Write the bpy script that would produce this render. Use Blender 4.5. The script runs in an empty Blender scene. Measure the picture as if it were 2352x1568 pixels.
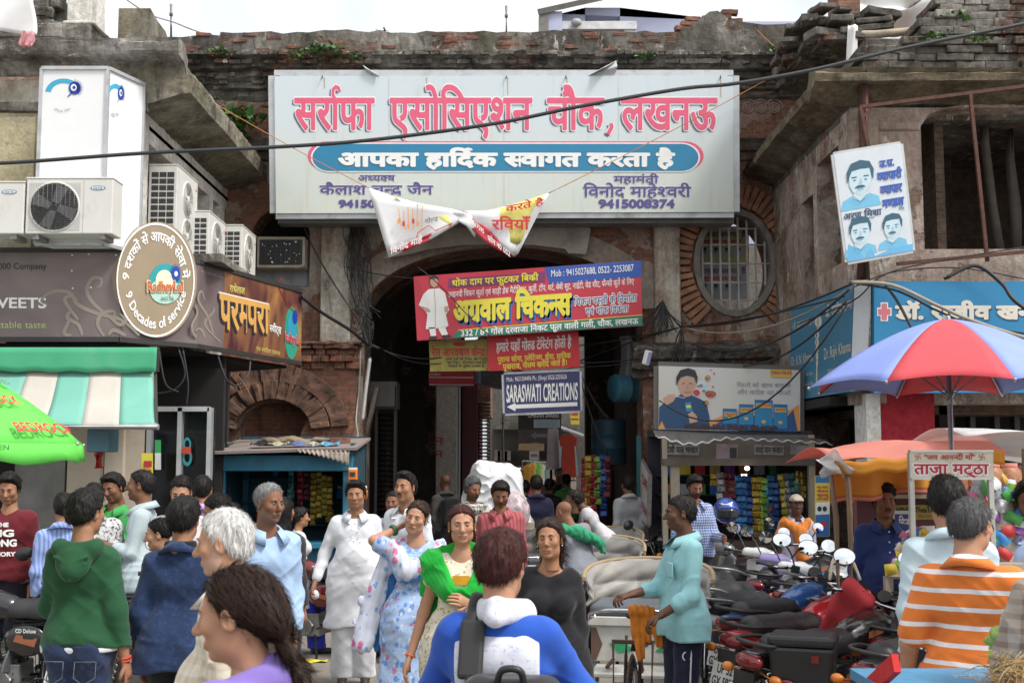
import bpy,bmesh,math,random
import numpy as np
from mathutils import Vector,Matrix,Euler
SC=bpy.context.scene
COL=SC.collection
R=math.radians
FAST=False
# camera
CAMZ=1.9
PITCH=math.atan(273/2800)
cam_d=bpy.data.cameras.new('camera')
cam=bpy.data.objects.new('camera',cam_d)
COL.objects.link(cam)
cam.location=(0,0,CAMZ)
cam.rotation_euler=(R(90)+PITCH,0,0)
cam_d.sensor_width=36
cam_d.lens=36*2800/2352
cam_d.clip_end=2000
cam_d.clip_start=0.05
cam_d.dof.use_dof=True
cam_d.dof.focus_distance=9.5
cam_d.dof.aperture_fstop=7.0
SC.camera=cam
# sky and sun
SUN_EL,SUN_AZ=R(52),R(122)
w=bpy.data.worlds.new('World')
SC.world=w
w.use_nodes=True
nt=w.node_tree
nt.nodes.clear()
o_=nt.nodes.new('ShaderNodeOutputWorld')
bg=nt.nodes.new('ShaderNodeBackground')
sky=nt.nodes.new('ShaderNodeTexSky')
sky.sky_type='NISHITA'
sky.sun_disc=False
sky.sun_elevation=SUN_EL
sky.sun_rotation=SUN_AZ
sky.air_density=1.0
sky.dust_density=5.0
hs=nt.nodes.new('ShaderNodeHueSaturation')
hs.inputs['Saturation'].default_value=0.18
hs.inputs['Value'].default_value=1.15
mx=nt.nodes.new('ShaderNodeMix');mx.data_type='RGBA'
tc=nt.nodes.new('ShaderNodeTexCoord')
nz=nt.nodes.new('ShaderNodeTexNoise')
nz.inputs['Scale'].default_value=2.2
nz.inputs['Detail'].default_value=5
rp=nt.nodes.new('ShaderNodeValToRGB')
rp.color_ramp.elements[0].position=.3
rp.color_ramp.elements[0].color=(.35,.35,.35,1)
rp.color_ramp.elements[1].position=.65
rp.color_ramp.elements[1].color=(.75,.75,.75,1)
nt.links.new(tc.outputs['Generated'],nz.inputs['Vector'])
nt.links.new(nz.outputs['Fac'],rp.inputs['Fac'])
nt.links.new(rp.outputs['Color'],mx.inputs['Factor'])
nt.links.new(sky.outputs['Color'],hs.inputs['Color'])
nt.links.new(hs.outputs['Color'],mx.inputs['A'])
nz2=nt.nodes.new('ShaderNodeTexNoise');nz2.inputs['Scale'].default_value=3.5;nz2.inputs['Detail'].default_value=7;nz2.inputs['Roughness'].default_value=.6
rp2=nt.nodes.new('ShaderNodeValToRGB');e2=rp2.color_ramp.elements;e2[0].position=.38;e2[0].color=(.64,.69,.74,1);e2[1].position=.62;e2[1].color=(.98,.985,.99,1)
sc2=nt.nodes.new('ShaderNodeVectorMath');sc2.operation='SCALE';sc2.inputs['Scale'].default_value=9.0
nt.links.new(tc.outputs['Generated'],nz2.inputs['Vector']);nt.links.new(nz2.outputs['Fac'],rp2.inputs['Fac']);nt.links.new(rp2.outputs['Color'],sc2.inputs[0])
nt.links.new(sc2.outputs[0],mx.inputs['B'])
nt.links.new(mx.outputs['Result'],bg.inputs['Color'])
bg.inputs['Strength'].default_value=0.145
nt.links.new(bg.outputs[0],o_.inputs['Surface'])
sl=bpy.data.lights.new('sun','SUN')
sl.energy=2.3
sl.angle=R(12)
sl.color=(1,.96,.9)
so=bpy.data.objects.new('sun',sl)
COL.objects.link(so)
_d=Vector((math.sin(SUN_AZ)*math.cos(SUN_EL),math.cos(SUN_AZ)*math.cos(SUN_EL),math.sin(SUN_EL)))
so.rotation_euler=_d.to_track_quat('Z','Y').to_euler()
so.location=(20,-10,30)
SC.view_settings.view_transform='Standard'
SC.view_settings.look='None'
SC.view_settings.exposure=0.4
SC.view_settings.gamma=1
SC.cycles.max_bounces=6
SC.cycles.diffuse_bounces=3
SC.cycles.glossy_bounces=3
SC.cycles.transmission_bounces=4
SC.cycles.transparent_max_bounces=6
# pixel -> place
_f=Vector((0,math.cos(PITCH),math.sin(PITCH)))
_u=Vector((0,-math.sin(PITCH),math.cos(PITCH)))
def ray(px,py):
 return _f+Vector((1,0,0))*((px-1176)/2800)+_u*((784-py)/2800)
def P(px,py,Y):
 d=ray(px,py)
 return Vector((0,0,CAMZ))+d*(Y/d.y)
def X(px,Y):return P(px,1057,Y).x
def Z(py,Y):return P(1176,py,Y).z
# objects
def tag(o,label=None,cat=None,group=None,kind=None):
 if label:o['label']=label
 if cat:o['category']=cat
 if group:o['group']=group
 if kind:o['kind']=kind
 return o
def thing(name,label,cat,loc=(0,0,0),rz=0,group=None,rot=None):
 o=bpy.data.objects.new(name,None)
 o.empty_display_size=.1
 COL.objects.link(o)
 o.location=loc
 o.rotation_euler=rot if rot else(0,0,rz)
 return tag(o,label,cat,group)
def rootmat(o):
 return Matrix.LocRotScale(o.location,o.rotation_euler,o.scale)
def link(name,me,mats,parent=None):
 if not isinstance(mats,(list,tuple)):mats=[mats]
 if not len(me.materials):
  for m in mats:me.materials.append(m)
 o=bpy.data.objects.new(name,me)
 COL.objects.link(o)
 if parent:o.parent=parent
 return o
def mesh_np(name,V,F,mats,parent=None,smooth=True,col=None):
 """V (n,3), F (m,4) quads"""
 me=bpy.data.meshes.new(name)
 n,m,k=len(V),len(F),F.shape[1]
 me.vertices.add(n);me.vertices.foreach_set('co',np.ascontiguousarray(V,np.float32).ravel())
 me.loops.add(m*k);me.loops.foreach_set('vertex_index',np.ascontiguousarray(F,np.int32).ravel())
 me.polygons.add(m);me.polygons.foreach_set('loop_start',np.arange(0,m*k,k,dtype=np.int32))
 me.polygons.foreach_set('use_smooth',np.full(m,smooth))
 me.update(calc_edges=True)
 if col is not None:
  a=me.color_attributes.new('Col','FLOAT_COLOR','POINT')
  c4=np.ones((n,4),np.float32);c4[:,:3]=col
  a.data.foreach_set('color',c4.ravel())
 return link(name,me,mats,parent)
def rotm(z=0,x=0,y=0):
 return Euler((x,y,z)).to_matrix().to_4x4()
def T(x,y=None,z=None):
 return Matrix.Translation((x,y,z)if y is not None else x)
def frame_from(d):
 d=Vector(d).normalized()
 a=Vector((0,0,1))if abs(d.z)<.95 else Vector((1,0,0))
 x=d.cross(a).normalized()
 y=x.cross(d).normalized()
 return x,y,d
class MB:
 """collects shapes that become ONE mesh object"""
 def __init__(s):
  s.v,s.f,s.m,s.s=[],[],[],[]
  s.mi=0;s.sm=False;s.M=None
 def add(s,vs,fs,smooth=None):
  b=len(s.v)
  if s.M is not None:vs=[s.M@Vector(q)for q in vs]
  s.v.extend([tuple(q)for q in vs])
  for f in fs:
   s.f.append([i+b for i in f]);s.m.append(s.mi);s.s.append(s.sm if smooth is None else smooth)
  return s
 def box(s,p0,p1,M=None,taper=0):
  x0,y0,z0=p0;x1,y1,z1=p1;t=taper
  vs=[Vector(q)for q in((x0,y0,z0),(x1,y0,z0),(x1,y1,z0),(x0,y1,z0),(x0+t,y0+t,z1),(x1-t,y0+t,z1),(x1-t,y1-t,z1),(x0+t,y1-t,z1))]
  if M is not None:vs=[M@q for q in vs]
  return s.add(vs,[(3,2,1,0),(4,5,6,7),(0,1,5,4),(1,2,6,5),(2,3,7,6),(3,0,4,7)],False)
 def cbox(s,c,size,M=None):
  c=Vector(c);h=Vector(size)/2
  M2=T(c)@(M if M is not None else Matrix.Identity(4))
  return s.box(-h,h,M2)
 def beam(s,a,b,w,h=None):
  a,b=Vector(a),Vector(b);x,y,d=frame_from(b-a);h=h or w
  vs=[]
  for p in(a,b):
   vs+=[p-x*w/2-y*h/2,p+x*w/2-y*h/2,p+x*w/2+y*h/2,p-x*w/2+y*h/2]
  return s.add(vs,[(3,2,1,0),(4,5,6,7),(0,1,5,4),(1,2,6,5),(2,3,7,6),(3,0,4,7)],False)
 def tube(s,pts,r,n=8,caps=True,sx=1):
  pts=[Vector(p)for p in pts]
  rs=r if isinstance(r,(list,tuple))else[r]*len(pts)
  vs,fs=[],[]
  prev=None
  for i,p in enumerate(pts):
   d=(pts[min(i+1,len(pts)-1)]-pts[max(i-1,0)])
   if d.length<1e-9:d=Vector((0,0,1))
   d.normalize()
   if prev is None:x,y,_=frame_from(d)
   else:
    x=prev-d*prev.dot(d)
    if x.length<1e-6:x,y,_=frame_from(d)
    x.normalize();y=d.cross(x)
   prev=x
   for j in range(n):
    a=2*math.pi*j/n
    vs.append(p+(x*math.cos(a)*sx+y*math.sin(a))*rs[i])
  for i in range(len(pts)-1):
   for j in range(n):
    k=(j+1)%n
    fs.append((i*n+j,i*n+k,(i+1)*n+k,(i+1)*n+j))
  s.add(vs,fs,True)
  if caps and n>2:
   b=len(s.v)-len(vs)
   for ring,rev in((range(n),True),(range((len(pts)-1)*n,len(pts)*n),False)):
    idx=[b+i for i in ring]
    s.f.append(idx[::-1]if rev else idx);s.m.append(s.mi);s.s.append(False)
  return s
 def cyl(s,a,b,r,r2=None,n=12,caps=True):
  return s.tube([a,b],[r,r if r2 is None else r2],n,caps)
 def lathe(s,prof,n=16,M=None,a0=0,a1=2*math.pi):
  """profile [(r,z)] round local z"""
  full=abs(a1-a0-2*math.pi)<1e-6
  c=n if full else n+1
  vs,fs=[],[]
  for r,z in prof:
   for j in range(c):
    a=a0+(a1-a0)*j/n
    q=Vector((r*math.cos(a),r*math.sin(a),z))
    vs.append(M@q if M is not None else q)
  for i in range(len(prof)-1):
   for j in range(n):
    k=(j+1)%c
    fs.append((i*c+j,i*c+k,(i+1)*c+k,(i+1)*c+j))
  return s.add(vs,fs,True)
 def torus(s,RR,r,M=None,n=24,m=8,a0=0,a1=2*math.pi,rz=None):
  rz=rz or r
  full=abs(a1-a0-2*math.pi)<1e-6
  c=n if full else n+1
  vs,fs=[],[]
  for i in range(c):
   a=a0+(a1-a0)*i/n
   for j in range(m):
    b=2*math.pi*j/m
    q=Vector(((RR+r*math.cos(b))*math.cos(a),(RR+r*math.cos(b))*math.sin(a),rz*math.sin(b)))
    vs.append(M@q if M is not None else q)
  for i in range(n):
   for j in range(m):
    fs.append((i*m+j,((i+1)%c)*m+j,((i+1)%c)*m+(j+1)%m,i*m+(j+1)%m))
  return s.add(vs,fs,True)
 def ell(s,c,r,M=None,n=14,m=9):
  c=Vector(c);r=Vector(r)if hasattr(r,'__len__')else Vector((r,r,r))
  vs,fs=[],[]
  for i in range(m+1):
   t=math.pi*i/m
   for j in range(n):
    a=2*math.pi*j/n
    q=Vector((r.x*math.sin(t)*math.cos(a),r.y*math.sin(t)*math.sin(a),r.z*math.cos(t)))
    if M is not None:q=M@q
    vs.append(c+q)
  for i in range(m):
   for j in range(n):
    k=(j+1)%n
    fs.append((i*n+j,(i+1)*n+j,(i+1)*n+k,i*n+k))
  return s.add(vs,fs,True)
 def prism(s,poly,y0,y1,M=None):
  """polygon [(x,z)] extruded along local y"""
  n=len(poly)
  vs=[Vector((x,y0,z))for x,z in poly]+[Vector((x,y1,z))for x,z in poly]
  if M is not None:vs=[M@q for q in vs]
  fs=[tuple(range(n)),tuple(range(2*n-1,n-1,-1))]+[(i,n+i,n+(i+1)%n,(i+1)%n)for i in range(n)]
  return s.add(vs,fs,False)
 def quad(s,a,b,c,d):return s.add([a,b,c,d],[(0,1,2,3)])
 def grid(s,fn,nu,nv,smooth=True):
  vs=[fn(i/nu,j/nv)for j in range(nv+1)for i in range(nu+1)]
  fs=[(j*(nu+1)+i,j*(nu+1)+i+1,(j+1)*(nu+1)+i+1,(j+1)*(nu+1)+i)for j in range(nv)for i in range(nu)]
  return s.add(vs,fs,smooth)
 def build(s,name,mats,parent=None,world=False,bevel=0,solid=0,seg=1,worn=0):
  if not s.v:return None
  me=bpy.data.meshes.new(name)
  vs=s.v
  if world and parent is not None:
   inv=rootmat(parent)
   if parent.parent:inv=rootmat(parent.parent)@inv
   inv=inv.inverted()
   vs=[tuple(inv@Vector(q))for q in vs]
  me.from_pydata(vs,[],s.f)
  me.polygons.foreach_set('material_index',s.m)
  me.polygons.foreach_set('use_smooth',s.s)
  bm=bmesh.new();bm.from_mesh(me)
  bmesh.ops.recalc_face_normals(bm,faces=bm.faces)
  bm.to_mesh(me);bm.free()
  me.update()
  o=link(name,me,mats,parent)
  if solid:
   md=o.modifiers.new('thick','SOLIDIFY');md.thickness=solid;md.offset=0
  if bevel:
   md=o.modifiers.new('bevel','BEVEL');md.width=bevel;md.segments=seg;md.limit_method='ANGLE';md.angle_limit=R(40)
   md.harden_normals=False
  if worn:
   md=o.modifiers.new('cut','SUBSURF');md.subdivision_type='SIMPLE';md.levels=md.render_levels=2
   tx_=bpy.data.textures.get('wear')or bpy.data.textures.new('wear','CLOUDS');tx_.noise_scale=.16;tx_.noise_depth=3
   md=o.modifiers.new('wear','DISPLACE');md.texture=tx_;md.texture_coords='GLOBAL';md.strength=worn;md.mid_level=.5
  return o
def children(o):return[c for c in bpy.data.objects if c.parent is o]if not hasattr(o,'children')else list(o.children)
def copy_tree(o,parent=None,remat=None):
 c=o.copy()
 COL.objects.link(c)
 if parent is not None:c.parent=parent
 if remat and c.type=='MESH':
  for sl_ in c.material_slots:
   n=sl_.material.name if sl_.material else None
   if n in remat:
    sl_.link='OBJECT';sl_.material=remat[n]
 for ch in list(o.children):copy_tree(ch,c,remat)
 return c
 # materials
def nodes(name):
 m=bpy.data.materials.new(name)
 m.use_nodes=True
 t=m.node_tree
 return m,t,t.nodes['Principled BSDF']
def N(t,typ,**kw):
 n=t.nodes.new(typ)
 for k,v in kw.items():
  if k in n.inputs.keys():n.inputs[k].default_value=v
  else:setattr(n,k,v)
 return n
def c4(c):return(c[0],c[1],c[2],1)
_MC={}
def mixc(t,fac,a,b,typ='MIX'):
 n=t.nodes.new('ShaderNodeMix');n.data_type='RGBA';n.blend_type=typ
 for key,v in(('Factor',fac),('A',a),('B',b)):
  if hasattr(v,'is_output')or isinstance(v,bpy.types.NodeSocket):t.links.new(v,n.inputs[key])
  elif key=='Factor':n.inputs[key].default_value=v
  else:n.inputs[key].default_value=c4(v)
 return n.outputs['Result']
def ramp(t,src,p0,p1,c0=(0,0,0),c1=(1,1,1)):
 n=t.nodes.new('ShaderNodeValToRGB')
 e=n.color_ramp.elements
 e[0].position=p0;e[0].color=c4(c0);e[1].position=p1;e[1].color=c4(c1)
 t.links.new(src,n.inputs['Fac'])
 return n.outputs['Color']
def noise(t,vec,scale,detail=5,rough=.55,dist=0):
 n=N(t,'ShaderNodeTexNoise',Scale=scale,Detail=detail,Roughness=rough,Distortion=dist)
 if vec is not None:t.links.new(vec,n.inputs['Vector'])
 return n.outputs['Fac']
def mathn(t,op,a,b=None,clamp=False):
 n=t.nodes.new('ShaderNodeMath');n.operation=op;n.use_clamp=clamp
 for i,v in enumerate((a,b)):
  if v is None:continue
  if isinstance(v,bpy.types.NodeSocket):t.links.new(v,n.inputs[i])
  else:n.inputs[i].default_value=v
 return n.outputs[0]
def mapping(t,vec,scale=(1,1,1),loc=(0,0,0),rot=(0,0,0)):
 n=N(t,'ShaderNodeMapping')
 n.inputs['Scale'].default_value=scale;n.inputs['Location'].default_value=loc;n.inputs['Rotation'].default_value=rot
 t.links.new(vec,n.inputs['Vector'])
 return n.outputs['Vector']
def objco(t):return t.nodes.new('ShaderNodeTexCoord').outputs['Object']
def wpos(t):return t.nodes.new('ShaderNodeNewGeometry').outputs['Position']
def bump(t,bs,h,strength=.4,dist=.02):
 n=N(t,'ShaderNodeBump',Strength=strength,Distance=dist)
 t.links.new(h,n.inputs['Height'])
 t.links.new(n.outputs[0],bs.inputs['Normal'])
 return n
def mat(name,c,rough=.6,metal=0,var=.12,dirt=0,dirtc=(.09,.075,.06),scale=6,bmp=.15,spec=.5,coat=0,alpha=1,trans=0):
 """painted / plain surface with uneven tone, worn dirt and a fine bump"""
 key=(name,)
 if key in _MC:return _MC[key]
 m,t,b=nodes(name)
 v=objco(t)
 n1=noise(t,v,scale,6,.6)
 dk=tuple(max(0,x*(1-var))for x in c);lt=tuple(min(1,x*(1+var))for x in c)
 col=ramp(t,n1,.3,.7,dk,lt)
 if dirt:
  n2=noise(t,v,scale*.55,8,.7,.4)
  f=ramp(t,n2,.62-.3*dirt,.9-.25*dirt)
  f=mathn(t,'MULTIPLY',f,min(1,.45+dirt*.5))
  col=mixc(t,f,col,dirtc)
  t.links.new(mathn(t,'ADD',mathn(t,'MULTIPLY',f,.3),rough,True),b.inputs['Roughness'])
 else:
  t.links.new(mathn(t,'ADD',mathn(t,'MULTIPLY',mathn(t,'SUBTRACT',n1,.5),.25),rough,True),b.inputs['Roughness'])
 t.links.new(col,b.inputs['Base Color'])
 b.inputs['Metallic'].default_value=metal
 b.inputs['Specular IOR Level'].default_value=spec
 if coat:b.inputs['Coat Weight'].default_value=coat;b.inputs['Coat Roughness'].default_value=.08
 if alpha<1:b.inputs['Alpha'].default_value=alpha
 if trans:b.inputs['Transmission Weight'].default_value=trans
 if bmp:bump(t,b,noise(t,v,scale*9,4),bmp,.004)
 _MC[key]=m
 return m
def weathered(name,c1,c2,c3,brick=.5,grime=.5,brickc=((.33,.12,.07),(.22,.09,.055)),mort=(.32,.27,.22),ms=1.3,soot=(.018,.016,.014),green=0,flake=0):
 """old lime plaster in three tones, fallen off in patches to thin brick, with black mould streaks"""
 m,t,b=nodes(name)
 pos=wpos(t)
 sx=t.nodes.new('ShaderNodeSeparateXYZ');t.links.new(pos,sx.inputs[0])
 cx=t.nodes.new('ShaderNodeCombineXYZ')
 t.links.new(mathn(t,'ADD',sx.outputs[0],sx.outputs[1]),cx.inputs[0])
 t.links.new(sx.outputs[2],cx.inputs[1])
 wob=N(t,'ShaderNodeTexNoise',Scale=3.0,Detail=2.0)
 t.links.new(pos,wob.inputs['Vector'])
 vadd=t.nodes.new('ShaderNodeVectorMath');vadd.operation='MULTIPLY_ADD'
 t.links.new(wob.outputs['Color'],vadd.inputs[0]);vadd.inputs[1].default_value=(.03,.03,0);t.links.new(cx.outputs[0],vadd.inputs[2])
 br=N(t,'ShaderNodeTexBrick',Scale=1.0)
 br.inputs['Brick Width'].default_value=.21;br.inputs['Row Height'].default_value=.068
 br.inputs['Mortar Size'].default_value=.008;br.inputs['Mortar Smooth'].default_value=.3;br.inputs['Bias'].default_value=-.1
 br.inputs['Color1'].default_value=c4(brickc[0]);br.inputs['Color2'].default_value=c4(brickc[1]);br.inputs['Mortar'].default_value=c4(mort)
 t.links.new(vadd.outputs[0],br.inputs['Vector'])
 bcol=mixc(t,ramp(t,noise(t,pos,7,5,.7),.35,.75),br.outputs['Color'],(.16,.12,.1))
 na=noise(t,pos,ms,9,.68,.3)
 pm=ramp(t,na,.5-.22*(brick-.5)*2-.012,.5-.22*(brick-.5)*2+.012)
 p12=mixc(t,ramp(t,noise(t,pos,1.7,7,.65,.5),.4,.62),c1,c2)
 p=mixc(t,ramp(t,noise(t,mapping(t,pos,(1,1,1),(7,3,1)),1.1,8,.7,.3),.47,.66),p12,c3)
 p=mixc(t,mathn(t,'MULTIPLY',noise(t,pos,26,4,.7),.5),p,tuple(x*.6 for x in c2))
 col=mixc(t,pm,p,bcol)
 st=noise(t,mapping(t,pos,(1.7,1.7,.35),(2,5,3)),1.5,9,.72,.4)
 g=ramp(t,st,.68-.36*grime,.86-.30*grime)
 g2=ramp(t,noise(t,mapping(t,pos,(1,1,1),(4,9,2)),9,6,.75),.35,.65)
 gm=mathn(t,'MULTIPLY',g,mathn(t,'ADD',mathn(t,'MULTIPLY',g2,.5),.5))
 gm=mathn(t,'MULTIPLY',gm,.93)
 col=mixc(t,gm,col,soot)
 if flake:
  fl=ramp(t,noise(t,mapping(t,pos,(1,1,.6),(21,4,8)),4.5,10,.78,.6),.66-.16*flake,.7-.16*flake);col=mixc(t,mathn(t,'MULTIPLY',fl,.8),col,(.56,.53,.49))
 if green:
  gg=ramp(t,noise(t,mapping(t,pos,(1,1,1),(14,9,2)),2.2,8,.7),.62-.2*green,.8-.1*green)
  col=mixc(t,mathn(t,'MULTIPLY',gg,.6),col,(.07,.085,.03))
 sp=ramp(t,noise(t,mapping(t,pos,(1,1,.8),(3,1,6)),15,9,.8),.32,.68,(.58,.58,.58),(1.3,1.27,1.22));col=mixc(t,1.0,col,sp,'MULTIPLY')
 t.links.new(col,b.inputs['Base Color'])
 b.inputs['Roughness'].default_value=.92
 b.inputs['Specular IOR Level'].default_value=.2
 inv=mathn(t,'SUBTRACT',1.0,pm)
 h=mathn(t,'ADD',mathn(t,'MULTIPLY',inv,.55),mathn(t,'MULTIPLY',mathn(t,'SUBTRACT',1.0,br.outputs['Fac']),mathn(t,'MULTIPLY',pm,.35)))
 h=mathn(t,'ADD',h,mathn(t,'MULTIPLY',noise(t,pos,14,7,.7),.5))
 bump(t,b,h,.8,.045)
 return m
 # lettering
_GL={}
_ADV={}
_RAW={}
_WT={'r':.006,'b':.024,'h':.05,'x':.085}
def load_glyphs():
 chars=[chr(i)for i in range(33,127)]+[chr(i)for i in list(range(0x901,0x93A))+list(range(0x93C,0x94F))+[0x950,0x964,0x958,0x959,0x95C,0x95E]]+['©','®']
 made=[]
 def mk(body,off):
  c=bpy.data.curves.new('t','FONT');c.body=body;c.size=1;c.offset=off;c.resolution_u=4
  o=bpy.data.objects.new('t',c);COL.objects.link(o);made.append(o)
  return o
 bars='|'*20
 ref=mk(bars,0)
 lst=[(ch,mk(ch,0),mk(ch+bars,0))for ch in chars]
 bpy.context.view_layer.update()
 dg=bpy.context.evaluated_depsgraph_get()
 def grab(o):
  e=o.evaluated_get(dg);me=e.to_mesh()
  vs=[(v.co.x,v.co.y)for v in me.vertices];fs=[tuple(p.vertices)for p in me.polygons]
  e.to_mesh_clear()
  return vs,fs
 rx=max(v[0]for v in grab(ref)[0])
 for ch,o,m in lst:
  _ADV[ch]=max(v[0]for v in grab(m)[0])-rx
  _RAW[ch]=grab(o)
 for o in made:
  d=o.data;bpy.data.objects.remove(o);bpy.data.curves.remove(d)
load_glyphs()
def gl_(ch,wt):
 """a letter thickened by its distance field, as a flat mesh"""
 if(ch,wt)in _GL:return _GL[ch,wt]
 vs,fs=_RAW[ch]
 if not vs:return[],[]
 P2=np.array(vs);w_=_WT[wt];h=.017
 cnt={}
 for f in fs:
  for i in range(len(f)):
   e=tuple(sorted((f[i],f[(i+1)%len(f)])));cnt[e]=cnt.get(e,0)+1
 E=np.array([e for e,k in cnt.items()if k==1])
 lo=P2.min(0)-w_-2*h;n=((P2.max(0)+w_+2*h-lo)/h).astype(int)+1
 gx_,gy_=np.meshgrid(lo[0]+h*np.arange(n[0]),lo[1]+h*np.arange(n[1]),indexing='ij')
 A,B=P2[E[:,0]],P2[E[:,1]];d=np.full(gx_.shape,9.0)
 for a,c in zip(A,B):
  q=c-a;L=max(q@q,1e-12)
  t=np.clip(((gx_-a[0])*q[0]+(gy_-a[1])*q[1])/L,0,1)
  d=np.minimum(d,(gx_-a[0]-t*q[0])**2+(gy_-a[1]-t*q[1])**2)
 d=np.sqrt(d)
 ins=np.zeros(gx_.shape,bool)
 for f in fs:
  for k in range(1,len(f)-1):
   a,c,e=P2[f[0]],P2[f[k]],P2[f[k+1]]
   i0,i1=np.clip(((np.minimum(np.minimum(a,c),e)-lo)/h).astype(int),0,n-1),np.clip(((np.maximum(np.maximum(a,c),e)-lo)/h).astype(int)+2,0,n)
   X_,Y_=gx_[i0[0]:i1[0],i0[1]:i1[1]],gy_[i0[0]:i1[0],i0[1]:i1[1]]
   s1=(c[0]-a[0])*(Y_-a[1])-(c[1]-a[1])*(X_-a[0]);s2=(e[0]-c[0])*(Y_-c[1])-(e[1]-c[1])*(X_-c[0]);s3=(a[0]-e[0])*(Y_-e[1])-(a[1]-e[1])*(X_-e[0])
   ins[i0[0]:i1[0],i0[1]:i1[1]]|=((s1>=0)&(s2>=0)&(s3>=0))|((s1<=0)&(s2<=0)&(s3<=0))
 D=np.where(ins,-d,d)-w_
 V,F=[],[]
 def vert(p):V.append(p);return len(V)-1
 for j in range(n[1]-1):
  i=0
  while i<n[0]-1:
   c=D[i,j],D[i+1,j],D[i+1,j+1],D[i,j+1]
   y0,y1=lo[1]+h*j,lo[1]+h*(j+1)
   if max(c)<0:
    k=i
    while k<n[0]-1 and D[k,j]<0 and D[k+1,j]<0 and D[k,j+1]<0 and D[k+1,j+1]<0:k+=1
    F.append((vert((lo[0]+h*i,y0)),vert((lo[0]+h*k,y0)),vert((lo[0]+h*k,y1)),vert((lo[0]+h*i,y1))));i=k;continue
   if min(c)<0:
    x0,x1=lo[0]+h*i,lo[0]+h*(i+1);cp=((x0,y0),(x1,y0),(x1,y1),(x0,y1));f=[]
    for q in range(4):
     p,r_=cp[q],cp[(q+1)%4];a,e=c[q],c[(q+1)%4]
     if a<0:f.append(vert(p))
     if(a<0)!=(e<0):t=a/(a-e);f.append(vert((p[0]+(r_[0]-p[0])*t,p[1]+(r_[1]-p[1])*t)))
    if len(f)>2:F.append(tuple(f))
   i+=1
 _GL[ch,wt]=(V,F)
 return V,F
_CONS=set(chr(i)for i in range(0x915,0x93A))|{chr(i)for i in range(0x958,0x960)}
_MATR=set(chr(i)for i in range(0x93E,0x94D))|{chr(0x901),chr(0x902),chr(0x903),chr(0x93C),chr(0x900)}
_STEM=set('खगघचजझञणतथधनपबभमयलवशषसक्ज')
def _clip(gl,cut):
 vs,fs=gl
 bm=bmesh.new()
 bv=[bm.verts.new((x,y,0))for x,y in vs]
 for f in fs:
  try:bm.faces.new([bv[i]for i in f])
  except ValueError:pass
 bmesh.ops.bisect_plane(bm,geom=bm.verts[:]+bm.edges[:]+bm.faces[:],plane_co=(cut,0,0),plane_no=(1,0,0),clear_outer=True)
 bm.verts.index_update()
 r=([(v.co.x,v.co.y)for v in bm.verts],[tuple(v.index for v in f.verts)for f in bm.faces])
 bm.free()
 return r
def _stroke(pts,w):
 vs,fs=[],[]
 for i,(x,y)in enumerate(pts):
  a=pts[max(i-1,0)];b=pts[min(i+1,len(pts)-1)]
  dx,dy=b[0]-a[0],b[1]-a[1];L=math.hypot(dx,dy)or 1
  vs+=[(x-dy/L*w/2,y+dx/L*w/2),(x+dy/L*w/2,y-dx/L*w/2)]
 for i in range(len(pts)-1):fs.append((2*i,2*i+1,2*i+3,2*i+2))
 return vs,fs
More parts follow.
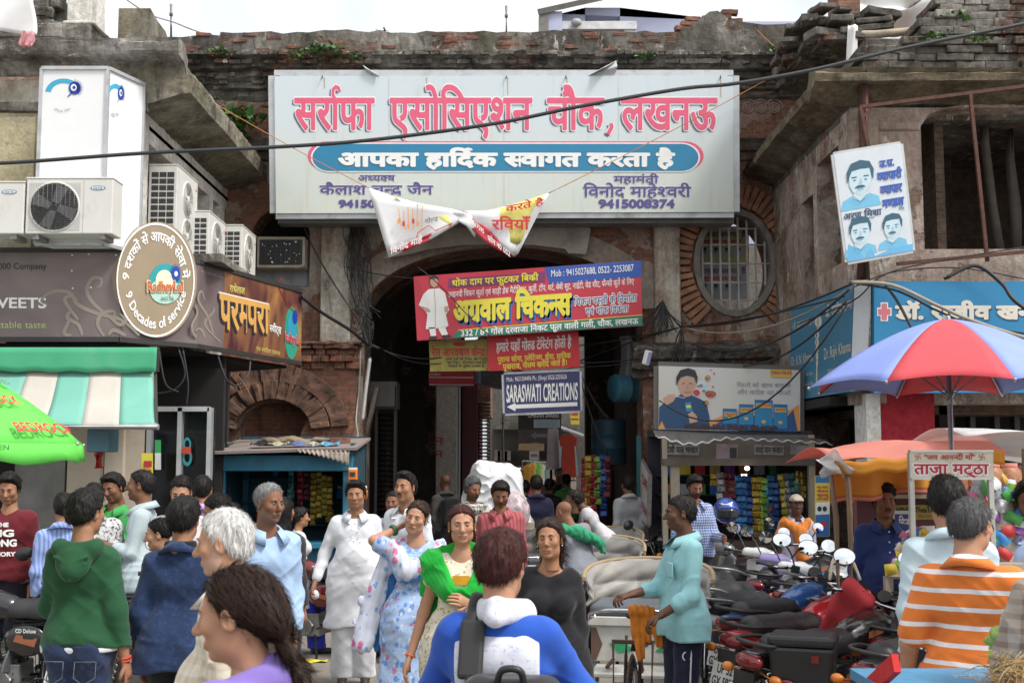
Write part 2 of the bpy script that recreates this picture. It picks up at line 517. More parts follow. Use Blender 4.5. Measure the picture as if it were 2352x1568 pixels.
def shape(s,wt='b'):
 """lays out a line; returns verts, faces, width with the Devanagari headline at y=.62"""
 V,F=[],[]
 x=0
 wx={'r':.08,'b':.11,'h':.17,'x':.22}[wt]
 cnt=[0]
 def put(gl,ox,oy=0):
  b=len(V);cnt[0]+=1;lv=(cnt[0]%5)*.0005
  V.extend([(a+ox,c+oy,lv)for a,c in gl[0]]);F.extend([tuple(i+b for i in f)for f in gl[1]])
 def glyph(ch,ox):
  if ch in _RAW:put(gl_(ch,wt),ox)
 i,n=0,len(s)
 H='\u094d'
 while i<n:
  ch=s[i]
  if ch==' ':x+=.3;i+=1;continue
  if ch not in _CONS:
   if ch in _ADV:glyph(ch,x);x+=_ADV[ch]
   i+=1
   while i<n and s[i]in _MATR and ch>'\u0900':
    glyph(s[i],x);x+=_ADV[s[i]];i+=1
   continue
  cons=[ch];i+=1
  if i<n and s[i]=='\u093c':cons[-1]+=s[i];i+=1
  while i+1<n and s[i]==H and s[i+1]in _CONS:
   cons.append(s[i+1]);i+=2
   if i<n and s[i]=='\u093c':cons[-1]+=s[i];i+=1
  end_h=False
  if i<n and s[i]==H:end_h=True;i+=1
  mt=[]
  while i<n and s[i]in _MATR:mt.append(s[i]);i+=1
  reph=len(cons)>1 and cons[0]=='र'
  if reph:cons=cons[1:]
  rakar=len(cons)>1 and cons[-1]=='र'
  if rakar:cons=cons[:-1]
  xi=x
  if 'ि' in mt:glyph('ि',x);x+=_ADV['ि']
  for q,c in enumerate(cons):
   base=c[0];last=q==len(cons)-1
   if last:
    glyph(base,x)
    x+=_ADV[base]
    if len(c)>1:glyph('\u093c',x)
    if rakar:
     xs=x-(.13 if base in _STEM else _ADV[base]*.5)
     put(_stroke([(xs,.20),(xs-.12,.10),(xs-.25,.0)],wx*.8),0)
    if end_h:glyph(H,x)
   elif base in _STEM:
    cut=_ADV[base]-(.165 if wt!='h' else .15)
    put(_clip(gl_(base,wt),cut),x);x+=cut
   elif base in 'कफ':
    cut=_ADV[base]-.16
    put(_clip(gl_(base,wt),cut),x);x+=cut-.02
   else:
    glyph(base,x);x+=_ADV[base];glyph(H,x)
  for m_ in mt:
   if m_ in 'िंँ':continue
   glyph(m_,x);x+=_ADV[m_]
  if reph:
   xr=x-(.13 if(cons[-1][0]in _STEM or 'ा' in mt or 'ी' in mt)else .2)
   put(_stroke([(xr,.60),(xr-.07,.72),(xr-.06,.82),(xr+.02,.87),(xr+.11,.84),(xr+.13,.78)],wx*.8),0)
  for m_ in mt:
   if m_ in 'ंँ':glyph(m_,x+(.1 if reph else 0))
 return V,F,x
class Board:
 """a flat board in the place; lettering and marks are laid on its plane"""
 def __init__(s,a,b,c,lift=.003):
  s.o=Vector(a);s.u=(Vector(b)-s.o);s.w=(Vector(c)-s.o)
  s.n=s.u.cross(s.w).normalized()
  if s.n.dot(Vector((0,0,CAMZ))-s.o)<0:s.n=-s.n
  s.lift=lift
 def at(s,px,py,L=0):
  d=ray(px,py);c=Vector((0,0,CAMZ))
  t=(s.o-c).dot(s.n)/d.dot(s.n)
  return c+d*t+s.n*(s.lift*(L+1))
 def txt(s,mb,string,x0,x1,yt,yb,wt='b',mi=0,L=0,yt1=None,yb1=None,dx=0,dy=0,lat=False):
  """string fills the quad (x0,yt,yb)-(x1,yt1,yb1) whose top is the headline"""
  V,F,wd=shape(string,wt)
  yt1=yt if yt1 is None else yt1;yb1=yb if yb1 is None else yb1
  p00,p10,p01,p11=s.at(x0,yb,L),s.at(x1,yb1,L),s.at(x0,yt,L),s.at(x1,yt1,L)
  off=p10-p00;off.normalize();up=(p01-p00).normalized()
  hh=.69 if lat else .62
  vs=[]
  for a,c,lv in V:
   q,r=a/max(wd,.01),c/hh
   vs.append((p00*(1-q)+p10*q)*(1-r)+(p01*(1-q)+p11*q)*r+off*dx+up*dy+s.n*lv)
  mb.mi=mi
  mb.add(vs,F,False)
 def poly(s,mb,pts,mi=0,L=0):
  mb.mi=mi
  mb.add([s.at(x,y,L)for x,y in pts],[tuple(range(len(pts)))],False)
 def disc(s,mb,cx,cy,rx,ry,mi=0,L=0,n=40,a0=0,a1=2*math.pi,inner=0):
  mb.mi=mi
  pts=[s.at(cx+rx*math.cos(a0+(a1-a0)*i/n),cy-ry*math.sin(a0+(a1-a0)*i/n),L)for i in range(n+1)]
  if inner:
   ip=[s.at(cx+rx*inner*math.cos(a0+(a1-a0)*i/n),cy-ry*inner*math.sin(a0+(a1-a0)*i/n),L)for i in range(n+1)]
   mb.add(pts+ip,[(i,i+1,n+2+i,n+1+i)for i in range(n)],False)
  else:
   mb.add(pts[:-1]if abs(a1-a0-2*math.pi)<1e-6 else pts,[tuple(range(n if abs(a1-a0-2*math.pi)<1e-6 else n+1))],False)
 def line(s,mb,pts,wpx,mi=0,L=0):
  vs,fs=_stroke([(x,-y)for x,y in pts],wpx)
  mb.mi=mi
  mb.add([s.at(x,-y,L)for x,y in vs],fs,False)
 def arc(s,mb,string,cx,cy,rx,ry,a0,a1,h,wt='b',mi=0,L=0,flip=False):
  """letters round an ellipse from angle a0 to a1 (degrees, anticlockwise from right)"""
  V,F,wd=shape(string,wt)
  vs=[]
  for a,c,lv in V:
   t=R(a0+(a1-a0)*a/wd)
   k=c/.62*h
   e=-k if flip else k
   vs.append(s.at(cx+(rx+e)*math.cos(t),cy-(ry+e*ry/rx)*math.sin(t),L)+s.n*lv)
  mb.mi=mi
  mb.add(vs,F,False)
  # implicit surfaces (bodies, cloth, hair, tanks, seats)
def vnoise(p,seed=0):
 """value noise on (n,3)-like tuple of arrays"""
 x,y,z=p
 xi,yi,zi=np.floor(x).astype(np.int64),np.floor(y).astype(np.int64),np.floor(z).astype(np.int64)
 fx,fy,fz=x-xi,y-yi,z-zi
 fx,fy,fz=fx*fx*(3-2*fx),fy*fy*(3-2*fy),fz*fz*(3-2*fz)
 def h(a,b,c):
  q=(a*374761393+b*668265263+c*2147483647+seed*1274126177)&0xffffffff
  q=((q^(q>>13))*1274126177)&0xffffffff
  return((q^(q>>16))&0xffff)/32768.0-1
 r=0
 for dx in(0,1):
  for dy in(0,1):
   for dz in(0,1):
    wgt=(fx if dx else 1-fx)*(fy if dy else 1-fy)*(fz if dz else 1-fz)
    r=r+wgt*h(xi+dx,yi+dy,zi+dz)
 return r
class S:
 """signed-distance shapes; ops: '+' join, '-' carve"""
 def __init__(s):s.p=[]
 def c(s,a,b,r1,r2=None,k=.02,op='+',sy=1,sx=1):
  s.p.append(('c',np.array(a,float),np.array(b,float),r1,r1 if r2 is None else r2,k,op,sx,sy));return s
 def e(s,c,r,k=.02,op='+',M=None):
  r=(r,r,r)if not hasattr(r,'__len__')else r
  s.p.append(('e',np.array(c,float),np.array(r,float),M,k,op));return s
 def b(s,c,h,rd=.01,k=.02,op='+',M=None):
  s.p.append(('b',np.array(c,float),np.array(h,float),rd,M,k,op));return s
 def bounds(s):
  lo=np.full(3,9e9);hi=np.full(3,-9e9)
  for p in s.p:
   if p[0]=='c':
    if p[6]!='+':continue
    r=max(p[3],p[4])*max(1,p[7],p[8])
    lo=np.minimum(lo,np.minimum(p[1],p[2])-r);hi=np.maximum(hi,np.maximum(p[1],p[2])+r)
   elif p[0]=='e':
    if p[5]!='+':continue
    r=p[2].max()if p[3]is not None else p[2]
    lo=np.minimum(lo,p[1]-r);hi=np.maximum(hi,p[1]+r)
   else:
    if p[6]!='+':continue
    r=np.linalg.norm(p[2])+p[3]if p[4]is not None else p[2]+p[3]
    lo=np.minimum(lo,p[1]-r);hi=np.maximum(hi,p[1]+r)
  return lo,hi
 def mesh(s,vox,lo=None,hi=None,cut=None,disp=None,grow=0):
  a,b=s.bounds()
  a-=3*vox+grow+.01;b+=3*vox+grow+.01
  if lo is not None:a=np.maximum(a,lo)
  if hi is not None:b=np.minimum(b,hi)
  n=np.maximum(((b-a)/vox).astype(int)+1,2)
  ax=[a[i]+vox*np.arange(n[i])for i in range(3)]
  D=np.full(n,1.0,np.float32)
  for p in s.p:
   if p[0]=='c':
    r=max(p[3],p[4])*max(1,p[7],p[8]);l=np.minimum(p[1],p[2])-r;h=np.maximum(p[1],p[2])+r;k,op=p[5],p[6]
   elif p[0]=='e':
    r=p[2].max()if p[3]is not None else p[2];l=p[1]-r;h=p[1]+r;k,op=p[4],p[5]
   else:
    r=np.linalg.norm(p[2])+p[3]if p[4]is not None else p[2]+p[3];l=p[1]-r;h=p[1]+r;k,op=p[5],p[6]
   mg=k+grow+2.5*vox+.012
   i0=np.clip(((l-mg-a)/vox).astype(int),0,n);i1=np.clip(((h+mg-a)/vox).astype(int)+2,0,n)
   if(i1<=i0).any():continue
   sl=tuple(slice(i0[i],i1[i])for i in range(3))
   x=ax[0][sl[0]][:,None,None];y=ax[1][sl[1]][None,:,None];z=ax[2][sl[2]][None,None,:]
   if p[0]=='c':
    A,B=p[1],p[2];sx,sy=p[7],p[8]
    px,py,pz=(x-A[0])/sx,(y-A[1])/sy,z-A[2]
    q=B-A;q=np.array([q[0]/sx,q[1]/sy,q[2]]);L=max(q@q,1e-9)
    t=np.clip((px*q[0]+py*q[1]+pz*q[2])/L,0,1)
    d=np.sqrt((px-t*q[0])**2+(py-t*q[1])**2+(pz-t*q[2])**2)-(p[3]+(p[4]-p[3])*t)
    if sx<1 or sy<1:d=d*(.5+.5*min(sx,sy))
   elif p[0]=='e':
    px,py,pz=x-p[1][0],y-p[1][1],z-p[1][2]
    if p[3]is not None:
     m=p[3]
     px,py,pz=(m[0][0]*px+m[1][0]*py+m[2][0]*pz,m[0][1]*px+m[1][1]*py+m[2][1]*pz,m[0][2]*px+m[1][2]*py+m[2][2]*pz)
    r=p[2]
    k0=np.sqrt((px/r[0])**2+(py/r[1])**2+(pz/r[2])**2);k1=np.sqrt((px/r[0]**2)**2+(py/r[1]**2)**2+(pz/r[2]**2)**2)
    d=k0*(k0-1)/np.maximum(k1,1e-6)
   else:
    px,py,pz=x-p[1][0],y-p[1][1],z-p[1][2]
    if p[4]is not None:
     m=p[4]
     px,py,pz=(m[0][0]*px+m[1][0]*py+m[2][0]*pz,m[0][1]*px+m[1][1]*py+m[2][1]*pz,m[0][2]*px+m[1][2]*py+m[2][2]*pz)
    qx,qy,qz=np.abs(px)-p[2][0]+p[3],np.abs(py)-p[2][1]+p[3],np.abs(pz)-p[2][2]+p[3]
    d=np.sqrt(np.maximum(qx,0)**2+np.maximum(qy,0)**2+np.maximum(qz,0)**2)+np.minimum(np.maximum(qx,np.maximum(qy,qz)),0)-p[3]
   c=D[sl]
   if op=='+':
    hh=np.maximum(k-np.abs(c-d),0)/k
    D[sl]=np.minimum(c,d)-hh*hh*k*.25
   else:
    hh=np.maximum(k-np.abs(c+d),0)/k
    D[sl]=np.maximum(c,-d)+hh*hh*k*.25
  if grow:D-=grow
  if cut is not None or disp is not None:
   x=ax[0][:,None,None];y=ax[1][None,:,None];z=ax[2][None,None,:]
   if disp is not None:
    msk=np.abs(D)<.05+2*vox
    I=np.nonzero(msk)
    D[I]+=disp(ax[0][I[0]],ax[1][I[1]],ax[2][I[2]])
   if cut is not None:
    for cf in(cut if isinstance(cut,(list,tuple))else[cut]):
     D=np.maximum(D,np.broadcast_to(cf(x,y,z),D.shape))
  return nets(D.astype(np.float32),a,vox)
_CORN=[(0,0,0),(1,0,0),(0,1,0),(1,1,0),(0,0,1),(1,0,1),(0,1,1),(1,1,1)]
_EDG=[(0,1),(2,3),(4,5),(6,7),(0,2),(1,3),(4,6),(5,7),(0,4),(1,5),(2,6),(3,7)]
def nets(D,o,vox):
 sg=D<0
 n=D.shape
 cnt=np.zeros((n[0]-1,n[1]-1,n[2]-1),np.int8)
 for c in _CORN:cnt+=sg[c[0]:n[0]-1+c[0],c[1]:n[1]-1+c[1],c[2]:n[2]-1+c[2]]
 I=np.nonzero((cnt>0)&(cnt<8))
 idx=np.full(cnt.shape,-1,np.int64);idx[I]=np.arange(len(I[0]))
 vals=np.stack([D[I[0]+c[0],I[1]+c[1],I[2]+c[2]]for c in _CORN],1)
 acc=np.zeros((len(I[0]),3));num=np.zeros(len(I[0]))
 cc=np.array(_CORN,float)
 for a,b in _EDG:
  va,vb=vals[:,a],vals[:,b]
  m=(va<0)!=(vb<0)
  t=va/np.where(va-vb==0,1,va-vb)
  acc+=np.where(m[:,None],cc[a]+(cc[b]-cc[a])*t[:,None],0);num+=m
 V=(np.stack(I,1)+acc/np.maximum(num,1)[:,None])*vox+o
 F=[]
 for ax_ in range(3):
  u,v=(ax_+1)%3,(ax_+2)%3
  s0=[slice(0,n[i])for i in range(3)];s1=list(s0)
  s0[ax_]=slice(0,n[ax_]-1);s1[ax_]=slice(1,n[ax_])
  a,b=sg[tuple(s0)],sg[tuple(s1)]
  E=np.array(np.nonzero(a!=b)).T
  if not len(E):continue
  E=E[(E[:,u]>0)&(E[:,v]>0)&(E[:,u]<n[u]-1)&(E[:,v]<n[v]-1)]
  if not len(E):continue
  fl=a[E[:,0],E[:,1],E[:,2]]
  q=[]
  for du,dv in((0,0),(1,0),(1,1),(0,1)):
   k=E.copy();k[:,u]-=du;k[:,v]-=dv
   q.append(idx[k[:,0],k[:,1],k[:,2]])
  q=np.stack(q,1)
  q[~fl]=q[~fl][:,::-1]
  F.append(q[:,::-1]if False else q)
 F=np.concatenate(F)if F else np.zeros((0,4),int)
 F=F[(F>=0).all(1)]
 return V,F
 # weathered masonry
rnd=random.Random(7)
M_gate=weathered('gate_plaster',(.47,.44,.39),(.34,.185,.15),(.4,.34,.27),.5,.48,brickc=((.4,.15,.085),(.26,.1,.06)),flake=.45)
M_gatelow=weathered('gate_lower_masonry',(.3,.25,.21),(.26,.15,.115),(.33,.27,.21),.76,.4)
M_para=weathered('mouldy_parapet',(.2,.185,.165),(.13,.118,.105),(.42,.4,.36),.36,.8,green=.3,flake=.4,brickc=((.27,.13,.09),(.18,.09,.065)))
M_pil=weathered('pale_pilaster_plaster',(.74,.71,.64),(.6,.54,.44),(.42,.28,.23),.18,.6,flake=.3)
M_brk=weathered('bare_old_brick',(.36,.28,.22),(.28,.17,.12),(.34,.28,.22),.82,.42,brickc=((.42,.15,.085),(.27,.1,.06)))
M_white=weathered('flaking_whitewash',(.78,.78,.78),(.7,.68,.62),(.45,.39,.3),.05,.3)
M_wcorn=weathered('mossy_cornice_stone',(.27,.235,.175),(.2,.18,.13),(.4,.38,.33),.0,.72,green=.5)
M_wpara=weathered('grey_mould_plaster',(.34,.32,.29),(.17,.155,.135),(.52,.51,.49),.18,.74,flake=.5)
M_cream=weathered('yellowed_cream_plaster',(.56,.5,.33),(.5,.44,.3),(.42,.4,.34),.0,.12)
M_right=weathered('pink_brown_plaster',(.42,.32,.285),(.31,.25,.2),(.55,.5,.45),.36,.56,flake=.6,brickc=((.36,.23,.17),(.27,.17,.125)))
M_rcorn=weathered('brown_soffit',(.22,.175,.12),(.16,.14,.1),(.3,.25,.19),.1,.74,green=.3)
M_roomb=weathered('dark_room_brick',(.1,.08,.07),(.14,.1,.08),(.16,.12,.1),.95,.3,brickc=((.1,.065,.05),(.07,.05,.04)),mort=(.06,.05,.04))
M_dark=mat('shaded_interior_black',(.012,.011,.01),.9,var=.3,scale=2)  # near-black colour puts the shade of deep interiors into the surface
M_vault=weathered('dark_vault_plaster',(.075,.065,.06),(.06,.05,.045),(.09,.075,.065),.3,.6)  # plaster in three very dark tones
M_redw=weathered('red_painted_plaster',(.42,.035,.05),(.36,.03,.045),(.4,.05,.06),.02,.12,mort=(.4,.3,.28))
M_brick1=mat('loose_brick',(.25,.11,.075),.9,var=.4,dirt=.95,scale=9,dirtc=(.03,.028,.025))
M_brick2=mat('pale_brick',(.34,.24,.18),.9,var=.35,dirt=.5,scale=9)
M_vous=mat('voussoir_brick',(.23,.12,.08),.9,var=.45,dirt=.85,scale=7,dirtc=(.05,.045,.04))
M_ring=mat('orange_arch_brick',(.3,.145,.085),.9,var=.35,dirt=.45,scale=7)
M_iron=mat('rusty_iron',(.1,.042,.03),.75,.3,var=.4,dirt=.5,scale=14)
M_greyiron=mat('weathered_grey_iron',(.27,.26,.25),.6,.4,var=.3,dirt=.5,scale=20)
M_wire=mat('black_cable',(.018,.018,.02),.55,var=.3)
def roughline(pts,step,amp,r=rnd,zonly=False):
 out=[]
 for a,b in zip(pts[:-1],pts[1:]):
  n=max(1,int(math.hypot(b[0]-a[0],b[1]-a[1])/step))
  for i in range(n):
   t=i/n;j=0 if i==0 else 1
   out.append((a[0]+(b[0]-a[0])*t+(0 if zonly else r.uniform(-amp,amp)*j),a[1]+(b[1]-a[1])*t+r.uniform(-amp,amp)*j))
 out.append(pts[-1])
 return out
def wall_holes(mb,outer,holes,y0,y1,M=None):
 """slab in local x-z with openings, from y0 to y1"""
 bm=bmesh.new();loops=[outer]+list(holes);ed=[]
 for lp in loops:
  vs=[bm.verts.new((x,0,z))for x,z in lp]
  for i in range(len(vs)):ed.append(bm.edges.new((vs[i],vs[(i+1)%len(vs)])))
 bmesh.ops.triangle_fill(bm,use_beauty=True,use_dissolve=False,edges=ed)
 bm.verts.index_update()
 tri=[tuple(v.index for v in f.verts)for f in bm.faces]
 co=[v.co.copy()for v in bm.verts]
 bm.free()
 n=len(co)
 vs=[Vector((c.x,y0,c.z))for c in co]+[Vector((c.x,y1,c.z))for c in co]
 fs=tri+[tuple(i+n for i in f[::-1])for f in tri]
 b=0
 for lp in loops:
  k=len(lp)
  fs+=[(b+i,b+(i+1)%k,n+b+(i+1)%k,n+b+i)for i in range(k)]
  b+=k
 if M is not None:vs=[M@v for v in vs]
 mb.add(vs,fs,False)
def ellp(cx,cz,rx,rz,a0,a1,n):return[(cx+rx*math.cos(R(a0+(a1-a0)*i/n)),cz+rz*math.sin(R(a0+(a1-a0)*i/n)))for i in range(n+1)]
def layers(mb,prof,x0,x1,Y,r=None,wob=.02,step=.5):
 """a moulding: profile [(z, outset)] run along x at wall face Y, slightly worn"""
 r=r or rnd
 n=max(2,int(abs(x1-x0)/step))
 vs,fs=[],[]
 for i in range(n+1):
  for z,o in prof:
   vs.append((x0+(x1-x0)*i/n,Y-o+r.uniform(-wob,wob)*(o>.02),z+r.uniform(-wob,wob)*.6))
 k=len(prof)
 for i in range(n):
  for j in range(k-1):fs.append((i*k+j,i*k+j+1,(i+1)*k+j+1,(i+1)*k+j))
 fs+=[tuple(range(k)),tuple(range(n*k+k-1,n*k-1,-1))]
 mb.add(vs,fs,False)
 # ground
m,t,b=nodes('dusty_road')
pos=wpos(t)
c=ramp(t,noise(t,pos,1.3,8,.65),.35,.68,(.19,.165,.14),(.27,.24,.205))
c=mixc(t,mathn(t,'MULTIPLY',ramp(t,noise(t,pos,.5,6,.7,.6),.52,.7),.55),c,(.13,.115,.1))
c=mixc(t,mathn(t,'MULTIPLY',ramp(t,noise(t,pos,90,3,.7),.5,.75),.5),c,(.33,.3,.26))
t.links.new(c,b.inputs['Base Color']);b.inputs['Roughness'].default_value=.9
bump(t,b,mathn(t,'ADD',noise(t,pos,120,4,.7),mathn(t,'MULTIPLY',noise(t,pos,6,5),2)),.5,.012)
M_road=m
mb=MB();mb.grid(lambda u,v:(-200+400*u,-60+400*v,0),8,8,False)
tag(mb.build('ground',M_road),kind='structure')
# the gateway
GY=17.0
gx=lambda p:X(p,GY)
gz=lambda p:Z(p,GY)
gate=thing('gateway_building','old crumbling brick and plaster gateway with a wide dark arch and mouldy parapet','building',(0,GY,0))
acx,acz,arx,arz=gx(1155),gz(722),322/164.7,157/164.7
arch=[(acx+arx,0)]+ellp(acx,acz,arx,arz,0,180,36)+[(acx-arx,0)]
ow=[(gx(1695)+.58*math.cos(a)*1.0,gz(604)+.76*math.sin(a))for a in[2*math.pi*i/40 for i in range(40)]]
niche=[(gx(704),gz(660)),(gx(704),gz(548))]+ellp(gx(636),gz(548),68/164.7,72/164.7,0,180,16)[1:-1]+[(gx(568),gz(548)),(gx(568),gz(660))]
low=[(gx(715),0),(gx(715),gz(985))]+ellp(gx(632),gz(985),83/164.7,62/164.7,0,180,16)[1:-1]+[(gx(549),gz(985)),(gx(549),0)]
panb=[(gx(1862),0),(gx(1862),gz(1040)),(gx(1540),gz(1040)),(gx(1540),0)]
zt=gz(142)
mb=MB()
outer=[(-12,0),(gx(549)-.0,0)]
outer=[(-9,0)]+[(gx(549),0),(gx(549),gz(985))]+ellp(gx(632),gz(985),83/164.7,62/164.7,180,0,16)[1:]+[(gx(715),0)]
outer+=[(acx-arx,0)]+ellp(acx,acz,arx,arz,180,0,36)+[(acx+arx,0)]
outer+=[(gx(1540),0),(gx(1540),gz(1040)),(gx(1862),gz(1040)),(gx(1862),0),(9,0),(9,zt),(-9,zt)]
wall_holes(mb,outer,[ow,niche],GY,GY+.9)
mb.build('wall',M_gate,gate,True)
mb=MB()
wall_holes(mb,roughline([(gx(690),gz(1010)),(gx(816),gz(1010)),(gx(818),gz(850)),(gx(822),gz(800)),(gx(800),gz(786)),(gx(735),gz(792)),(gx(706),gz(800)),(gx(702),gz(860)),(gx(725),gz(930)),(gx(690),gz(1010))],.13,.025)[:-1],[],GY-.14,GY+.002)
mb.box((gx(715),GY-.14,0),(gx(818),GY,gz(1010)))
mb.box((gx(450),GY-.10,gz(875)),(gx(700),GY-.002,gz(800)))
mb.build('brick_pier',M_brk,gate,True)
mb=MB()
for i in range(30):
 a=R(8+164*i/29)
 cx,cz=gx(632),gz(990)
 for k in range(2):
  r0,r1=(.52,.79)if k==0 else(.80,1.05)
  M=T(cx+math.cos(a)*(r0+r1)/2*1.0,GY-.13+rnd.uniform(-.025,.02),cz+math.sin(a)*(r0+r1)/2*.86)@rotm(y=math.pi/2-a if True else 0)@rotm(y=rnd.uniform(-.05,.05))
  mb.cbox((0,0,0),(.073+.03*k+rnd.uniform(-.01,.006),.2,(r1-r0)*.96),M)
mb.build('relieving_arch',M_vous,gate,True,bevel=.008,worn=.05)
mb=MB();mb.box((gx(500),GY+.35,0),(gx(760),GY+.5,gz(880)))
mb.build('arch_infill',M_brk,gate,True)
mb=MB()
for zc,o,h in((gz(842),.16,.09),(gz(826),.24,.09),(gz(812),.2,.07),(gz(800),.28,.06),(gz(792),.33,.05)):
 x=gx(690)
 while x<gx(815):
  wd=rnd.uniform(.12,.24)
  if rnd.random()<.85:mb.box((x,GY-o-rnd.uniform(.0,.06),zc-h/2),(x+wd-.012,GY,zc+h/2))
  x+=wd
mb.build('broken_ledge',M_brk,gate,True,bevel=.01,worn=.06)
mb=MB()
layers(mb,[(gz(868),0),(gz(866),.1),(gz(850),.12),(gz(848),.2),(gz(830),.22),(gz(826),.3),(gz(806),.34),(gz(800),.28),(gz(786),.05),(gz(784),0)],gx(1452),gx(1850),GY,step=.18,wob=.025)
mb.build('ledge',M_para,gate,True,worn=.09)
for x0,x1,xb in((733,802,770),(1506,1566,1536)):
 mb=MB()
 mb.box((gx(x0),GY-.13,gz(790)),(gx(x1),GY-.004,gz(330)))
 mb.box((gx(x0-5),GY-.17,gz(520)),(gx(x1+5),GY-.01,gz(505)))
 mb.build('pilaster',M_pil,gate,True,bevel=.015)
mb=MB()
ri,ro=ellp(acx,acz,arx+.004,arz+.004,176,4,40),ellp(acx,acz,arx+.34,arz+.36,176,4,40)
wall_holes(mb,ri+ro[::-1],[],GY-.05,GY-.002)
mb.build('archivolt',weathered('pale_arch_band',(.4,.37,.32),(.34,.28,.24),(.4,.35,.28),.06,.35),gate,True)
mb=MB()
for i in range(56):
 a=2*math.pi*i/56
 if-2.2<(a if a<math.pi else a-2*math.pi)<-1.0:continue
 rx,rz=.58+.2,.76+.2
 n=Vector((math.cos(a)/rx,math.sin(a)/rz)).normalized()
 M=T(gx(1695)+math.cos(a)*rx,GY-.03+rnd.uniform(-.02,.02),gz(604)+math.sin(a)*rz)@rotm(y=math.pi/2-math.atan2(n.y,n.x)+rnd.uniform(-.06,.06))
 mb.cbox((0,0,0),(.075,.12,.34+rnd.uniform(-.05,.03)),M)
mb.build('brick_arch_ring',M_ring,gate,True,bevel=.008)
mb=MB()
wall_holes(mb,[(gx(1695)+.585*math.cos(2*math.pi*i/40),gz(604)+.765*math.sin(2*math.pi*i/40))for i in range(40)],[[(gx(1695)+.5*math.cos(2*math.pi*i/40),gz(604)+.68*math.sin(2*math.pi*i/40))for i in range(40)]],GY-.075,GY+.3)
win=mb.build('oval_window',mat('cement_render',(.2,.18,.155),.95,var=.3,dirt=.3,scale=8,bmp=.5),gate,True)
mb=MB()
for i in range(8):
 x=-.44+.126*i;h=.68*math.sqrt(max(0,1-(x/.5)**2))
 mb.box((gx(1695)+x-.014,GY+.05,gz(604)-h),(gx(1695)+x+.014,GY+.075,gz(604)+h))
for i,zf in enumerate((-.52,-.27,0,.27,.5)):
 h=.5*math.sqrt(max(0,1-(zf/.68)**2))
 for k in range(7):
  if(i+k)%2:continue
  xa=-.44+.126*k
  mb.box((gx(1695)+max(xa,-h),GY+.046,gz(604)+zf-.012),(gx(1695)+min(xa+.126,h),GY+.079,gz(604)+zf+.012))
 mb.box((gx(1695)-h,GY+.052,gz(604)+zf-.006),(gx(1695)+h,GY+.073,gz(604)+zf+.006))
gr=mb.build('window_grille',mat('pale_grey_paint_iron',(.4,.39,.38),.6,.2,dirt=.4),win)
gr.data.transform(Matrix.Translation(-gate.location))
mb=MB();mb.box((gx(560),GY+.5,gz(665)),(gx(712),GY+.6,gz(470)))
mb.build('niche_back',M_dark,gate,True)
mb=MB();mb.box((gx(568),GY+.1,gz(660)),(gx(704),GY+.16,gz(612)))
for i in range(3):mb.box((gx(578+i*42),GY+.08,gz(655)),(gx(612+i*42),GY+.1,gz(617)))
mb.build('niche_panel',mat('grey_painted_wood',(.3,.31,.32),.7,dirt=.4),gate,True)
mb=MB();mb.box((gx(1530),GY+2.2,0),(gx(1900),GY+2.3,gz(1020)))
mb.box((gx(1530),GY+.9,gz(1040)),(gx(1900),GY+2.3,gz(1020)))
mb.build('alcove_back',M_dark,gate,True)
mb=MB()
layers(mb,[(gz(232),0),(gz(226),.06),(gz(214),.08),(gz(210),.16),(gz(196),.18),(gz(192),.26),(gz(180),.28),(gz(176),.4),(gz(160),.44),(gz(156),.52),(gz(147),.54),(gz(143),.3),(gz(141),0)],-5.6,5.6,GY,step=.28,wob=.03)
for zr_,oo in((199,.2),(187,.3),(166,.47),(151,.56)):
 x=-5.3
 while x<5.4:
  wd=rnd.uniform(.1,.24)
  if rnd.random()<.72:mb.box((x,GY-oo-rnd.uniform(0,.035),gz(zr_)-.028),(x+wd-.02,GY-oo+.1,gz(zr_)+.026))
  x+=wd
mb.build('cornice',M_para,gate,True,worn=.09)
mb=MB()
top=[(-5.28,gz(104)),(-5.1,gz(101)),(gx(372),gz(97)),(gx(490),gz(94)),(gx(492),gz(86)),(gx(700),gz(87)),(gx(790),gz(80)),(gx(812),gz(84)),(gx(1000),gz(86)),(gx(1300),gz(84)),(gx(1570),gz(86)),(gx(1575),gz(76)),(gx(1600),gz(70)),(gx(1640),gz(40)),(gx(1660),gz(38)),(gx(1690),gz(60)),(gx(1740),gz(66)),(gx(1900),gz(70)),(gx(2010),gz(70))]
tl=roughline(top,.16,.022)
wall_holes(mb,[(-5.28,gz(143))]+tl+[(gx(2010),gz(143))][::1],[],GY-.22,GY+.45)
mb.build('parapet',M_para,gate,True)
mb=MB()
for i in range(11):
 x=gx(1590)+i*.1
 mb.cbox((gx(1578+i*13+rnd.uniform(-3,3)),GY+rnd.uniform(-.1,.05),gz(72-(i%3)*11)),(.22,.12,.07),rotm(z=rnd.uniform(-.2,.2)))
for px,py in((1690,37),(1675,48),(1700,58),(1685,60)):mb.cbox((gx(px),GY-.12,gz(py)),(.24,.12,.075),rotm(z=rnd.uniform(-.1,.1)))
for i in range(46):
 px=rnd.uniform(330,1560)
 mb.cbox((gx(px),GY-.19+rnd.uniform(-.012,.008),gz(92+7*rnd.randrange(7))),(.2,.08,.05),rotm(z=rnd.uniform(-.04,.04),y=rnd.uniform(-.03,.03)))
mb.build('loose_brickwork',[M_brick1],gate,True,bevel=.006,worn=.04)
for x0,x1 in((380,640),(1680,1845)):
 mb=MB()
 layers(mb,[(gz(372),0),(gz(368),.07),(gz(354),.09),(gz(350),.16),(gz(336),.2),(gz(328),.24),(gz(322),.1),(gz(318),0)],gx(x0),gx(x1),GY,step=.2,wob=.02)
 mb.build('string_course',M_para,gate,True)
mb=MB()
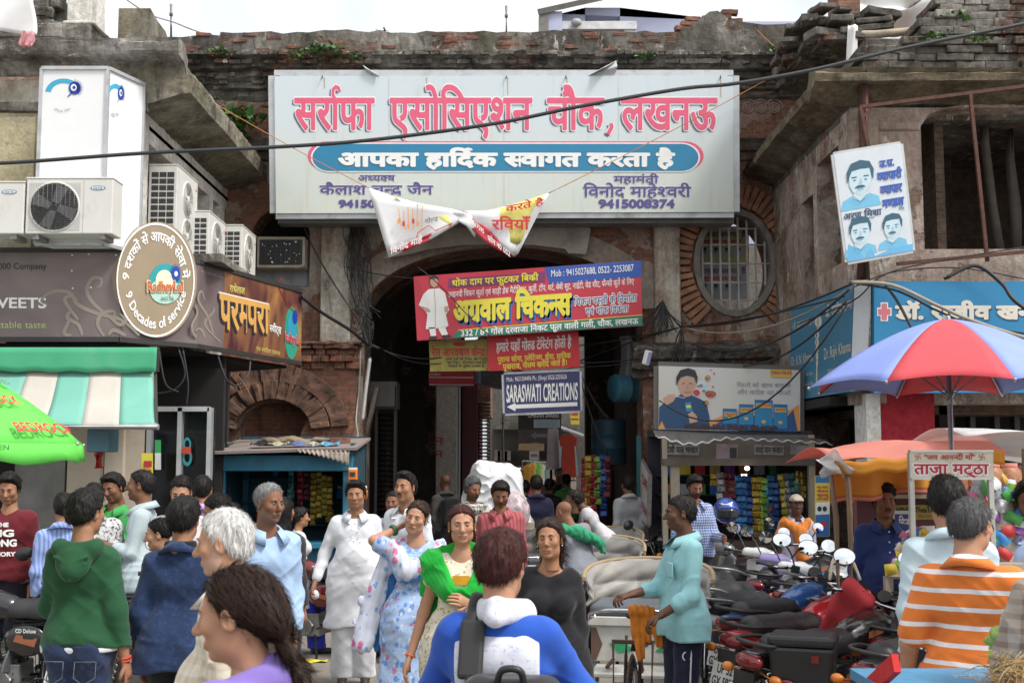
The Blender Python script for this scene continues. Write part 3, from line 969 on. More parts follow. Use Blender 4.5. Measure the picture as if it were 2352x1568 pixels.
layers(mb,[(gz(222),0),(gz(220),.05),(gz(208),.07),(gz(202),.1),(gz(194),.05),(gz(186),.08)],gx(1684),gx(1830),GY,step=.4,wob=.006)
for i in range(4):
 cx,cz=gx(1702+i*31),gz(248)
 for rr in(.075,.045,.02):mb.torus(rr,.013,T(cx,GY-.012,cz)@rotm(x=R(90)),20,6)
 mb.torus(.12,.012,T(cx,GY-.012,cz)@rotm(x=R(90)),18,6,R(20),R(160))
mb.build('scroll_frieze',weathered('pink_plaster_frieze',(.5,.36,.32),(.42,.27,.24),(.5,.4,.35),.06,.25),gate,True)
mb=MB()
mb.cyl((gx(1818),GY-.1,gz(760)),(gx(1818),GY-.1,gz(392)),.085,.075,14)
mb.lathe([(.08,0),(.13,.03),(.09,.06),(.1,.2),(.15,.26),(.15,.3),(.1,.32),(.1,.5),(.17,.56),(.17,.6)],14,T(gx(1818),GY-.1,gz(425)))
mb.build('engaged_column',M_pil,gate,True)
mb=MB()
vx0,vx1=acx-arx-.05,acx+arx+.05
yv0,yv1=GY+.9,22.6
mb.box((vx0-.4,yv0,0),(vx0,yv1,acz));mb.box((vx1,yv0,0),(vx1+.4,yv1,acz))
cr=ellp(acx,acz,arx+.06,arz+.06,180,0,20)
for(a,c),(d,e)in zip(cr[:-1],cr[1:]):mb.add([(a,yv0,c),(d,yv0,e),(d,yv1,e),(a,yv1,c),(a,yv0,c+.3),(d,yv0,e+.3),(d,yv1,e+.3),(a,yv1,c+.3)],[(0,1,2,3),(7,6,5,4)])
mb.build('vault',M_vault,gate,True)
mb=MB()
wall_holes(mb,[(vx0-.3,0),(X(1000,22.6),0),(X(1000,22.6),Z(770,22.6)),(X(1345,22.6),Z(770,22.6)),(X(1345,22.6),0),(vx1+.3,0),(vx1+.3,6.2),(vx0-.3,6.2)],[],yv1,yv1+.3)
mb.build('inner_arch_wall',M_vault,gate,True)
mb=MB()
mb.box((-5.2,GY+.5,zt-.25),(5.4,23,zt-.1))
mb.build('roof',M_para,gate,True)
cl=thing('shutter_door','dark closed rolling shutter in the left side of the passage','shutter',(0,18.3,0))
mb=MB()
for i in range(34):mb.cyl((X(868,18.3),18.3,.1+i*.075),(X(905,18.3),18.3,.1+i*.075),.042,n=8)
mb.build('slats',mat('dark_shutter_steel',(.05,.048,.046),.6,.5,dirt=.3),cl,True)
mb=MB();mb.box((X(862,18.3),18.22,0),(X(868,18.3),18.4,2.8));mb.box((X(905,18.3),18.22,0),(X(911,18.3),18.4,2.8));mb.box((X(862,18.3),18.1,2.68),(X(911,18.3),18.45,3.0))
mb.build('frame',mat('dark_frame_steel',(.07,.066,.062),.6,.4),cl,True)
pl=thing('timber_plank','grey timber plank leaning aslant inside the arch at left','plank',P(850,1000,17.6))
mb=MB();mb.beam(P(838,1010,17.55),P(868,890,17.55),.19,.05)
mb.build('plank',mat('old_grey_timber',(.2,.17,.14),.85,var=.3,scale=10),pl,True)
for nm,lab,pts in(('cupboard','dark grey sheet metal box bracketed high inside the arch at left',(842,875,912,938)),):
 o=thing(nm,lab,'box',P(875,938,18.1))
 mb=MB();a,c=P(pts[0],pts[3],18.1),P(pts[2],pts[1],18.1)
 mb.box((a.x,18.1,a.z),(c.x,18.6,c.z));mb.build('cabinet',mat('dusty_grey_tin',(.16,.155,.15),.6,.4,dirt=.5,scale=4),o,True,bevel=.01)
 mb=MB();mb.box((a.x+.03,18.085,a.z+.03),(c.x-.03,18.1,c.z-.03));mb.build('door',mat('dusty_grey_tin',(.16,.155,.15)),o,True)
o=thing('tin_sheet','long bent grey tin sheet hanging on the right wall of the arch','sheet',P(1437,880,17.5))
mb=MB();mb.grid(lambda u,v:P(1424+26*u+4*math.sin(v*4),772+106*v,17.5+.12*math.sin(u*3)),4,8,False)
mb.build('sheet',mat('galvanised_tin',(.33,.33,.33),.5,.5,dirt=.4),o,True,solid=.006)
o=thing('water_drum','blue painted steel drum on a bracket high on the right arch wall','drum',P(1452,900,17.6))
mb=MB();a,c=P(1424,895,17.6),P(1478,895,17.6)
mb.M=T(P(1450,892,17.7));mb.lathe([(.0,-.3),(.19,-.3),(.2,-.28),(.2,-.1),(.21,-.09),(.2,-.08),(.2,.1),(.21,.11),(.2,.12),(.2,.28),(.19,.3),(0,.3)],20,rotm(y=R(90),z=R(25)))
mb.build('drum',mat('faded_blue_drum',(.05,.2,.28),.5,.1,dirt=.5),o,True)
o=thing('water_drum','dark blue drum standing lower down by the right arch wall','drum',P(1395,1060,18.3))
mb=MB();mb.M=T(P(1398,1015,18.4));mb.lathe([(.0,-.34),(.25,-.34),(.26,-.32),(.26,-.1),(.27,-.09),(.26,-.08),(.26,.1),(.27,.11),(.26,.12),(.26,.32),(.25,.34),(0,.34)],20)
mb.build('drum',mat('dark_blue_drum',(.02,.07,.11),.5,.1,dirt=.5),o,True)
o=thing('side_post','narrow teal painted timber post beside the right jamb of the arch','post',(X(1468,16.8),16.8,0))
mb=MB();mb.box((X(1462,16.8),16.74,0),(X(1472,16.8),16.84,Z(1000,16.8)));mb.box((X(1460,16.8),16.72,0),(X(1474,16.8),16.86,.2))
mb.build('post',mat('teal_paint',(.03,.13,.15),.6,dirt=.5),o,True)
# the street beyond
st=thing('street_shop','pale tiled shop front with a maroon pillar seen through the arch at left','shop',(X(1040,24),24,0))
mb=MB();mb.box((X(960,24),24,0),(X(1048,24),28,Z(700,24)))
mb.build('wall',weathered('pale_street_tile',(.5,.47,.43),(.44,.4,.36),(.38,.34,.3),.05,.2),st,True)
mb=MB();mb.box((X(1062,24),23.9,0),(X(1097,24),28,Z(860,24)));mb.build('maroon_pillar',mat('maroon_paint',(.1,.012,.02),.5,var=.2),st,True)
mb=MB()
for p0,p1 in((1048,1052),(1054,1058)):mb.box((X(p0,24),23.85,0),(X(p1,24),24,Z(760,24)))
mb.build('door_frame',mat('aluminium_frame',(.4,.4,.4),.4,.6),st,True)
mb=MB();mb.box((X(1045,24),24.5,0),(X(1064,24),24.6,5));mb.build('doorway',M_dark,st,True)
mb=MB()
for i in range(40):mb.cyl((X(1097,24.2),24.2,.3+i*.07),(X(1126,24.2),24.2,.3+i*.07),.04,n=8)
mb.build('shutter',mat('cream_shutter',(.2,.17,.13),.6,.1,dirt=.3),st,True)
mb=MB();mb.box((X(1097,24.3),24.3,2.8),(X(1126,24.3),27,Z(700,24.3)));mb.build('upper_wall',M_brk,st,True)
bd=Board(P(1000,1070,24),P(1048,1070,24),P(1000,880,24))
mb=MB();bd.txt(mb,'न',999,1018,1005,1020,'b');bd.txt(mb,'न',999,1016,1035,1050,'b')
mb.build('wall_lettering',mat('red_wall_paint',(.4,.05,.04),.7),st,True)
far=thing('far_shop','dark shop row closing the street behind the arch, hung with clothes','shop',(X(1240,30),30,0))
mb=MB()
wall_holes(mb,[(X(1118,30),0),(X(1130,30),0),(X(1130,30),Z(985,30)),(X(1325,30),Z(985,30)),(X(1325,30),0),(X(1500,30),0),(X(1500,30),Z(760,30)),(X(1118,30),Z(760,30))],[],30,30.3)
mb.build('wall',weathered('grey_far_wall',(.25,.24,.23),(.2,.19,.18),(.3,.28,.25),.1,.4),far,True)
mb=MB();mb.box((X(1118,32),32.5,0),(X(1400,32),32.7,4.5));mb.box((X(1130,30),30.3,2.7),(X(1330,30),32.5,2.75));mb.build('interior',mat('dim_shop_interior',(.12,.11,.1),.8),far,True)
mb=MB()
for i in range(24):
 x=X(1135+i*8,32);h=rnd.uniform(.2,.5);z0=rnd.choice((.9,1.4,1.9))
 mb.box((x,32.1,z0),(x+.16,32.4,z0+h))
mb.build('stacked_goods',mat('folded_cloth_stock',(.35,.3,.26),.8,var=.4,scale=1.3),far,True)
mb=MB();mb.add([P(1190,950,29.2),P(1340,1003,28.2),P(1340,998,29.9),P(1190,944,29.9)],[(0,1,2,3)]);mb.build('canopy',mat('pale_tin_canopy',(.5,.5,.5),.6,.2),far,True,solid=.04)
pol=thing('utility_pole','slim grey steel utility pole standing just past the arch','pole',(X(1155,23.5),23.5,0))
mb=MB();mb.cyl((X(1155,23.5),23.5,0),(X(1155,23.5),23.5,5.6),.065,.055,12);mb.cyl((X(1155,23.5),23.5,2.6),(X(1155,23.5),23.5,2.68),.085,n=12)
mb.build('shaft',mat('pole_paint',(.36,.36,.35),.6,.2,dirt=.5),pol,True)
mb=MB();mb.beam((X(1140,23.5),23.45,4.3),(X(1170,23.5),23.45,4.3),.05);mb.build('bracket',M_greyiron,pol,True)
# left corner building
LX=-4.03
LY=12.9
lb=thing('corner_shop_building','whitewashed two storey corner building at left with a deep mossy cornice','building',(LX,LY,0))
lz=lambda p:Z(p,LY)
mb=MB()
mb.box((-9.5,LY,3.4),(LX,LY+.35,Z(185,LY)))
wall_holes(mb,[(LY+.36,5.40),(GY,5.40),(GY,5.74),(LY+.36,5.74)],[],0,.4,T(LX,0,0)@Matrix(((0,-1,0,0),(1,0,0,0),(0,0,1,0),(0,0,0,1))))
mb.build('upper_wall',M_white,lb,True)
mb=MB();mb.box((-9.5,LY-.04,3.4),(LX-.75,LY-.003,Z(262,LY)))
mb.box((-7,LY-.1,3.4),(X(60,LY),LY-.04,Z(275,LY)));mb.build('cream_pier',M_cream,lb,True)
mb=MB();mb.box((LX-1.6,LY+.6,3.0),(LX-1.5,GY,5.6));mb.box((LX-1.6,LY+.36,5.55),(LX,GY,5.6));mb.box((LX-1.6,LY+.36,3.0),(LX,GY,3.1));mb.build('balcony_interior',M_dark,lb,True)
mb=MB()
for y in(15.9,16.55):mb.box((LX-.2,y,3.0),(LX+.02,y+.2,5.40))
mb.build('balcony_column',M_white,lb,True)
mb=MB();mb.box((LX+.003,13.3,4.08),(-3.2,15.9,4.17));mb.build('ledge',M_wpara,lb,True)
mb=MB()
layers(mb,[(Z(262,LY),.003),(Z(258,LY),.08),(Z(240,LY),.1)],-9.5,LX+.1,LY,step=.6,wob=.01)
layers(mb,[(Z(178,LY),0),(Z(174,LY),.05),(Z(160,LY),.08),(Z(152,LY),.12),(Z(148,LY),.34),(Z(141,LY),.38),(Z(124,LY),.4),(Z(120,LY),.33),(Z(112,LY),.34),(Z(108,LY),.1)],-9.5,LX+.5,LY,step=.3,wob=.012)
mb.build('front_cornice',M_wpara,lb,True,worn=.06)
mb=MB()
R90=Matrix(((0,-1,0,0),(1,0,0,0),(0,0,1,0),(0,0,0,1)))
mb.M=T(LX,0,0)@R90
layers(mb,[(5.70,0),(5.72,.12),(5.80,.42),(5.84,.56),(6.02,.58),(6.04,.5),(6.18,.48),(6.22,.3),(6.25,-.3),(5.7,-.3)],LY-.1,GY-.1,0,step=.35,wob=.012)
mb.build('cornice',M_wcorn,lb,True,worn=.05)
mb=MB()
mb.box((-9.5,LY-.3,Z(108,LY)),(X(130,LY),LY+.1,Z(76,LY)));mb.box((X(75,LY),LY-.2,Z(108,LY)),(X(190,LY),LY+.1,Z(64,LY)))
for i in range(16):
 px,py=rnd.uniform(60,132),rnd.uniform(8,70)
 mb.cbox(P(px,py,LY+rnd.uniform(-.15,.3)),(rnd.uniform(.12,.3),.2,rnd.uniform(.08,.16)),rotm(z=rnd.uniform(-.3,.3)))
mb.box((X(70,LY),LY,Z(76,LY)),(X(132,LY),LY+.4,Z(10,LY)))
mb.build('broken_parapet',M_wpara,lb,True,bevel=.015,worn=.1)
mb=MB();mb.box((X(128,LY),LY-.15,Z(108,LY)),(X(186,LY),LY+.3,Z(-30,LY)));mb.box((X(122,LY),LY-.2,Z(70,LY)),(X(198,LY),LY+.35,Z(62,LY)))
mb.build('parapet_pillar',M_white,lb,True,bevel=.012)
mb=MB();mb.M=T(LX,0,0)@R90
wall_holes(mb,[(LY+.1,6.26)]+roughline([(LY+.1,6.85),(LY+.7,6.8),(LY+1.2,6.6),(LY+2,6.55),(GY-.6,6.4),(GY-.2,6.3)],.25,.04),[],-.05,.3)
mb.build('side_parapet',M_wcorn,lb,True)
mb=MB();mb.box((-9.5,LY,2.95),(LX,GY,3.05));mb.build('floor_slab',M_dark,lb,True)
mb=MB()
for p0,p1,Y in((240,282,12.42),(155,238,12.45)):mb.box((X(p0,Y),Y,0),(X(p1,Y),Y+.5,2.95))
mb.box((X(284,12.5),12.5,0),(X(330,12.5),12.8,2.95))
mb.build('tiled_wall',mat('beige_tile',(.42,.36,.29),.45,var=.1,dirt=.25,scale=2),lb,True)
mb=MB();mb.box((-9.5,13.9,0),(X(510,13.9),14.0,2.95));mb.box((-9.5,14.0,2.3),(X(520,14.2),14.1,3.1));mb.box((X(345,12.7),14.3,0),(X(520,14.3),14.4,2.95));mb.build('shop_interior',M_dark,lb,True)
mb=MB();mb.box((X(35,12.6),12.6,0),(X(150,12.6),12.64,2.95));mb.build('plastic_strip_curtain',mat('grimy_clear_plastic',(.16,.16,.155),.35,var=.35,scale=3),lb,True)
dg_=mat('dark_shop_glass',(.010,.012,.013),.12,spec=.25,var=.3,bmp=0)
mb=MB();mb.box((X(345,12.6),12.6,.3),(X(480,12.6)+.05,12.63,2.42));mb.build('glass_door',dg_,lb,True)
mb=MB()
for p in(338,408,476):mb.box((X(p,12.55),12.5,0),(X(p,12.55)+.045,12.6,2.44))
mb.box((X(338,12.55),12.5,.0),(X(480,12.55),12.6,.28));mb.box((X(338,12.55),12.5,2.4),(X(480,12.55),12.59,2.45));mb.box((X(338,12.55),12.5,1.0),(X(480,12.55),12.59,1.08))
mb.build('door_frame',mat('aluminium_mullion',(.5,.51,.52),.4,.6),lb,True)
mb=MB();mb.box((X(338,12.5),12.48,.3),(X(470,12.5),12.52,1.0));mb.build('orange_kick_panel',mat('orange_laminate',(.4,.14,.04),.5),lb,True)
mb=MB()
bd=Board(P(405,1070,12.55),P(450,1070,12.55),P(405,990,12.55),.02)
mb.mi=0
bd.disc(mb,431,1020,9,16,0,0,inner=.6);bd.disc(mb,431,1050,11,20,0,0,inner=.55)
bd.poly(mb,[(421,1026),(441,1026),(441,1042),(421,1042)],1,1)
bd.poly(mb,[(357,1010),(371,1010),(371,1040),(357,1040)],2,0);bd.poly(mb,[(357,1040),(371,1040),(371,1078),(357,1078)],3,0)
mb.build('door_sticker',[mat('teal_sticker',(.02,.22,.25),.5),mat('red_sticker',(.4,.05,.03),.5),mat('green_sticker',(.04,.3,.1),.5),mat('pale_sticker',(.6,.62,.6),.5)],lb,True)
mb=MB()
bd=Board(P(325,1110,12.18),P(352,1110,12.18),P(325,1010,12.18),.01)
bd.poly(mb,[(326,1040),(352,1040),(352,1108),(326,1108)],0,0);bd.poly(mb,[(332,1058),(350,1058),(350,1072),(332,1072)],1,1)
bd.poly(mb,[(329,1078),(349,1078),(349,1083),(329,1083)],1,1)
mb.build('wall_notice',[mat('yellow_notice',(.7,.6,.08),.6),mat('red_print',(.45,.03,.04),.6)],lb,True)
mb=MB();mb.box((X(214,11.8),11.6,Z(1038,11.8)),(X(264,11.8),11.9,Z(985,11.8)));mb.build('meter_box',mat('blue_grey_box',(.06,.15,.2),.5,dirt=.3),lb,True,bevel=.01)
mb=MB();mb.cyl(P(227,1075,11.85),P(227,1042,11.85),.045,n=12);mb.ell(P(227,1042,11.85),.045);mb.cyl(P(227,1042,11.85),P(227,1037,11.85),.02)
mb.build('fire_extinguisher',mat('red_enamel',(.5,.02,.02),.3),lb,True)
# right corner building
RX,RY=3.69,13.0
rb=thing('ruined_corner_building','ruined pink brown corner building at right with open dark upper rooms','building',(RX,RY,0))
z_c=5.98
mb=MB()
xo0,xo1=X(2140,RY),X(2560,RY)
op=[(xo0,Z(572,RY)),(xo0,Z(290,RY))]+[(xo0+.1,Z(262,RY)),(xo0+.3,Z(247,RY)),(xo0+.5,Z(240,RY))]+[(xo1,Z(240,RY)),(xo1,Z(572,RY))]
wall_holes(mb,[(RX,2.5),(10,2.5),(10,z_c-.25),(RX,z_c-.25)],[op],RY,RY+.4)
mb.M=T(RX,0,0)@Matrix(((0,1,0,0),(1,0,0,0),(0,0,1,0),(0,0,0,1)))
wall_holes(mb,[(RY+.4,2.5),(GY,2.5),(GY,z_c-.3),(RY+.4,z_c-.3)],[[(RY+.5,4.1),(RY+1.5,4.1),(RY+1.5,5.45),(RY+.5,5.45)],[(RY+1.7,3.75),(RY+2.3,3.75),(RY+2.3,5.15),(RY+1.7,5.15)]],0,.35)
mb.M=None
mb.build('upper_wall',M_right,rb,True)
mb=MB()
mb.box((X(2000,RY)-.02,RY-.06,2.5),(X(2038,RY),RY-.003,z_c-.3));mb.box((X(2038,RY),RY-.03,Z(300,RY)),(X(2138,RY),RY-.003,Z(280,RY)))
mb.build('corner_pier',M_right,rb,True,bevel=.02)
mb=MB();mb.box((X(2120,RY),15.6,2.4),(10,15.7,6));mb.box((RX+.35,RY+.4,2.4),(10,15.6,2.5));mb.box((RX+.35,RY+.4,5.9),(10,15.7,6.0));mb.box((RX+1.05,RY+.4,2.4),(RX+1.15,15.6,6))
mb.box((X(2170,14),14.9,2.5),(X(2200,14),15.2,5.9));mb.box((X(2240,14),15.1,2.5),(X(2290,14),15.5,5.9))
mb.build('room_wall',M_roomb,rb,True)
mb=MB();mb.tube([P(2258,232,13.6),P(2262,330,13.6),P(2280,470,13.6),P(2300,600,13.6)],[.05,.055,.05,.06],8)
mb.tube([P(2318,250,13.7),P(2320,370,13.7),P(2332,480,13.7),P(2336,610,13.7)],[.06,.055,.07,.06],8)
mb.build('timber_prop',mat('bare_branch_timber',(.07,.06,.05),.9,var=.3),rb,True)
mb=MB()
layers(mb,[(z_c-.22,0),(z_c-.19,.1),(z_c-.11,.26),(z_c-.07,.4),(z_c+.01,.42),(z_c+.03,.36),(z_c+.08,.38),(z_c+.1,.1)],RX-.47,10,RY,step=.35,wob=.014)
mb.M=T(RX,0,0)@Matrix(((0,1,0,0),(1,0,0,0),(0,0,1,0),(0,0,0,1)))
layers(mb,[(z_c-.225,0),(z_c-.19,.1),(z_c-.11,.26),(z_c-.07,.4),(z_c+.005,.42),(z_c+.025,.36),(z_c+.075,.38),(z_c+.095,.1)],RY-.05,GY,0,step=.3,wob=.012)
mb.build('cornice',M_rcorn,rb,True,worn=.06)
mb=MB()
for k,(px0,z0,z1,dy)in enumerate(((1990,z_c+.15,z_c+.5,0),(2150,z_c+.5,z_c+.8,.12),(2195,z_c+.8,z_c+1.02,.2),(2240,z_c+1.02,z_c+1.3,.25),(2300,z_c+1.3,z_c+1.6,.3))):
 zc=z0
 while zc<z1-.02:
  x=X(px0,RY)+rnd.uniform(-.06,.08);hh=rnd.uniform(.075,.1)
  while x<8:
   wd=rnd.uniform(.16,.42)
   if rnd.random()<.93:mb.box((x,RY+dy+rnd.uniform(-.035,.03)-.1,zc),(x+wd-.008,RY+.7,zc+hh-.006))
   x+=wd
  mb.box((X(px0,RY)+.1,RY+dy-.05,zc),(8,RY+.9,zc+hh));zc+=hh
mb.build('stepped_parapet',M_para,rb,True,bevel=.008,worn=.035)
mb=MB()
for i in range(110):
 px=rnd.uniform(1830,2010)
 mb.cbox((X(px,15.5),rnd.uniform(14.3,16.4),Z(98,15.5)+rnd.uniform(-.4,.06)),(rnd.uniform(.18,.45),.3,rnd.uniform(.06,.11)),rotm(z=rnd.uniform(-.3,.3),y=rnd.uniform(-.1,.1)))
mb.box((RX,RY+.3,z_c-.3),(10,GY,z_c+.2));mb.box((RX+.3,RY+.8,z_c+.1),(8,GY,z_c+.4))
mb.build('roof_rubble',M_para,rb,True,bevel=.01,worn=.05)
mb=MB();mb.box((X(1948,15.2),15.1,Z(90,15.2)),(X(2000,15.2),15.6,Z(-40,15.2)));mb.build('brick_stub',M_brk,rb,True)
mb=MB();mb.box((X(1925,15),14.95,Z(130,15)),(X(2000,15),15.1,Z(52,15)));mb.build('plaster_stub',M_right,rb,True,bevel=.02)
mb=MB();mb.box((X(1990,12.9),12.86,0),(X(2010,12.9)+.06,13.3,2.6));mb.build('thin_pier',M_white,rb,True)
mb=MB();mb.box((X(2016,12.95),12.95,0),(X(2150,12.95),13.3,2.62));mb.build('red_wall',M_redw,rb,True)
mb=MB();mb.box((X(2150,14),14.2,0),(10,14.3,2.6));mb.box((RX-.2,RY+.4,2.5),(10,GY,2.6));mb.box((RX+1.0,RY+.4,0),(RX+1.1,GY,2.6));mb.build('ground_floor_interior',M_dark,rb,True)
mb=MB()
for px in(2180,2228,2284,2330):mb.box((X(px,13.9),13.85,0),(X(px,13.9)+.06,14.0,2.6))
mb.build('shop_shutter_frame',mat('dark_frame_steel',(.07,.066,.062)),rb,True)
mb=MB();mb.cyl(P(1983,165,12.72),P(1983,640,12.72),.07,n=14);mb.cyl(P(1983,165,12.72),P(1983,178,12.72),.09,n=14)
mb.build('drainpipe',M_iron,rb,True)
o=thing('iron_sign_frame','rusty angle iron frame bolted across the open upper room at right','frame',P(2150,600,12.6))
mb=MB();mb.beam(P(1975,246,12.55),P(2420,190,12.55),.036);mb.beam(P(2228,214,12.55),P(2268,600,12.55),.034);mb.beam(P(1976,246,12.55),P(1998,355,12.55),.035);mb.beam(P(2060,606,12.5),P(2420,572,12.5),.036)
mb.beam(P(1978,272,12.55),P(2004,248,12.55),.03)
mb.build('angle_iron',M_iron,o,True)
o=thing('bamboo_pole','bent pale bamboo pole lying along the ruined parapet at right','pole',P(2000,90,14))
mb=MB();mb.tube([P(1853,94,14.6),P(1930,82,14.4),P(1958,75,14.3),P(1975,82,14.25),P(2010,80,14.2),P(2110,70,14)],[.05,.055,.065,.06,.05,.045],9)
mb.build('culm',mat('dry_bamboo',(.36,.3,.22),.7,var=.25,dirt=.3),o,True)
# houses behind
hb=thing('lavender_house','pale lavender house with a sloping roof rising behind the gateway','house',(X(1600,26),26,0))
mb=MB()
yb=26
wall_holes(mb,[(X(1290,yb),6.5),(X(2050,yb),6.5),(X(2050,yb),11.5),(X(1700,yb),11.5),(X(1290,yb),Z(32,yb))],[[(X(1350,yb),Z(58,yb)),(X(1433,yb),Z(58,yb)),(X(1433,yb),Z(18,yb)),(X(1350,yb),Z(18,yb))]],yb,yb+.3)
mb.box((X(1258,yb),yb-.3,6.5),(X(1294,yb),yb+.1,Z(38,yb)))
mb.build('wall',mat('lavender_wash',(.42,.45,.6),.85,var=.06,dirt=.12,scale=1.2),hb,True)
mb=MB();mb.box((X(1345,yb),yb,0),(X(2050,yb),yb+.3,6.5));mb.box((X(1258,yb),yb,5.0),(X(1345,yb),yb+.3,6.5));mb.build('lower_wall',weathered('grey_lower_wall',(.22,.2,.18),(.17,.15,.14),(.26,.24,.2),.2,.5),hb,True)
mb=MB();mb.add([P(1235,28,25.6),P(1700,-75,25.6),P(1700,-75,28),P(1235,28,28)],[(0,1,2,3)]);mb.build('roof',mat('grey_asbestos_roof',(.2,.19,.18),.9,dirt=.4),hb,True,solid=.12)
mb=MB();mb.box((X(1240,yb),yb-.35,6),(X(1262,yb),yb+.4,Z(34,yb)));mb.build('corner_post',mat('grey_asbestos_roof',(.2,.19,.18)),hb,True)
mb=MB();mb.box((X(1294,yb),yb-.25,Z(76,yb)),(X(1470,yb),yb,Z(58,yb)));mb.box((X(1440,yb),yb-.2,6),(X(1470,yb),yb,Z(62,yb)));mb.build('window_ledge',mat('white_ledge',(.6,.6,.62),.8,dirt=.3),hb,True)
mb=MB();mb.box((X(1345,yb),yb+.8,Z(62,yb)),(X(1440,yb),yb+.9,Z(10,yb)));mb.build('window_dark',M_dark,hb,True)
mb=MB();mb.box((X(1300,yb),yb-.1,6),(X(1440,yb),yb-.01,Z(78,yb)));mb.build('brick_band',M_brk,hb,True)
mb=MB();mb.ell(P(1324,52,yb-.35),(.12,.1,.09));mb.build('meter',mat('pale_meter',(.35,.36,.34),.5),hb,True)
mb=MB();mb.cyl((X(1838,yb-1),yb-1,5),(X(1838,yb-1),yb-1,11),.09);mb.build('downpipe',mat('dark_downpipe',(.08,.09,.11),.5),hb,True)
wb=thing('weathered_white_house','peeling white wall with dark strips behind the ruined roof at right','house',(X(1900,22),22,0))
mb=MB();mb.box((X(1845,22),22,0),(X(2000,22),22.4,10));mb.build('wall',weathered('stained_white_wall',(.62,.6,.6),(.5,.47,.45),(.36,.33,.32),.0,.38),wb,True)
mb=MB();mb.box((X(1915,22),21.9,6),(X(1930,22),22,10));mb.box((X(1936,22),21.9,6),(X(1940,22),22,10));mb.build('dark_strip_board',mat('slate_board',(.2,.2,.24),.7),wb,True)  # narrow slate-coloured strips set just proud of the wall
def drape(name,label,fn,nu,nv,m,cat='cloth',loc=(0,0,0),solid=.004):
 o=thing(name,label,cat,loc)
 mb=MB();mb.grid(fn,nu,nv);mb.build('fabric' if cat!='banner' else 'sheet',m,o,True,solid=solid)
 return o
M_tarp=mat('white_tarpaulin',(.72,.71,.69),.6,var=.06,dirt=.2,scale=2)
drape('tarpaulin','white tarpaulin stretched over the ruined roof at right',lambda u,v:P(1975+200*u-30*v*u,-40+125*v*(1-.45*u)+20*math.sin(u*3.1),17.5)+Vector((0,.25*math.sin(u*9+v*3)+.15*math.sin(v*8),.1*math.sin(u*7+v*5))),24,14,M_tarp,loc=P(2060,60,17.5))
drape('hanging_cloth','white cloth strip hanging over the bamboo pole on the ruined parapet',lambda u,v:P(1948+24*u-4*v,58+100*v,14.15)+Vector((0,.03*math.sin(u*8+v*2),0)),6,10,M_tarp,loc=P(1955,150,14.2))
drape('white_banner_sheet','white sheet with a red printed edge hung over the broken parapet at far left',lambda u,v:P(-40+115*u+8*v,-20+92*v+6*u*v,12.3)+Vector((0,.05*math.sin(u*5+v*4),0)),12,10,mat('banner_back',(.75,.75,.76),.5,var=.04),loc=P(20,80,12.3))
drape('red_edged_cloth','crumpled red and white cloth corner dangling below the sheet at far left',lambda u,v:P(46+32*u-4*v*u,74+34*v,12.25)+Vector((0,.05*math.sin(u*12+v*5),0)),14,8,mat('red_white_cloth',(.62,.3,.32),.6,var=.5,scale=9),loc=P(60,105,12.25))
for px,y0,y1,lab in((393,100,10,'thin iron rod standing on the left end of the gateway parapet'),(1163,86,14,'iron rod standing on the parapet above the middle of the big sign')):
 o=thing('iron_rod',lab,'rod',P(px,y0,GY))
 mb=MB();mb.cyl(P(px,y0+3,GY),P(px,y1,GY),.022,n=8);mb.cyl(P(px,y1+26,GY),P(px,y1+21,GY),.032,n=8);mb.build('rod',M_greyiron,o,True)
 # plants in the masonry
def leafy(name,label,c,spread,n,size,col,Y,cat='plant',group=None):
 o=thing(name,label,cat,c,group=group)
 mb=MB();r=random.Random(int(c[0]*97+c[2]*31))
 stems=MB()
 for k in range(max(3,n//14)):
  a=Vector((r.gauss(0,.4)*spread[0],-abs(r.gauss(0,.3))*spread[1],r.gauss(0,.4)*spread[2]))
  stems.tube([c,c+a*.5+Vector((0,-.04,.05)),c+a],[.012,.008,.004],5)
 for k in range(n):
  p=c+Vector((r.gauss(0,.45)*spread[0],-abs(r.gauss(0,.5))*spread[1],r.gauss(0,.42)*spread[2]))
  s_=size*r.uniform(.55,1.25)
  M=T(p)@Euler((r.uniform(-.6,1.2),r.uniform(-.6,.6),r.uniform(-2.5,2.5))).to_matrix().to_4x4()
  mb.mi=r.choice((0,0,1,2))
  mb.add([M@Vector(q)for q in((0,0,0),(.42*s_,.35*s_,.08*s_),(.3*s_,.8*s_,.02*s_),(0,1.15*s_,-.1*s_),(-.3*s_,.8*s_,.02*s_),(-.42*s_,.35*s_,.08*s_),(0,.5*s_,-.03*s_))],[(0,1,6),(1,2,6),(2,3,6),(3,4,6),(4,5,6),(5,0,6)],True)
 mb.build('leaf_cluster',[M_leaf1,M_leaf2,M_leaf3],o,True)
 stems.build('stem',mat('plant_stem',(.09,.08,.04),.8),o,True)
M_leaf1=mat('leaf_green',(.05,.14,.025),.5,var=.25);M_leaf2=mat('leaf_dark',(.03,.085,.02),.5,var=.25);M_leaf3=mat('leaf_light',(.1,.2,.04),.5,var=.25)
leafy('fig_sapling','broad leaved fig sapling rooted in the wall beside the big sign',P(540,285,16.7),(.5,.3,.28),90,.17,0,0)
leafy('fig_sapling','smaller leafy sapling at the end of the left cornice',P(486,262,16.3),(.22,.15,.16),36,.13,0,0)
leafy('wall_creeper','green creeper climbing the mouldy wall below the left parapet',P(395,165,16.75),(.16,.1,.36),46,.1,0,0)
leafy('wall_weed','single leafy weed on the left cornice edge',P(430,214,15.5),(.12,.1,.08),9,.12,0,0)
leafy('fern_tuft','bright green fern tuft growing on the cornice above the big sign',P(740,118,16.45),(.34,.2,.1),150,.06,0,0)
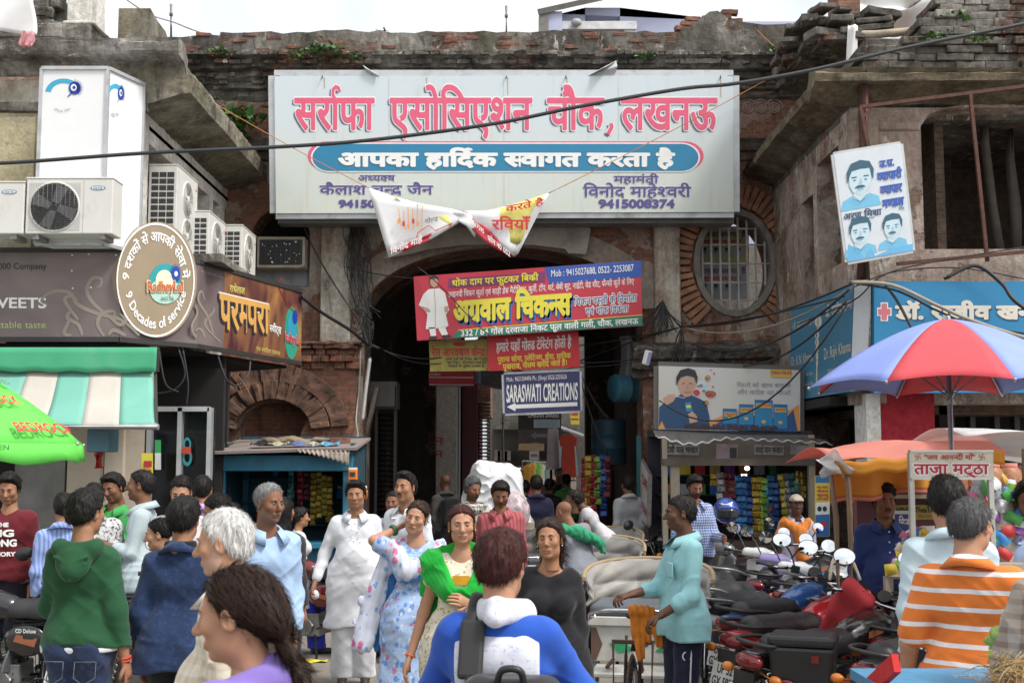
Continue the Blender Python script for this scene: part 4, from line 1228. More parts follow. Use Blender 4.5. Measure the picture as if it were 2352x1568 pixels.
for px,py,n,lab in((680,131,30,'left of the bright fern'),(812,134,30,'right of the bright fern'),(505,122,40,'below the stepped left end of the parapet'),(1478,132,36,'near the right end of the big sign'),(1790,118,60,'on the plaster left of the bamboo pole'),(2140,88,50,'beside the stepped parapet at far right'),(2205,40,30,'high on the stepped parapet at far right'),(2240,92,40,'on the right cornice under the stepped parapet')):
 leafy('weed_tuft','small green weed tuft '+lab,P(px,py,16.45 if px<1850 else 12.75),(.17,.12,.06),n,.05,0,0,group='weeds on the masonry')
leafy('twig_bush','tiny dry twig bush on the parapet skyline left of the middle rod',P(885,78,GY),(.12,.1,.05),14,.05,0,0)
# signs
def ink(name,c,rough=.55):return mat('ink_'+name,c,rough,var=.05,bmp=0)
I_white=ink('white',(.78,.78,.76));I_black=ink('black',(.03,.03,.035));I_red=ink('red',(.55,.03,.04));I_yellow=ink('yellow',(.75,.65,.06))
I_pink=ink('rose',(.68,.10,.19));I_slate=ink('slate',(.12,.13,.19));I_blue=ink('blue',(.02,.2,.36));I_indigo=ink('indigo',(.09,.075,.24));I_sky=ink('sky',(.03,.25,.5))
I_green=ink('green',(.02,.25,.14));I_orange=ink('orange',(.72,.32,.08));I_skin=ink('skin',(.52,.32,.23));I_navy=ink('navy',(.02,.06,.15));I_grey=ink('grey',(.3,.3,.31));I_lilac=ink('lilac',(.3,.28,.48));I_cyan=ink('cyan',(.03,.3,.42));I_pale=ink('pale blue',(.42,.62,.72))
def panel(name,label,corners,Y,th=.06,face=None,rim=None,cat='sign',Ys=None,group=None,base=None):
 """corners TL TR BR BL in picture units at depth Y (or one depth per corner); a real box with a face sheet"""
 Ys=Ys or[Y]*4
 tl,tr,br,bl=[P(c[0],c[1],y)for c,y in zip(corners,Ys)]
 bd=Board(bl,br,tl)
 o=thing(name,label,cat,(bl+br)/2,group=group)
 n=bd.n
 mb=MB()
 f=[bl,br,tr,tl]
 f2=[bd.o+((q-bd.o)-n*(q-bd.o).dot(n))for q in f]
 mb.add(f2+[q-n*th for q in f2],[(0,1,2,3),(7,6,5,4),(0,4,5,1),(1,5,6,2),(2,6,7,3),(3,7,4,0)],False)
 mb.build('board',face,o,True)
 if rim:
  mb=MB()
  for a,b in zip(f2,f2[1:]+f2[:1]):mb.beam(a-n*th*.5+n*.002,b-n*th*.5+n*.002,.028,th+.012)
  mb.build('frame',rim,o,True)
 return o,bd
def put(o,mb,mats,name='lettering'):return mb.build(name,mats,o,True)
M_rim=mat('aluminium_rim',(.5,.51,.52),.45,.5,dirt=.3)
M_steel=mat('dull_galvanised',(.2,.22,.22),.55,.5,dirt=.4,scale=3)
# the big association sign
m,t,b=nodes('flex_print_grey')
v=wpos(t);sx=t.nodes.new('ShaderNodeSeparateXYZ');t.links.new(v,sx.inputs[0])
c=ramp(t,mathn(t,'MULTIPLY',mathn(t,'SUBTRACT',sx.outputs[2],5.2),.48),.05,.7,(.60,.62,.54),(.56,.63,.665))
vo=N(t,'ShaderNodeTexVoronoi',Scale=6.5);t.links.new(v,vo.inputs['Vector'])
c=mixc(t,mathn(t,'MULTIPLY',ramp(t,mathn(t,'MULTIPLY',mathn(t,'SUBTRACT',sx.outputs[2],5.2),.48),.05,.42,(1,1,1),(0,0,0)),ramp(t,vo.outputs['Distance'],.3,.5,(0,0,0),(.3,.3,.3))),c,(.5,.62,.62))
c=mixc(t,mathn(t,'MULTIPLY',ramp(t,noise(t,mapping(t,v,(3,1,.25)),2.5,8,.7),.55,.8),.35),c,(.36,.31,.22))
t.links.new(c,b.inputs['Base Color']);b.inputs['Roughness'].default_value=.45
M_flex=m
o,bd=panel('association_sign','huge pale sign with rose Hindi letters and a blue band hung across the gateway',[(630,175),(1684,175),(1685,487),(634,490)],16.25,.22,M_flex,None)
mb=MB();a,c=P(630,175,16.25),P(1685,488,16.25)
for q,r_ in(((630,175),(1684,175)),((1684,175),(1685,487)),((634,490),(630,175)),((634,490),(1685,487))):mb.beam(P(q[0],q[1],16.3),P(r_[0],r_[1],16.3),.04,.16)
put(o,mb,M_rim,'frame')
mb=MB();[bd.line(mb,[(x_,178),(x_+1,487)],.5,0,.1)for x_ in(893,1157,1420)];[bd.line(mb,[(x_,178),(x_+.5,178+h_)],2.2,1,.2)for x_,h_ in((745,26),(1166,40),(1302,20),(1655,46),(980,18))];put(o,mb,[I_grey,mat('rust_streak',(.46,.36,.24),.6)],'seam')
mb=MB();mb.box((P(640,490,16.5).x,16.45,Z(514,16.5)),(P(1684,490,16.5).x,16.75,Z(490,16.5)));put(o,mb,M_steel,'support_beam')
mb=MB()
for word,x0,x1 in(('सर्राफा',678,858),('एसोसिएशन',897,1220),('चौक',1258,1386),(',',1390,1408),('लखनऊ',1428,1645)):
 if word==',':
  for mi,L,dx,dy,wpx in((1,0,-5,4,11),(0,1,0,0,14),(2,2,0,0,9)):bd.line(mb,[(1403+dx,284+dy),(1405+dx,293+dy),(1396+dx,309+dy)],wpx,mi,L)
  continue
 bd.txt(mb,word,x0-5,x1-5,232,301,'b',1,0)
 bd.txt(mb,word,x0,x1,228,297,'h',0,1)
 bd.txt(mb,word,x0,x1,228,297,'b',2,2)
put(o,mb,[I_white,I_slate,I_pink])
mb=MB()
def pill(bd,mb,x0,x1,y0,y1,mi,L):
 r=(y1-y0)/2;cy=(y0+y1)/2
 bd.poly(mb,[(x0+r*1.3+r*1.3*math.cos(a),cy-r*math.sin(a))for a in[math.pi/2+math.pi*i/16 for i in range(17)]]+[(x1-r*1.3+r*1.3*math.cos(a),cy-r*math.sin(a))for a in[-math.pi/2+math.pi*i/16 for i in range(17)]],mi,L)
pill(bd,mb,707,1616,325,392,0,0);pill(bd,mb,714,1608,328,396,1,1);pill(bd,mb,718,1604,331,393,2,2)
put(o,mb,[I_pink,I_white,I_blue],'blue_band')
mb=MB();bd.txt(mb,'आपका हार्दिक स्वागत करता है',778,1546,354,382,'h',0,4)
put(o,mb,[I_white])
mb=MB()
for s_,x0,x1,y0,y1 in(('अध्यक्ष',823,907,403,416),('कैलाश चन्द्र जैन',735,994,427,446),('महामंत्री',1410,1512,405,420),('विनोद माहेश्वरी',1340,1586,430,452)):
 bd.txt(mb,s_,x0,x1,y0,y1,'h',0,0);bd.txt(mb,s_,x0,x1,y0,y1,'b',1,1)
bd.txt(mb,'94150',778,862,460,476,'h',1,1,lat=True);bd.txt(mb,'9415008374',1375,1549,459,477,'h',1,1,lat=True)
put(o,mb,[I_white,I_indigo])
mb=MB();mb.add([P(833,150,16.4),P(872,176,16.2),P(845,176,16.35),P(838,156,16.2)],[(0,1,2,3)]);mb.add([P(1415,140,16.3),P(1418,152,16.2),P(1410,177,16.3),P(1345,177,16.3),P(1388,155,16.1)],[(0,1,2,3,4)])
mb.build('torn_flex_scrap',mat('torn_flex',(.5,.52,.52),.5,dirt=.4),o,True,solid=.01)
mb=MB()
for px in(740,1163,1300,1655):mb.cyl(P(px,145,16.7),P(px,180,16.2),.008,n=5)
put(o,mb,M_wire,'hanging_wire')
# torn twisted banner
o=thing('torn_banner','torn twisted white and yellow festival banner strung below the big sign','banner',P(1050,590,16))
yb_=15.95
def ruled(mb,A,B,mi,n=14,m_=5,amp=.05,ph=0):
 def pt(L,u):
  k=u*(len(L)-1);i=min(int(k),len(L)-2);f=k-i
  return(L[i][0]+(L[i+1][0]-L[i][0])*f,L[i][1]+(L[i+1][1]-L[i][1])*f)
 mb.mi=mi
 def fn(u,v):
  a,c=pt(A,u),pt(B,u)
  return P(a[0]+(c[0]-a[0])*v,a[1]+(c[1]-a[1])*v,yb_+amp*(math.sin(u*7+ph)+.6*math.sin(v*5+u*9+ph))*.5)
 mb.grid(fn,n,m_)
mb=MB()
ruled(mb,[(845,430),(900,450),(960,466),(1040,480),(1078,492)],[(893,592),(940,572),(985,552),(1015,535),(1062,508)],0)
ruled(mb,[(905,452),(960,470),(1030,484)],[(1012,530),(1030,522),(1050,506)],1,amp=.04,ph=.3)
ruled(mb,[(893,592),(940,572),(985,552),(1010,538)],[(895,577),(938,558),(980,540),(1005,528)],2,amp=.04)
put_=mb
ruled(mb,[(1060,484),(1120,484),(1190,466),(1262,443)],[(1120,540),(1165,576),(1182,590),(1190,582)],0,ph=2)
ruled(mb,[(1095,486),(1150,478),(1200,463),(1250,448)],[(1130,528),(1165,556),(1195,560),(1215,510)],1,amp=.03,ph=2)
ruled(mb,[(1010,474),(1050,486),(1078,490),(1110,512)],[(1000,486),(1048,505),(1072,520),(1090,545)],0,ph=1)
ruled(mb,[(1080,486),(1120,522),(1150,556),(1184,588)],[(1050,490),(1090,532),(1125,564),(1172,590)],2,amp=.03,ph=1)
bb=Board(P(845,600,yb_-.06),P(1262,600,yb_-.06),P(845,430,yb_-.06))
mb.build('cloth',[mat('banner_white',(.7,.7,.71),.5,var=.05),mat('banner_yellow',(.66,.62,.16),.5,var=.12),mat('banner_red',(.5,.03,.05),.5)],o,True,solid=.006)
mb=MB()
bb.txt(mb,'विनोद माहे',897,970,572,584,'b',0,0,yt1=543,yb1=555)
bb.txt(mb,'8004337595',1068,1112,489,500,'b',0,0,yt1=528,yb1=538,lat=True)
bb.txt(mb,'फोन न0 052',1120,1172,540,551,'b',0,0,yt1=580,yb1=590)
bb.txt(mb,'करते है',1162,1248,474,488,'b',1,0,yt1=458,yb1=470)
bb.txt(mb,'रवियाँ',1130,1215,506,527,'b',1,0)
bb.txt(mb,'गोल्ड',976,1006,505,514,'r',2,0,yt1=498,yb1=507)
for k in range(6):bb.line(mb,[(915+k*11,480-k*2+(k%2)*6),(918+k*10,500+(k%3)*6),(922+k*9,520+(k%2)*8)],2,3,0)
for k in range(5):bb.disc(mb,916+k*11,508+(k%3)*6,3,7,1 if k%2 else 3,1,10)
bb.line(mb,[(1040,512),(1000,530),(985,518),(960,534),(955,552)],2,1,0)
put(o,mb,[I_white,I_red,I_black,I_orange])
# flaking sign painted on the arch
o,bd=panel('arch_painted_board','flaking cream board of grey hand painted Hindi letters above the arch crown',[(880,514),(1357,512),(1357,560),(880,560)],16.82,.02,mat('flaking_cream_board',(.36,.34,.29),.85,var=.15,dirt=.45,scale=2.5))
for ch in list(o.children):bpy.data.objects.remove(ch)
mb=MB();bd.poly(mb,[(882,594),(893,575),(912,556),(905,530),(930,514),(1345,512),(1357,528),(1346,584),(1305,582),(1298,572),(1225,563),(1155,561),(1060,563),(985,573),(930,586)])
mb.build('board',mat('flaking_cream_board',(.36,.34,.29)),o,True,solid=.02)
mb=MB();bd.txt(mb,'एसोसिएशन',958,1028,545,559,'r',0,3);bd.txt(mb,'खुन खुन जी रोडल',1198,1332,532,549,'r',0,3);bd.txt(mb,'ani',1308,1328,564,573,'r',0,3,lat=True);bd.txt(mb,'(रजि0)',1030,1075,520,533,'r',0,3)
put(o,mb,[I_grey])
# red chikan banner
sl_=-37/522
yy=lambda x,y:y+(x-950)*sl_
o,bd=panel('chikan_banner','long tilted red banner with a white kurta model and yellow letters in the arch',[(950,635),(1472,598),(1476,748),(958,782)],16.45,.05,mat('banner_crimson',(.52,.035,.06),.45,var=.12,scale=1.5))
mb=MB()
bd.poly(mb,[(1250,614),(1472,598.5),(1473,636),(1262,652)],0,0)
bd.poly(mb,[(1030,640),(1252,624),(1252,648),(1030,662)],1,0)
bd.poly(mb,[(1040,776),(1045,764),(1062,757),(1475,725),(1476,747)],2,0)
bd.line(mb,[(1052,758),(1475,723)],1.6,3,1)
put(o,mb,[I_sky and ink('royal',(.03,.09,.38)),ink('plum',(.2,.04,.14)),ink('bottle',(.02,.2,.13)),I_yellow],'printed_band')
mb=MB()
def tx(s_,x0,x1,yt,yb,wt,mi,L,lat=False,dx=0,dy=0):bd.txt(mb,s_,x0,x1,yy(x0,yt),yy(x0,yb),wt,mi,L,yt1=yy(x1,yt),yb1=yy(x1,yb),lat=lat,dx=dx,dy=dy)
tx('Mob : 9415027688, 0522- 2253087',1265,1455,643,658,'r',0,2,True)
tx('थोक दाम पर फुटकर बिक्री',1038,1236,651,664,'b',1,2)
tx('लखनवी चिकन कुर्ता एवं साड़ी ड्रेस मैटीरियल, कुर्ती, टॉप, शर्ट, बेबी सूट, नाईटी, वेड शीट, फैन्सी कुर्ते के लिए',1030,1456,677,689,'r',0,1)
for dx_,dy_ in((-.02,-.02),(-.035,-.035)):tx('अग्रवाल चिकन्स',1042,1310,704,749,'h',2,1,dx=-dx_,dy=dy_)
tx('अग्रवाल चिकन्स',1042,1310,702,746,'h',1,3)
for wt,mi,L in(('x',0,1),('r',3,2)):
 tx('चिकन वस्त्रों के निर्माता',1318,1462,713,728,wt,mi,L);tx('एवं थोक विक्रेता',1345,1443,737,751,wt,mi,L)
tx('332 / 84 गोल दरवाजा निकट फूल वाली गली, चौक, लखनऊ',1058,1466,768,780,'b',0,2)
put(o,mb,[I_white,I_yellow,ink('bright_blue',(.04,.15,.45)),I_indigo])
mb=MB()
bd.poly(mb,[(985,664),(1009,662),(1022,672),(1032,712),(1024,722),(1030,748),(1024,752),(978,756),(982,722),(974,712),(962,700),(972,676)],0,1)
bd.poly(mb,[(985,752),(1000,752),(1002,772),(990,774)],0,1);bd.poly(mb,[(1005,751),(1022,750),(1030,770),(1016,772)],0,1)
bd.poly(mb,[(966,702),(984,708),(990,716),(978,717)],1,2);bd.poly(mb,[(1020,705),(1030,702),(1030,716),(1022,718)],1,2)
bd.disc(mb,997,647,9,13,1,2);bd.poly(mb,[(987,645),(989,635),(997,632),(1006,635),(1008,645),(1003,640),(992,640)],2,3)
bd.poly(mb,[(988,772),(1003,771),(1004,777),(984,779)],2,2);bd.poly(mb,[(1015,770),(1032,768),(1038,774),(1016,776)],2,2)
bd.line(mb,[(998,664),(1000,700),(1000,752)],1,3,2)
put(o,mb,[I_white,I_skin,I_black,I_grey],'printed_figure')
# signs in the passage
o,bd=panel('gold_testing_banner','small red banner with white and yellow Hindi letters hanging under the chikan banner',[(1120,768),(1328,752),(1333,842),(1122,852)],16.7,.03,mat('banner_bright_red',(.6,.02,.03),.5,var=.1))
mb=MB()
bd.txt(mb,'हमारे यहाँ गोल्ड टेस्टिंग होती है',1140,1312,789,808,'b',0,1,yt1=777,yb1=796)
bd.txt(mb,'पुराना सोना, प्लेटिनम, हीरा, मानिक',1143,1311,821,832,'b',1,1,yt1=811,yb1=822);bd.txt(mb,'पुखराज, नीलम खरीदे जाते हैं।',1155,1303,837,848,'b',1,1,yt1=827,yb1=838)
put(o,mb,[I_white,I_yellow])
o,bd=panel('rail_ticket_banner','dusty yellow banner with red heading left of the gold testing banner',[(985,783),(1121,779),(1122,851),(988,853)],16.8,.03,mat('banner_olive',(.4,.34,.08),.6,var=.2,dirt=.4))
mb=MB();bd.disc(mb,1055,790,15,5,0,0);bd.txt(mb,'रेल आरक्षण केन्द्र',992,1114,801,818,'b',0,1)
for i,s_ in enumerate(('हमारे यहाँ रेल टिकट, बस टिकट','बस टिकट, ऑनलाइन पासपोर्ट','पैनकार्ड की सुविधा उपलब्ध है।')):bd.txt(mb,s_,1024+i*3,1118-i*2,822+i*8,827+i*8,'r',1,1)
put(o,mb,[I_red,I_black])
o,bd=panel('jewellery_board','red board with two white stripes below the yellow rail banner',[(985,850),(1089,850),(1089,885),(985,884)],19.6,.25,mat('banner_bright_red',(.6,.02,.03)))
mb=MB();bd.line(mb,[(986,866),(1088,867)],2.4,0,0);bd.line(mb,[(986,883),(1088,884)],2,0,0);bd.txt(mb,'jewellery',986,1012,855,862,'r',0,0,lat=True);put(o,mb,[I_white])
o,bd=panel('lilac_board','lilac shop board turned sideways between the red and navy boards',[(1104,850),(1160,850),(1160,894),(1104,880)],20,.12,mat('lilac_face',(.36,.34,.5),.5),Ys=[19.8,21.4,21.4,19.8])
mb=MB();bd.txt(mb,'Silver Jewels',1108,1156,856,862,'r',0,1,lat=True);bd.txt(mb,'Gold Showroom',1110,1156,870,876,'r',0,1,yt1=878,yb1=884,lat=True);put(o,mb,[I_white])
o,bd=panel('creations_board','navy board with white capitals and a white arrow pointing left inside the arch',[(1157,860),(1331,852),(1333,942),(1160,949)],16.75,.05,mat('navy_face',(.035,.035,.13),.45),M_rim)
mb=MB();bd.txt(mb,'Mob.: 9621334496 Ph.: (Shop) 0522-2255626',1163,1302,866,876,'r',0,0,yt1=859,yb1=869,lat=True);bd.txt(mb,'SARASWATI CREATIONS',1163,1327,885,923,'b',0,0,yt1=879,yb1=917,lat=True)
bd.poly(mb,[(1183,929),(1326,923),(1326,932),(1183,938)],0,0);bd.poly(mb,[(1164,934),(1184,925),(1184,944)],0,1);put(o,mb,[I_white])
o,bd=panel('sarees_board','dark board with pale lettering over the far shop behind the arch',[(1190,944),(1289,944),(1289,986),(1190,986)],28,.1,mat('charcoal_face',(.04,.04,.042),.5))
mb=MB();bd.txt(mb,'CHIKAN SAREES',1212,1284,948,958,'b',0,0,lat=True);bd.poly(mb,[(1226,963),(1286,963),(1286,982),(1226,982)],1,0)
for k in range(3):bd.txt(mb,('Jawahir Marg, Chowk','Chowk, Lucknow','Phone 2255'),1230,1282,965+k*6,969+k*6,'r',2,1,lat=True)if False else bd.line(mb,[(1230,967+k*5),(1280,967+k*5)],1.6,2,1)
put(o,mb,[I_white,I_pale,I_grey])
o,bd=panel('faded_board','grey back of an old board with a faint arrow above the far shop door',[(1190,986),(1292,986),(1292,1015),(1190,1015)],28.4,.1,mat('faded_grey_board',(.13,.13,.135),.7,dirt=.3));mb=MB();bd.poly(mb,[(1230,996),(1262,996),(1262,1004),(1230,1004)],0,0);bd.poly(mb,[(1218,1000),(1231,991),(1231,1009)],0,1);put(o,mb,[I_grey],'arrow')
o,bd=panel('cream_awning_board','cream board over the far shop door',[(1192,1018),(1250,1018),(1250,1035),(1190,1033)],27.6,.1,mat('cream_board',(.6,.5,.3),.6));  # plain cream board face
o,bd=panel('notice','small white notice hanging below the cream board',[(1216,1035),(1238,1035),(1238,1057),(1216,1057)],27.4,.01,I_white);mb=MB();bd.poly(mb,[(1219,1042),(1235,1042),(1235,1049),(1219,1049)],0,0);put(o,mb,[I_grey],'print')
o,bd=panel('yellow_poster','yellow poster with red print right of the navy board behind the arch',[(1310,940),(1330,938),(1331,974),(1311,974)],26,.01,mat('yellow_notice',(.7,.6,.08)));mb=MB();bd.txt(mb,'सेल',1312,1328,946,954,'b',0,0);bd.poly(mb,[(1312,960),(1329,960),(1329,964),(1312,964)],0,0);put(o,mb,[I_red])
for i,(x0,y0,x1,y1,Y,c_,lab)in enumerate(((1598,520,1720,604,17.9,(.62,.6,.3),'upper'),(1598,604,1720,690,17.9,(.6,.6,.58),'lower'))):
 o,bd=panel('election_poster',lab+' printed poster of small portraits pasted behind the oval window',[(x0,y0),(x1,y0),(x1,y1),(x0,y1)],Y,.02,mat('poster_paper'+lab,c_,.6,var=.1))
 mb=MB()
 for k in range(4):bd.disc(mb,x0+20+k*26,y0+58,10,13,1,0);bd.disc(mb,x0+20+k*26,y0+57,5,7,2,1);bd.disc(mb,x0+20+k*26,y0+52,5,4,3,2)
 bd.txt(mb,'आपका स्वागत है',x0+8,x1-8,y0+14,y0+24,'b',0,0);bd.txt(mb,'शुभकामनायें',x0+18,x1-18,y0+32,y0+40,'b',4,0)
 put(o,mb,[I_indigo,I_pale,I_skin,I_black,I_red],'print')
 # sweet shop fascia along the corner
fas=thing('sweet_shop_fascia','long purple brown shop fascia bending round the left corner with a round medallion','sign',(-4.05,12.5,3.16))
zb_,zt_=3.16,4.05
A0,A1=Vector((-8,12.5,zb_)),Vector((-4.05,12.5,zb_));B1=Vector((-3.435,13.25,zb_));C1=Vector((-2.71,15.6,zb_))
up=Vector((0,0,zt_-zb_))
m,t,b=nodes('purple_flex');v=wpos(t)
c=ramp(t,noise(t,v,1.1,3,.5,.6),.35,.65,(.10,.07,.08),(.2,.16,.15));t.links.new(c,b.inputs['Base Color']);b.inputs['Roughness'].default_value=.4;M_pur=m
m,t,b=nodes('amber_flex');v=wpos(t)
c=ramp(t,noise(t,mapping(t,v,(1,1,.5)),1.6,3,.5,1.2),.35,.62,(.07,.02,.03),(.42,.2,.07));t.links.new(c,b.inputs['Base Color']);b.inputs['Roughness'].default_value=.4;M_amb=m
mb=MB()
for(a,c),mi in(((A0,A1),0),((A1,B1),0),((B1,B1+(C1-B1)*.22),0),((B1+(C1-B1)*.22,C1),1)):
 n=(c-a).cross(up).normalized()
 mb.mi=mi;mb.add([a,c,c+up,a+up,a-n*.2,c-n*.2,c+up-n*.2,a+up-n*.2],[(0,1,2,3),(7,6,5,4),(3,2,6,7),(0,4,5,1)],False)
mb.add([C1,C1+up,C1+up+Vector((-.2,.06,0)),C1+Vector((-.2,.06,0))],[(0,1,2,3)])
mb.build('fascia_board',[M_pur,M_amb],fas,True)
mb=MB()
for a,c in((A0,A1),(A1,B1),(B1,C1)):
 mb.beam(a+Vector((0,0,-.02)),c+Vector((0,0,-.02)),.03,.05);mb.beam(a+up+Vector((0,0,.02)),c+up+Vector((0,0,.02)),.03,.05)
mb.build('edge_trim',mat('dark_trim',(.03,.03,.03),.6),fas,True)
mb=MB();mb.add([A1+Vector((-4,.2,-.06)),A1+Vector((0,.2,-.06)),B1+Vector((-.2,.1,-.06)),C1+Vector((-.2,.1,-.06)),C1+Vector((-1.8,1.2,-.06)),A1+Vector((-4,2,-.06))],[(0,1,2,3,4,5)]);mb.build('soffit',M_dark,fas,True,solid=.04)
bd=Board(A0,A1,A0+up)
mb=MB()
bd.txt(mb,'ISO 9001 : 2000 Company',-105,107,604,618,'r',2,0,lat=True)
bd.txt(mb,'SWEETS',-45,107,684,707,'b',0,0,lat=True);bd.txt(mb,'delectable taste',-50,106,738,753,'r',1,0,lat=True)
mb2=MB()
def curl(bd,mb,pts,w0,mi,L=0):
 """tapering scroll"""
 n=len(pts);sm=[]
 for i in range(n-1):
  p0,p1,p2,p3=pts[max(i-1,0)],pts[i],pts[i+1],pts[min(i+2,n-1)]
  for k in range(6):
   u=k/6
   sm.append(tuple(.5*((2*p1[j])+(-p0[j]+p2[j])*u+(2*p0[j]-5*p1[j]+4*p2[j]-p3[j])*u*u+(-p0[j]+3*p1[j]-3*p2[j]+p3[j])*u**3)for j in(0,1)))
 sm.append(pts[-1]);vs=[];N_=len(sm)
 for i,(x,y)in enumerate(sm):
  a,c=sm[max(i-1,0)],sm[min(i+1,N_-1)];dx,dy=c[0]-a[0],c[1]-a[1];l=math.hypot(dx,dy)or 1;w_=w0*(.25+.75*math.sin(math.pi*min(1,.15+.85*i/N_)))
  vs+=[bd.at(x-dy/l*w_/2,y+dx/l*w_/2,L),bd.at(x+dy/l*w_/2,y-dx/l*w_/2,L)]
 mb.mi=mi;mb.add(vs,[(2*i,2*i+1,2*i+3,2*i+2)for i in range(N_-1)],False)
SCR=[[(262,735),(235,715),(210,690),(200,665),(212,640),(232,640),(232,655),(222,660)],[(320,770),(280,735),(225,720),(180,700),(160,672),(120,670),(95,690),(110,700)],[(190,770),(180,745),(155,730),(165,715),(178,730)],[(240,772),(225,745),(235,720),(262,715),(262,728)],[(160,735),(148,765),(165,770)],[(180,735),(150,690),(165,680),(180,690)],[(290,770),(262,758),(250,770)],[(255,730),(275,745),(290,735),(275,720)]]
for i_,s_ in enumerate(SCR):curl(bd,mb2,s_,9,0,.2*i_)
for q in((166,586),(204,584),(267,586),(165,622),(167,662),(209,660),(268,661)):bd.poly(mb,[(q[0]-2,q[1]-1.5),(q[0]+2,q[1]-1.5),(q[0]+2,q[1]+1.5),(q[0]-2,q[1]+1.5)],0,0)
mb.build('lettering',[I_white,ink('pistachio',(.4,.45,.2)),I_black],fas,True)
bd3=Board(B1,C1,B1+up,.004)
for s_ in([(490,770),(478,730),(455,690),(462,668),(470,690)],[(505,785),(470,745),(490,715),(488,705)],[(450,775),(440,750),(452,720),(448,700)],[(470,775),(460,755),(447,760)]):curl(bd3,mb2,s_,5,0)
for s_ in([(655,690),(640,660),(645,640),(655,650)],[(680,720),(660,700),(650,670)]):curl(bd3,mb2,s_,3,1)
mb2.build('scroll_ornament',[ink('taupe',(.26,.23,.19)),ink('maroon',(.2,.03,.02))],fas,True)
mb=MB()
for wt,mi,L in(('h',1,0),('b',2,2)):
 bd3.txt(mb,'परम्परा',503,616,676,752,wt,mi,L,yt1=702,yb1=764)
bd3.txt(mb,'परम्परा',501,614,679,755,'h',0,1,yt1=705,yb1=767)
bd3.txt(mb,'राधेलाल',527,561,655,669,'b',3,0,yt1=662,yb1=676);bd3.txt(mb,'एक स्वादिष्ट परम्परा',588,643,796,804,'r',3,0,yt1=808,yb1=817);bd3.txt(mb,'स्वीट्स',619,645,746,760,'b',1,0,yt1=752,yb1=767)
bd3.txt(mb,'AN ISO 9001:2008 Company',461,512,620,626,'r',4,0,yt1=632,yb1=640,lat=True)
mb.build('lettering',[I_black,I_white,ink('ochre',(.62,.34,.09)),ink('gold',(.6,.5,.14)),I_grey],fas,True)
mb=MB();bd3.disc(mb,669,765,16,60,0,0);bd3.disc(mb,669,755,11,36,1,1);bd3.disc(mb,676,728,6,16,3,2)
bd3.txt(mb,'Radhey Lal',652,687,762,782,'h',4,2,yt1=772,yb1=792,lat=True);bd3.txt(mb,'Radhey Lal',652,687,762,782,'b',2,3,yt1=772,yb1=792,lat=True)
mb.build('oval_logo',[ink('teal_green',(.03,.3,.2)),I_cyan,I_red,ink('cobalt',(.01,.05,.35)),I_white],fas,True)
bd2=Board(A1,B1,A1+up,.035)
mb=MB()
pts=[bd2.at(357+91*math.cos(2*math.pi*i/48),643-133*math.sin(2*math.pi*i/48),0)for i in range(48)];n=bd2.n*.1
mb.add(pts+[q-n for q in pts],[tuple(range(48)),tuple(range(95,47,-1))]+[(i,48+i,48+(i+1)%48,(i+1)%48)for i in range(48)],False)
med=mb.build('medallion',mat('medallion_taupe',(.3,.235,.155),.35,var=.12,scale=1.5),fas,True)
bd2.lift=.004;bd2.o=bd2.o+bd2.n*.036
mb=MB();bd2.disc(mb,357,643,90,131,0,0,inner=.965,n=48)
bd2.arc(mb,'9 दशकों से आपकी सेवा में',357,650,62,96,176,6,13,'b',0,0)
bd2.arc(mb,'9 Decades of service',357,642,72,112,196,345,13,'b',0,0,flip=True)
bd2.disc(mb,378,652,37,47,1,0);bd2.disc(mb,378,668,37*.93,30,2,1);bd2.disc(mb,376,645,20,25,3,2);bd2.disc(mb,402,628,10,16,4,3);bd2.disc(mb,402,629,4,6,0,4)
for a in range(24):bd2.line(mb,[(402+9*math.cos(a*.262),628-15*math.sin(a*.262)),(402+14*math.cos(a*.262),628-22*math.sin(a*.262))],.9,4,2)
bd2.txt(mb,'RadheyLal',334,419,645,670,'h',3,4,lat=True);bd2.txt(mb,'RadheyLal',335,418,646,669,'b',5,5,lat=True)
bd2.txt(mb,'• SINCE 1926 •'.replace('•','.'),364,400,682,690,'r',6,4,lat=True)
mb.build('lettering',[I_white,ink('turquoise',(.02,.3,.33)),ink('pale_aqua',(.4,.6,.5)),ink('cream',(.8,.7,.5)),ink('cobalt',(.01,.05,.35)),ink('rust',(.5,.12,.04)),I_navy],fas,True)
# white light box sign
lbx=thing('light_box_sign','tall white two faced light box sign with a blue feather mark at left','sign',(-4.4,12.3,4.05))
zA,zB=4.08,Z(157,12.2)
q=[Vector((X(62,12.2),12.2,0)),Vector((X(219,12.2),12.2,0)),Vector((X(305,12.75),12.75,0)),Vector((X(305,12.75)-.7,12.88,0))]
mb=MB();mb.add([Vector((p.x,p.y,zA))for p in q]+[Vector((p.x,p.y,zB))for p in q],[(0,1,5,4),(1,2,6,5),(2,3,7,6),(3,0,4,7),(4,5,6,7),(3,2,1,0)],False)
mb.build('box',mat('white_flex',(.74,.75,.75),.4,var=.05,dirt=.12,scale=1.5),lbx,True)
mb=MB()
for a,c in((q[0],q[1]),(q[1],q[2])):
 nn=(c-a).cross(Vector((0,0,1))).normalized()*.004
 for z in(zA,zB):mb.beam(Vector((a.x,a.y,z))+nn,Vector((c.x,c.y,z))+nn,.035)
for p in q[:3]:mb.beam(Vector((p.x,p.y,zA)),Vector((p.x,p.y,zB)),.035)
mb.build('frame',M_rim,lbx,True)
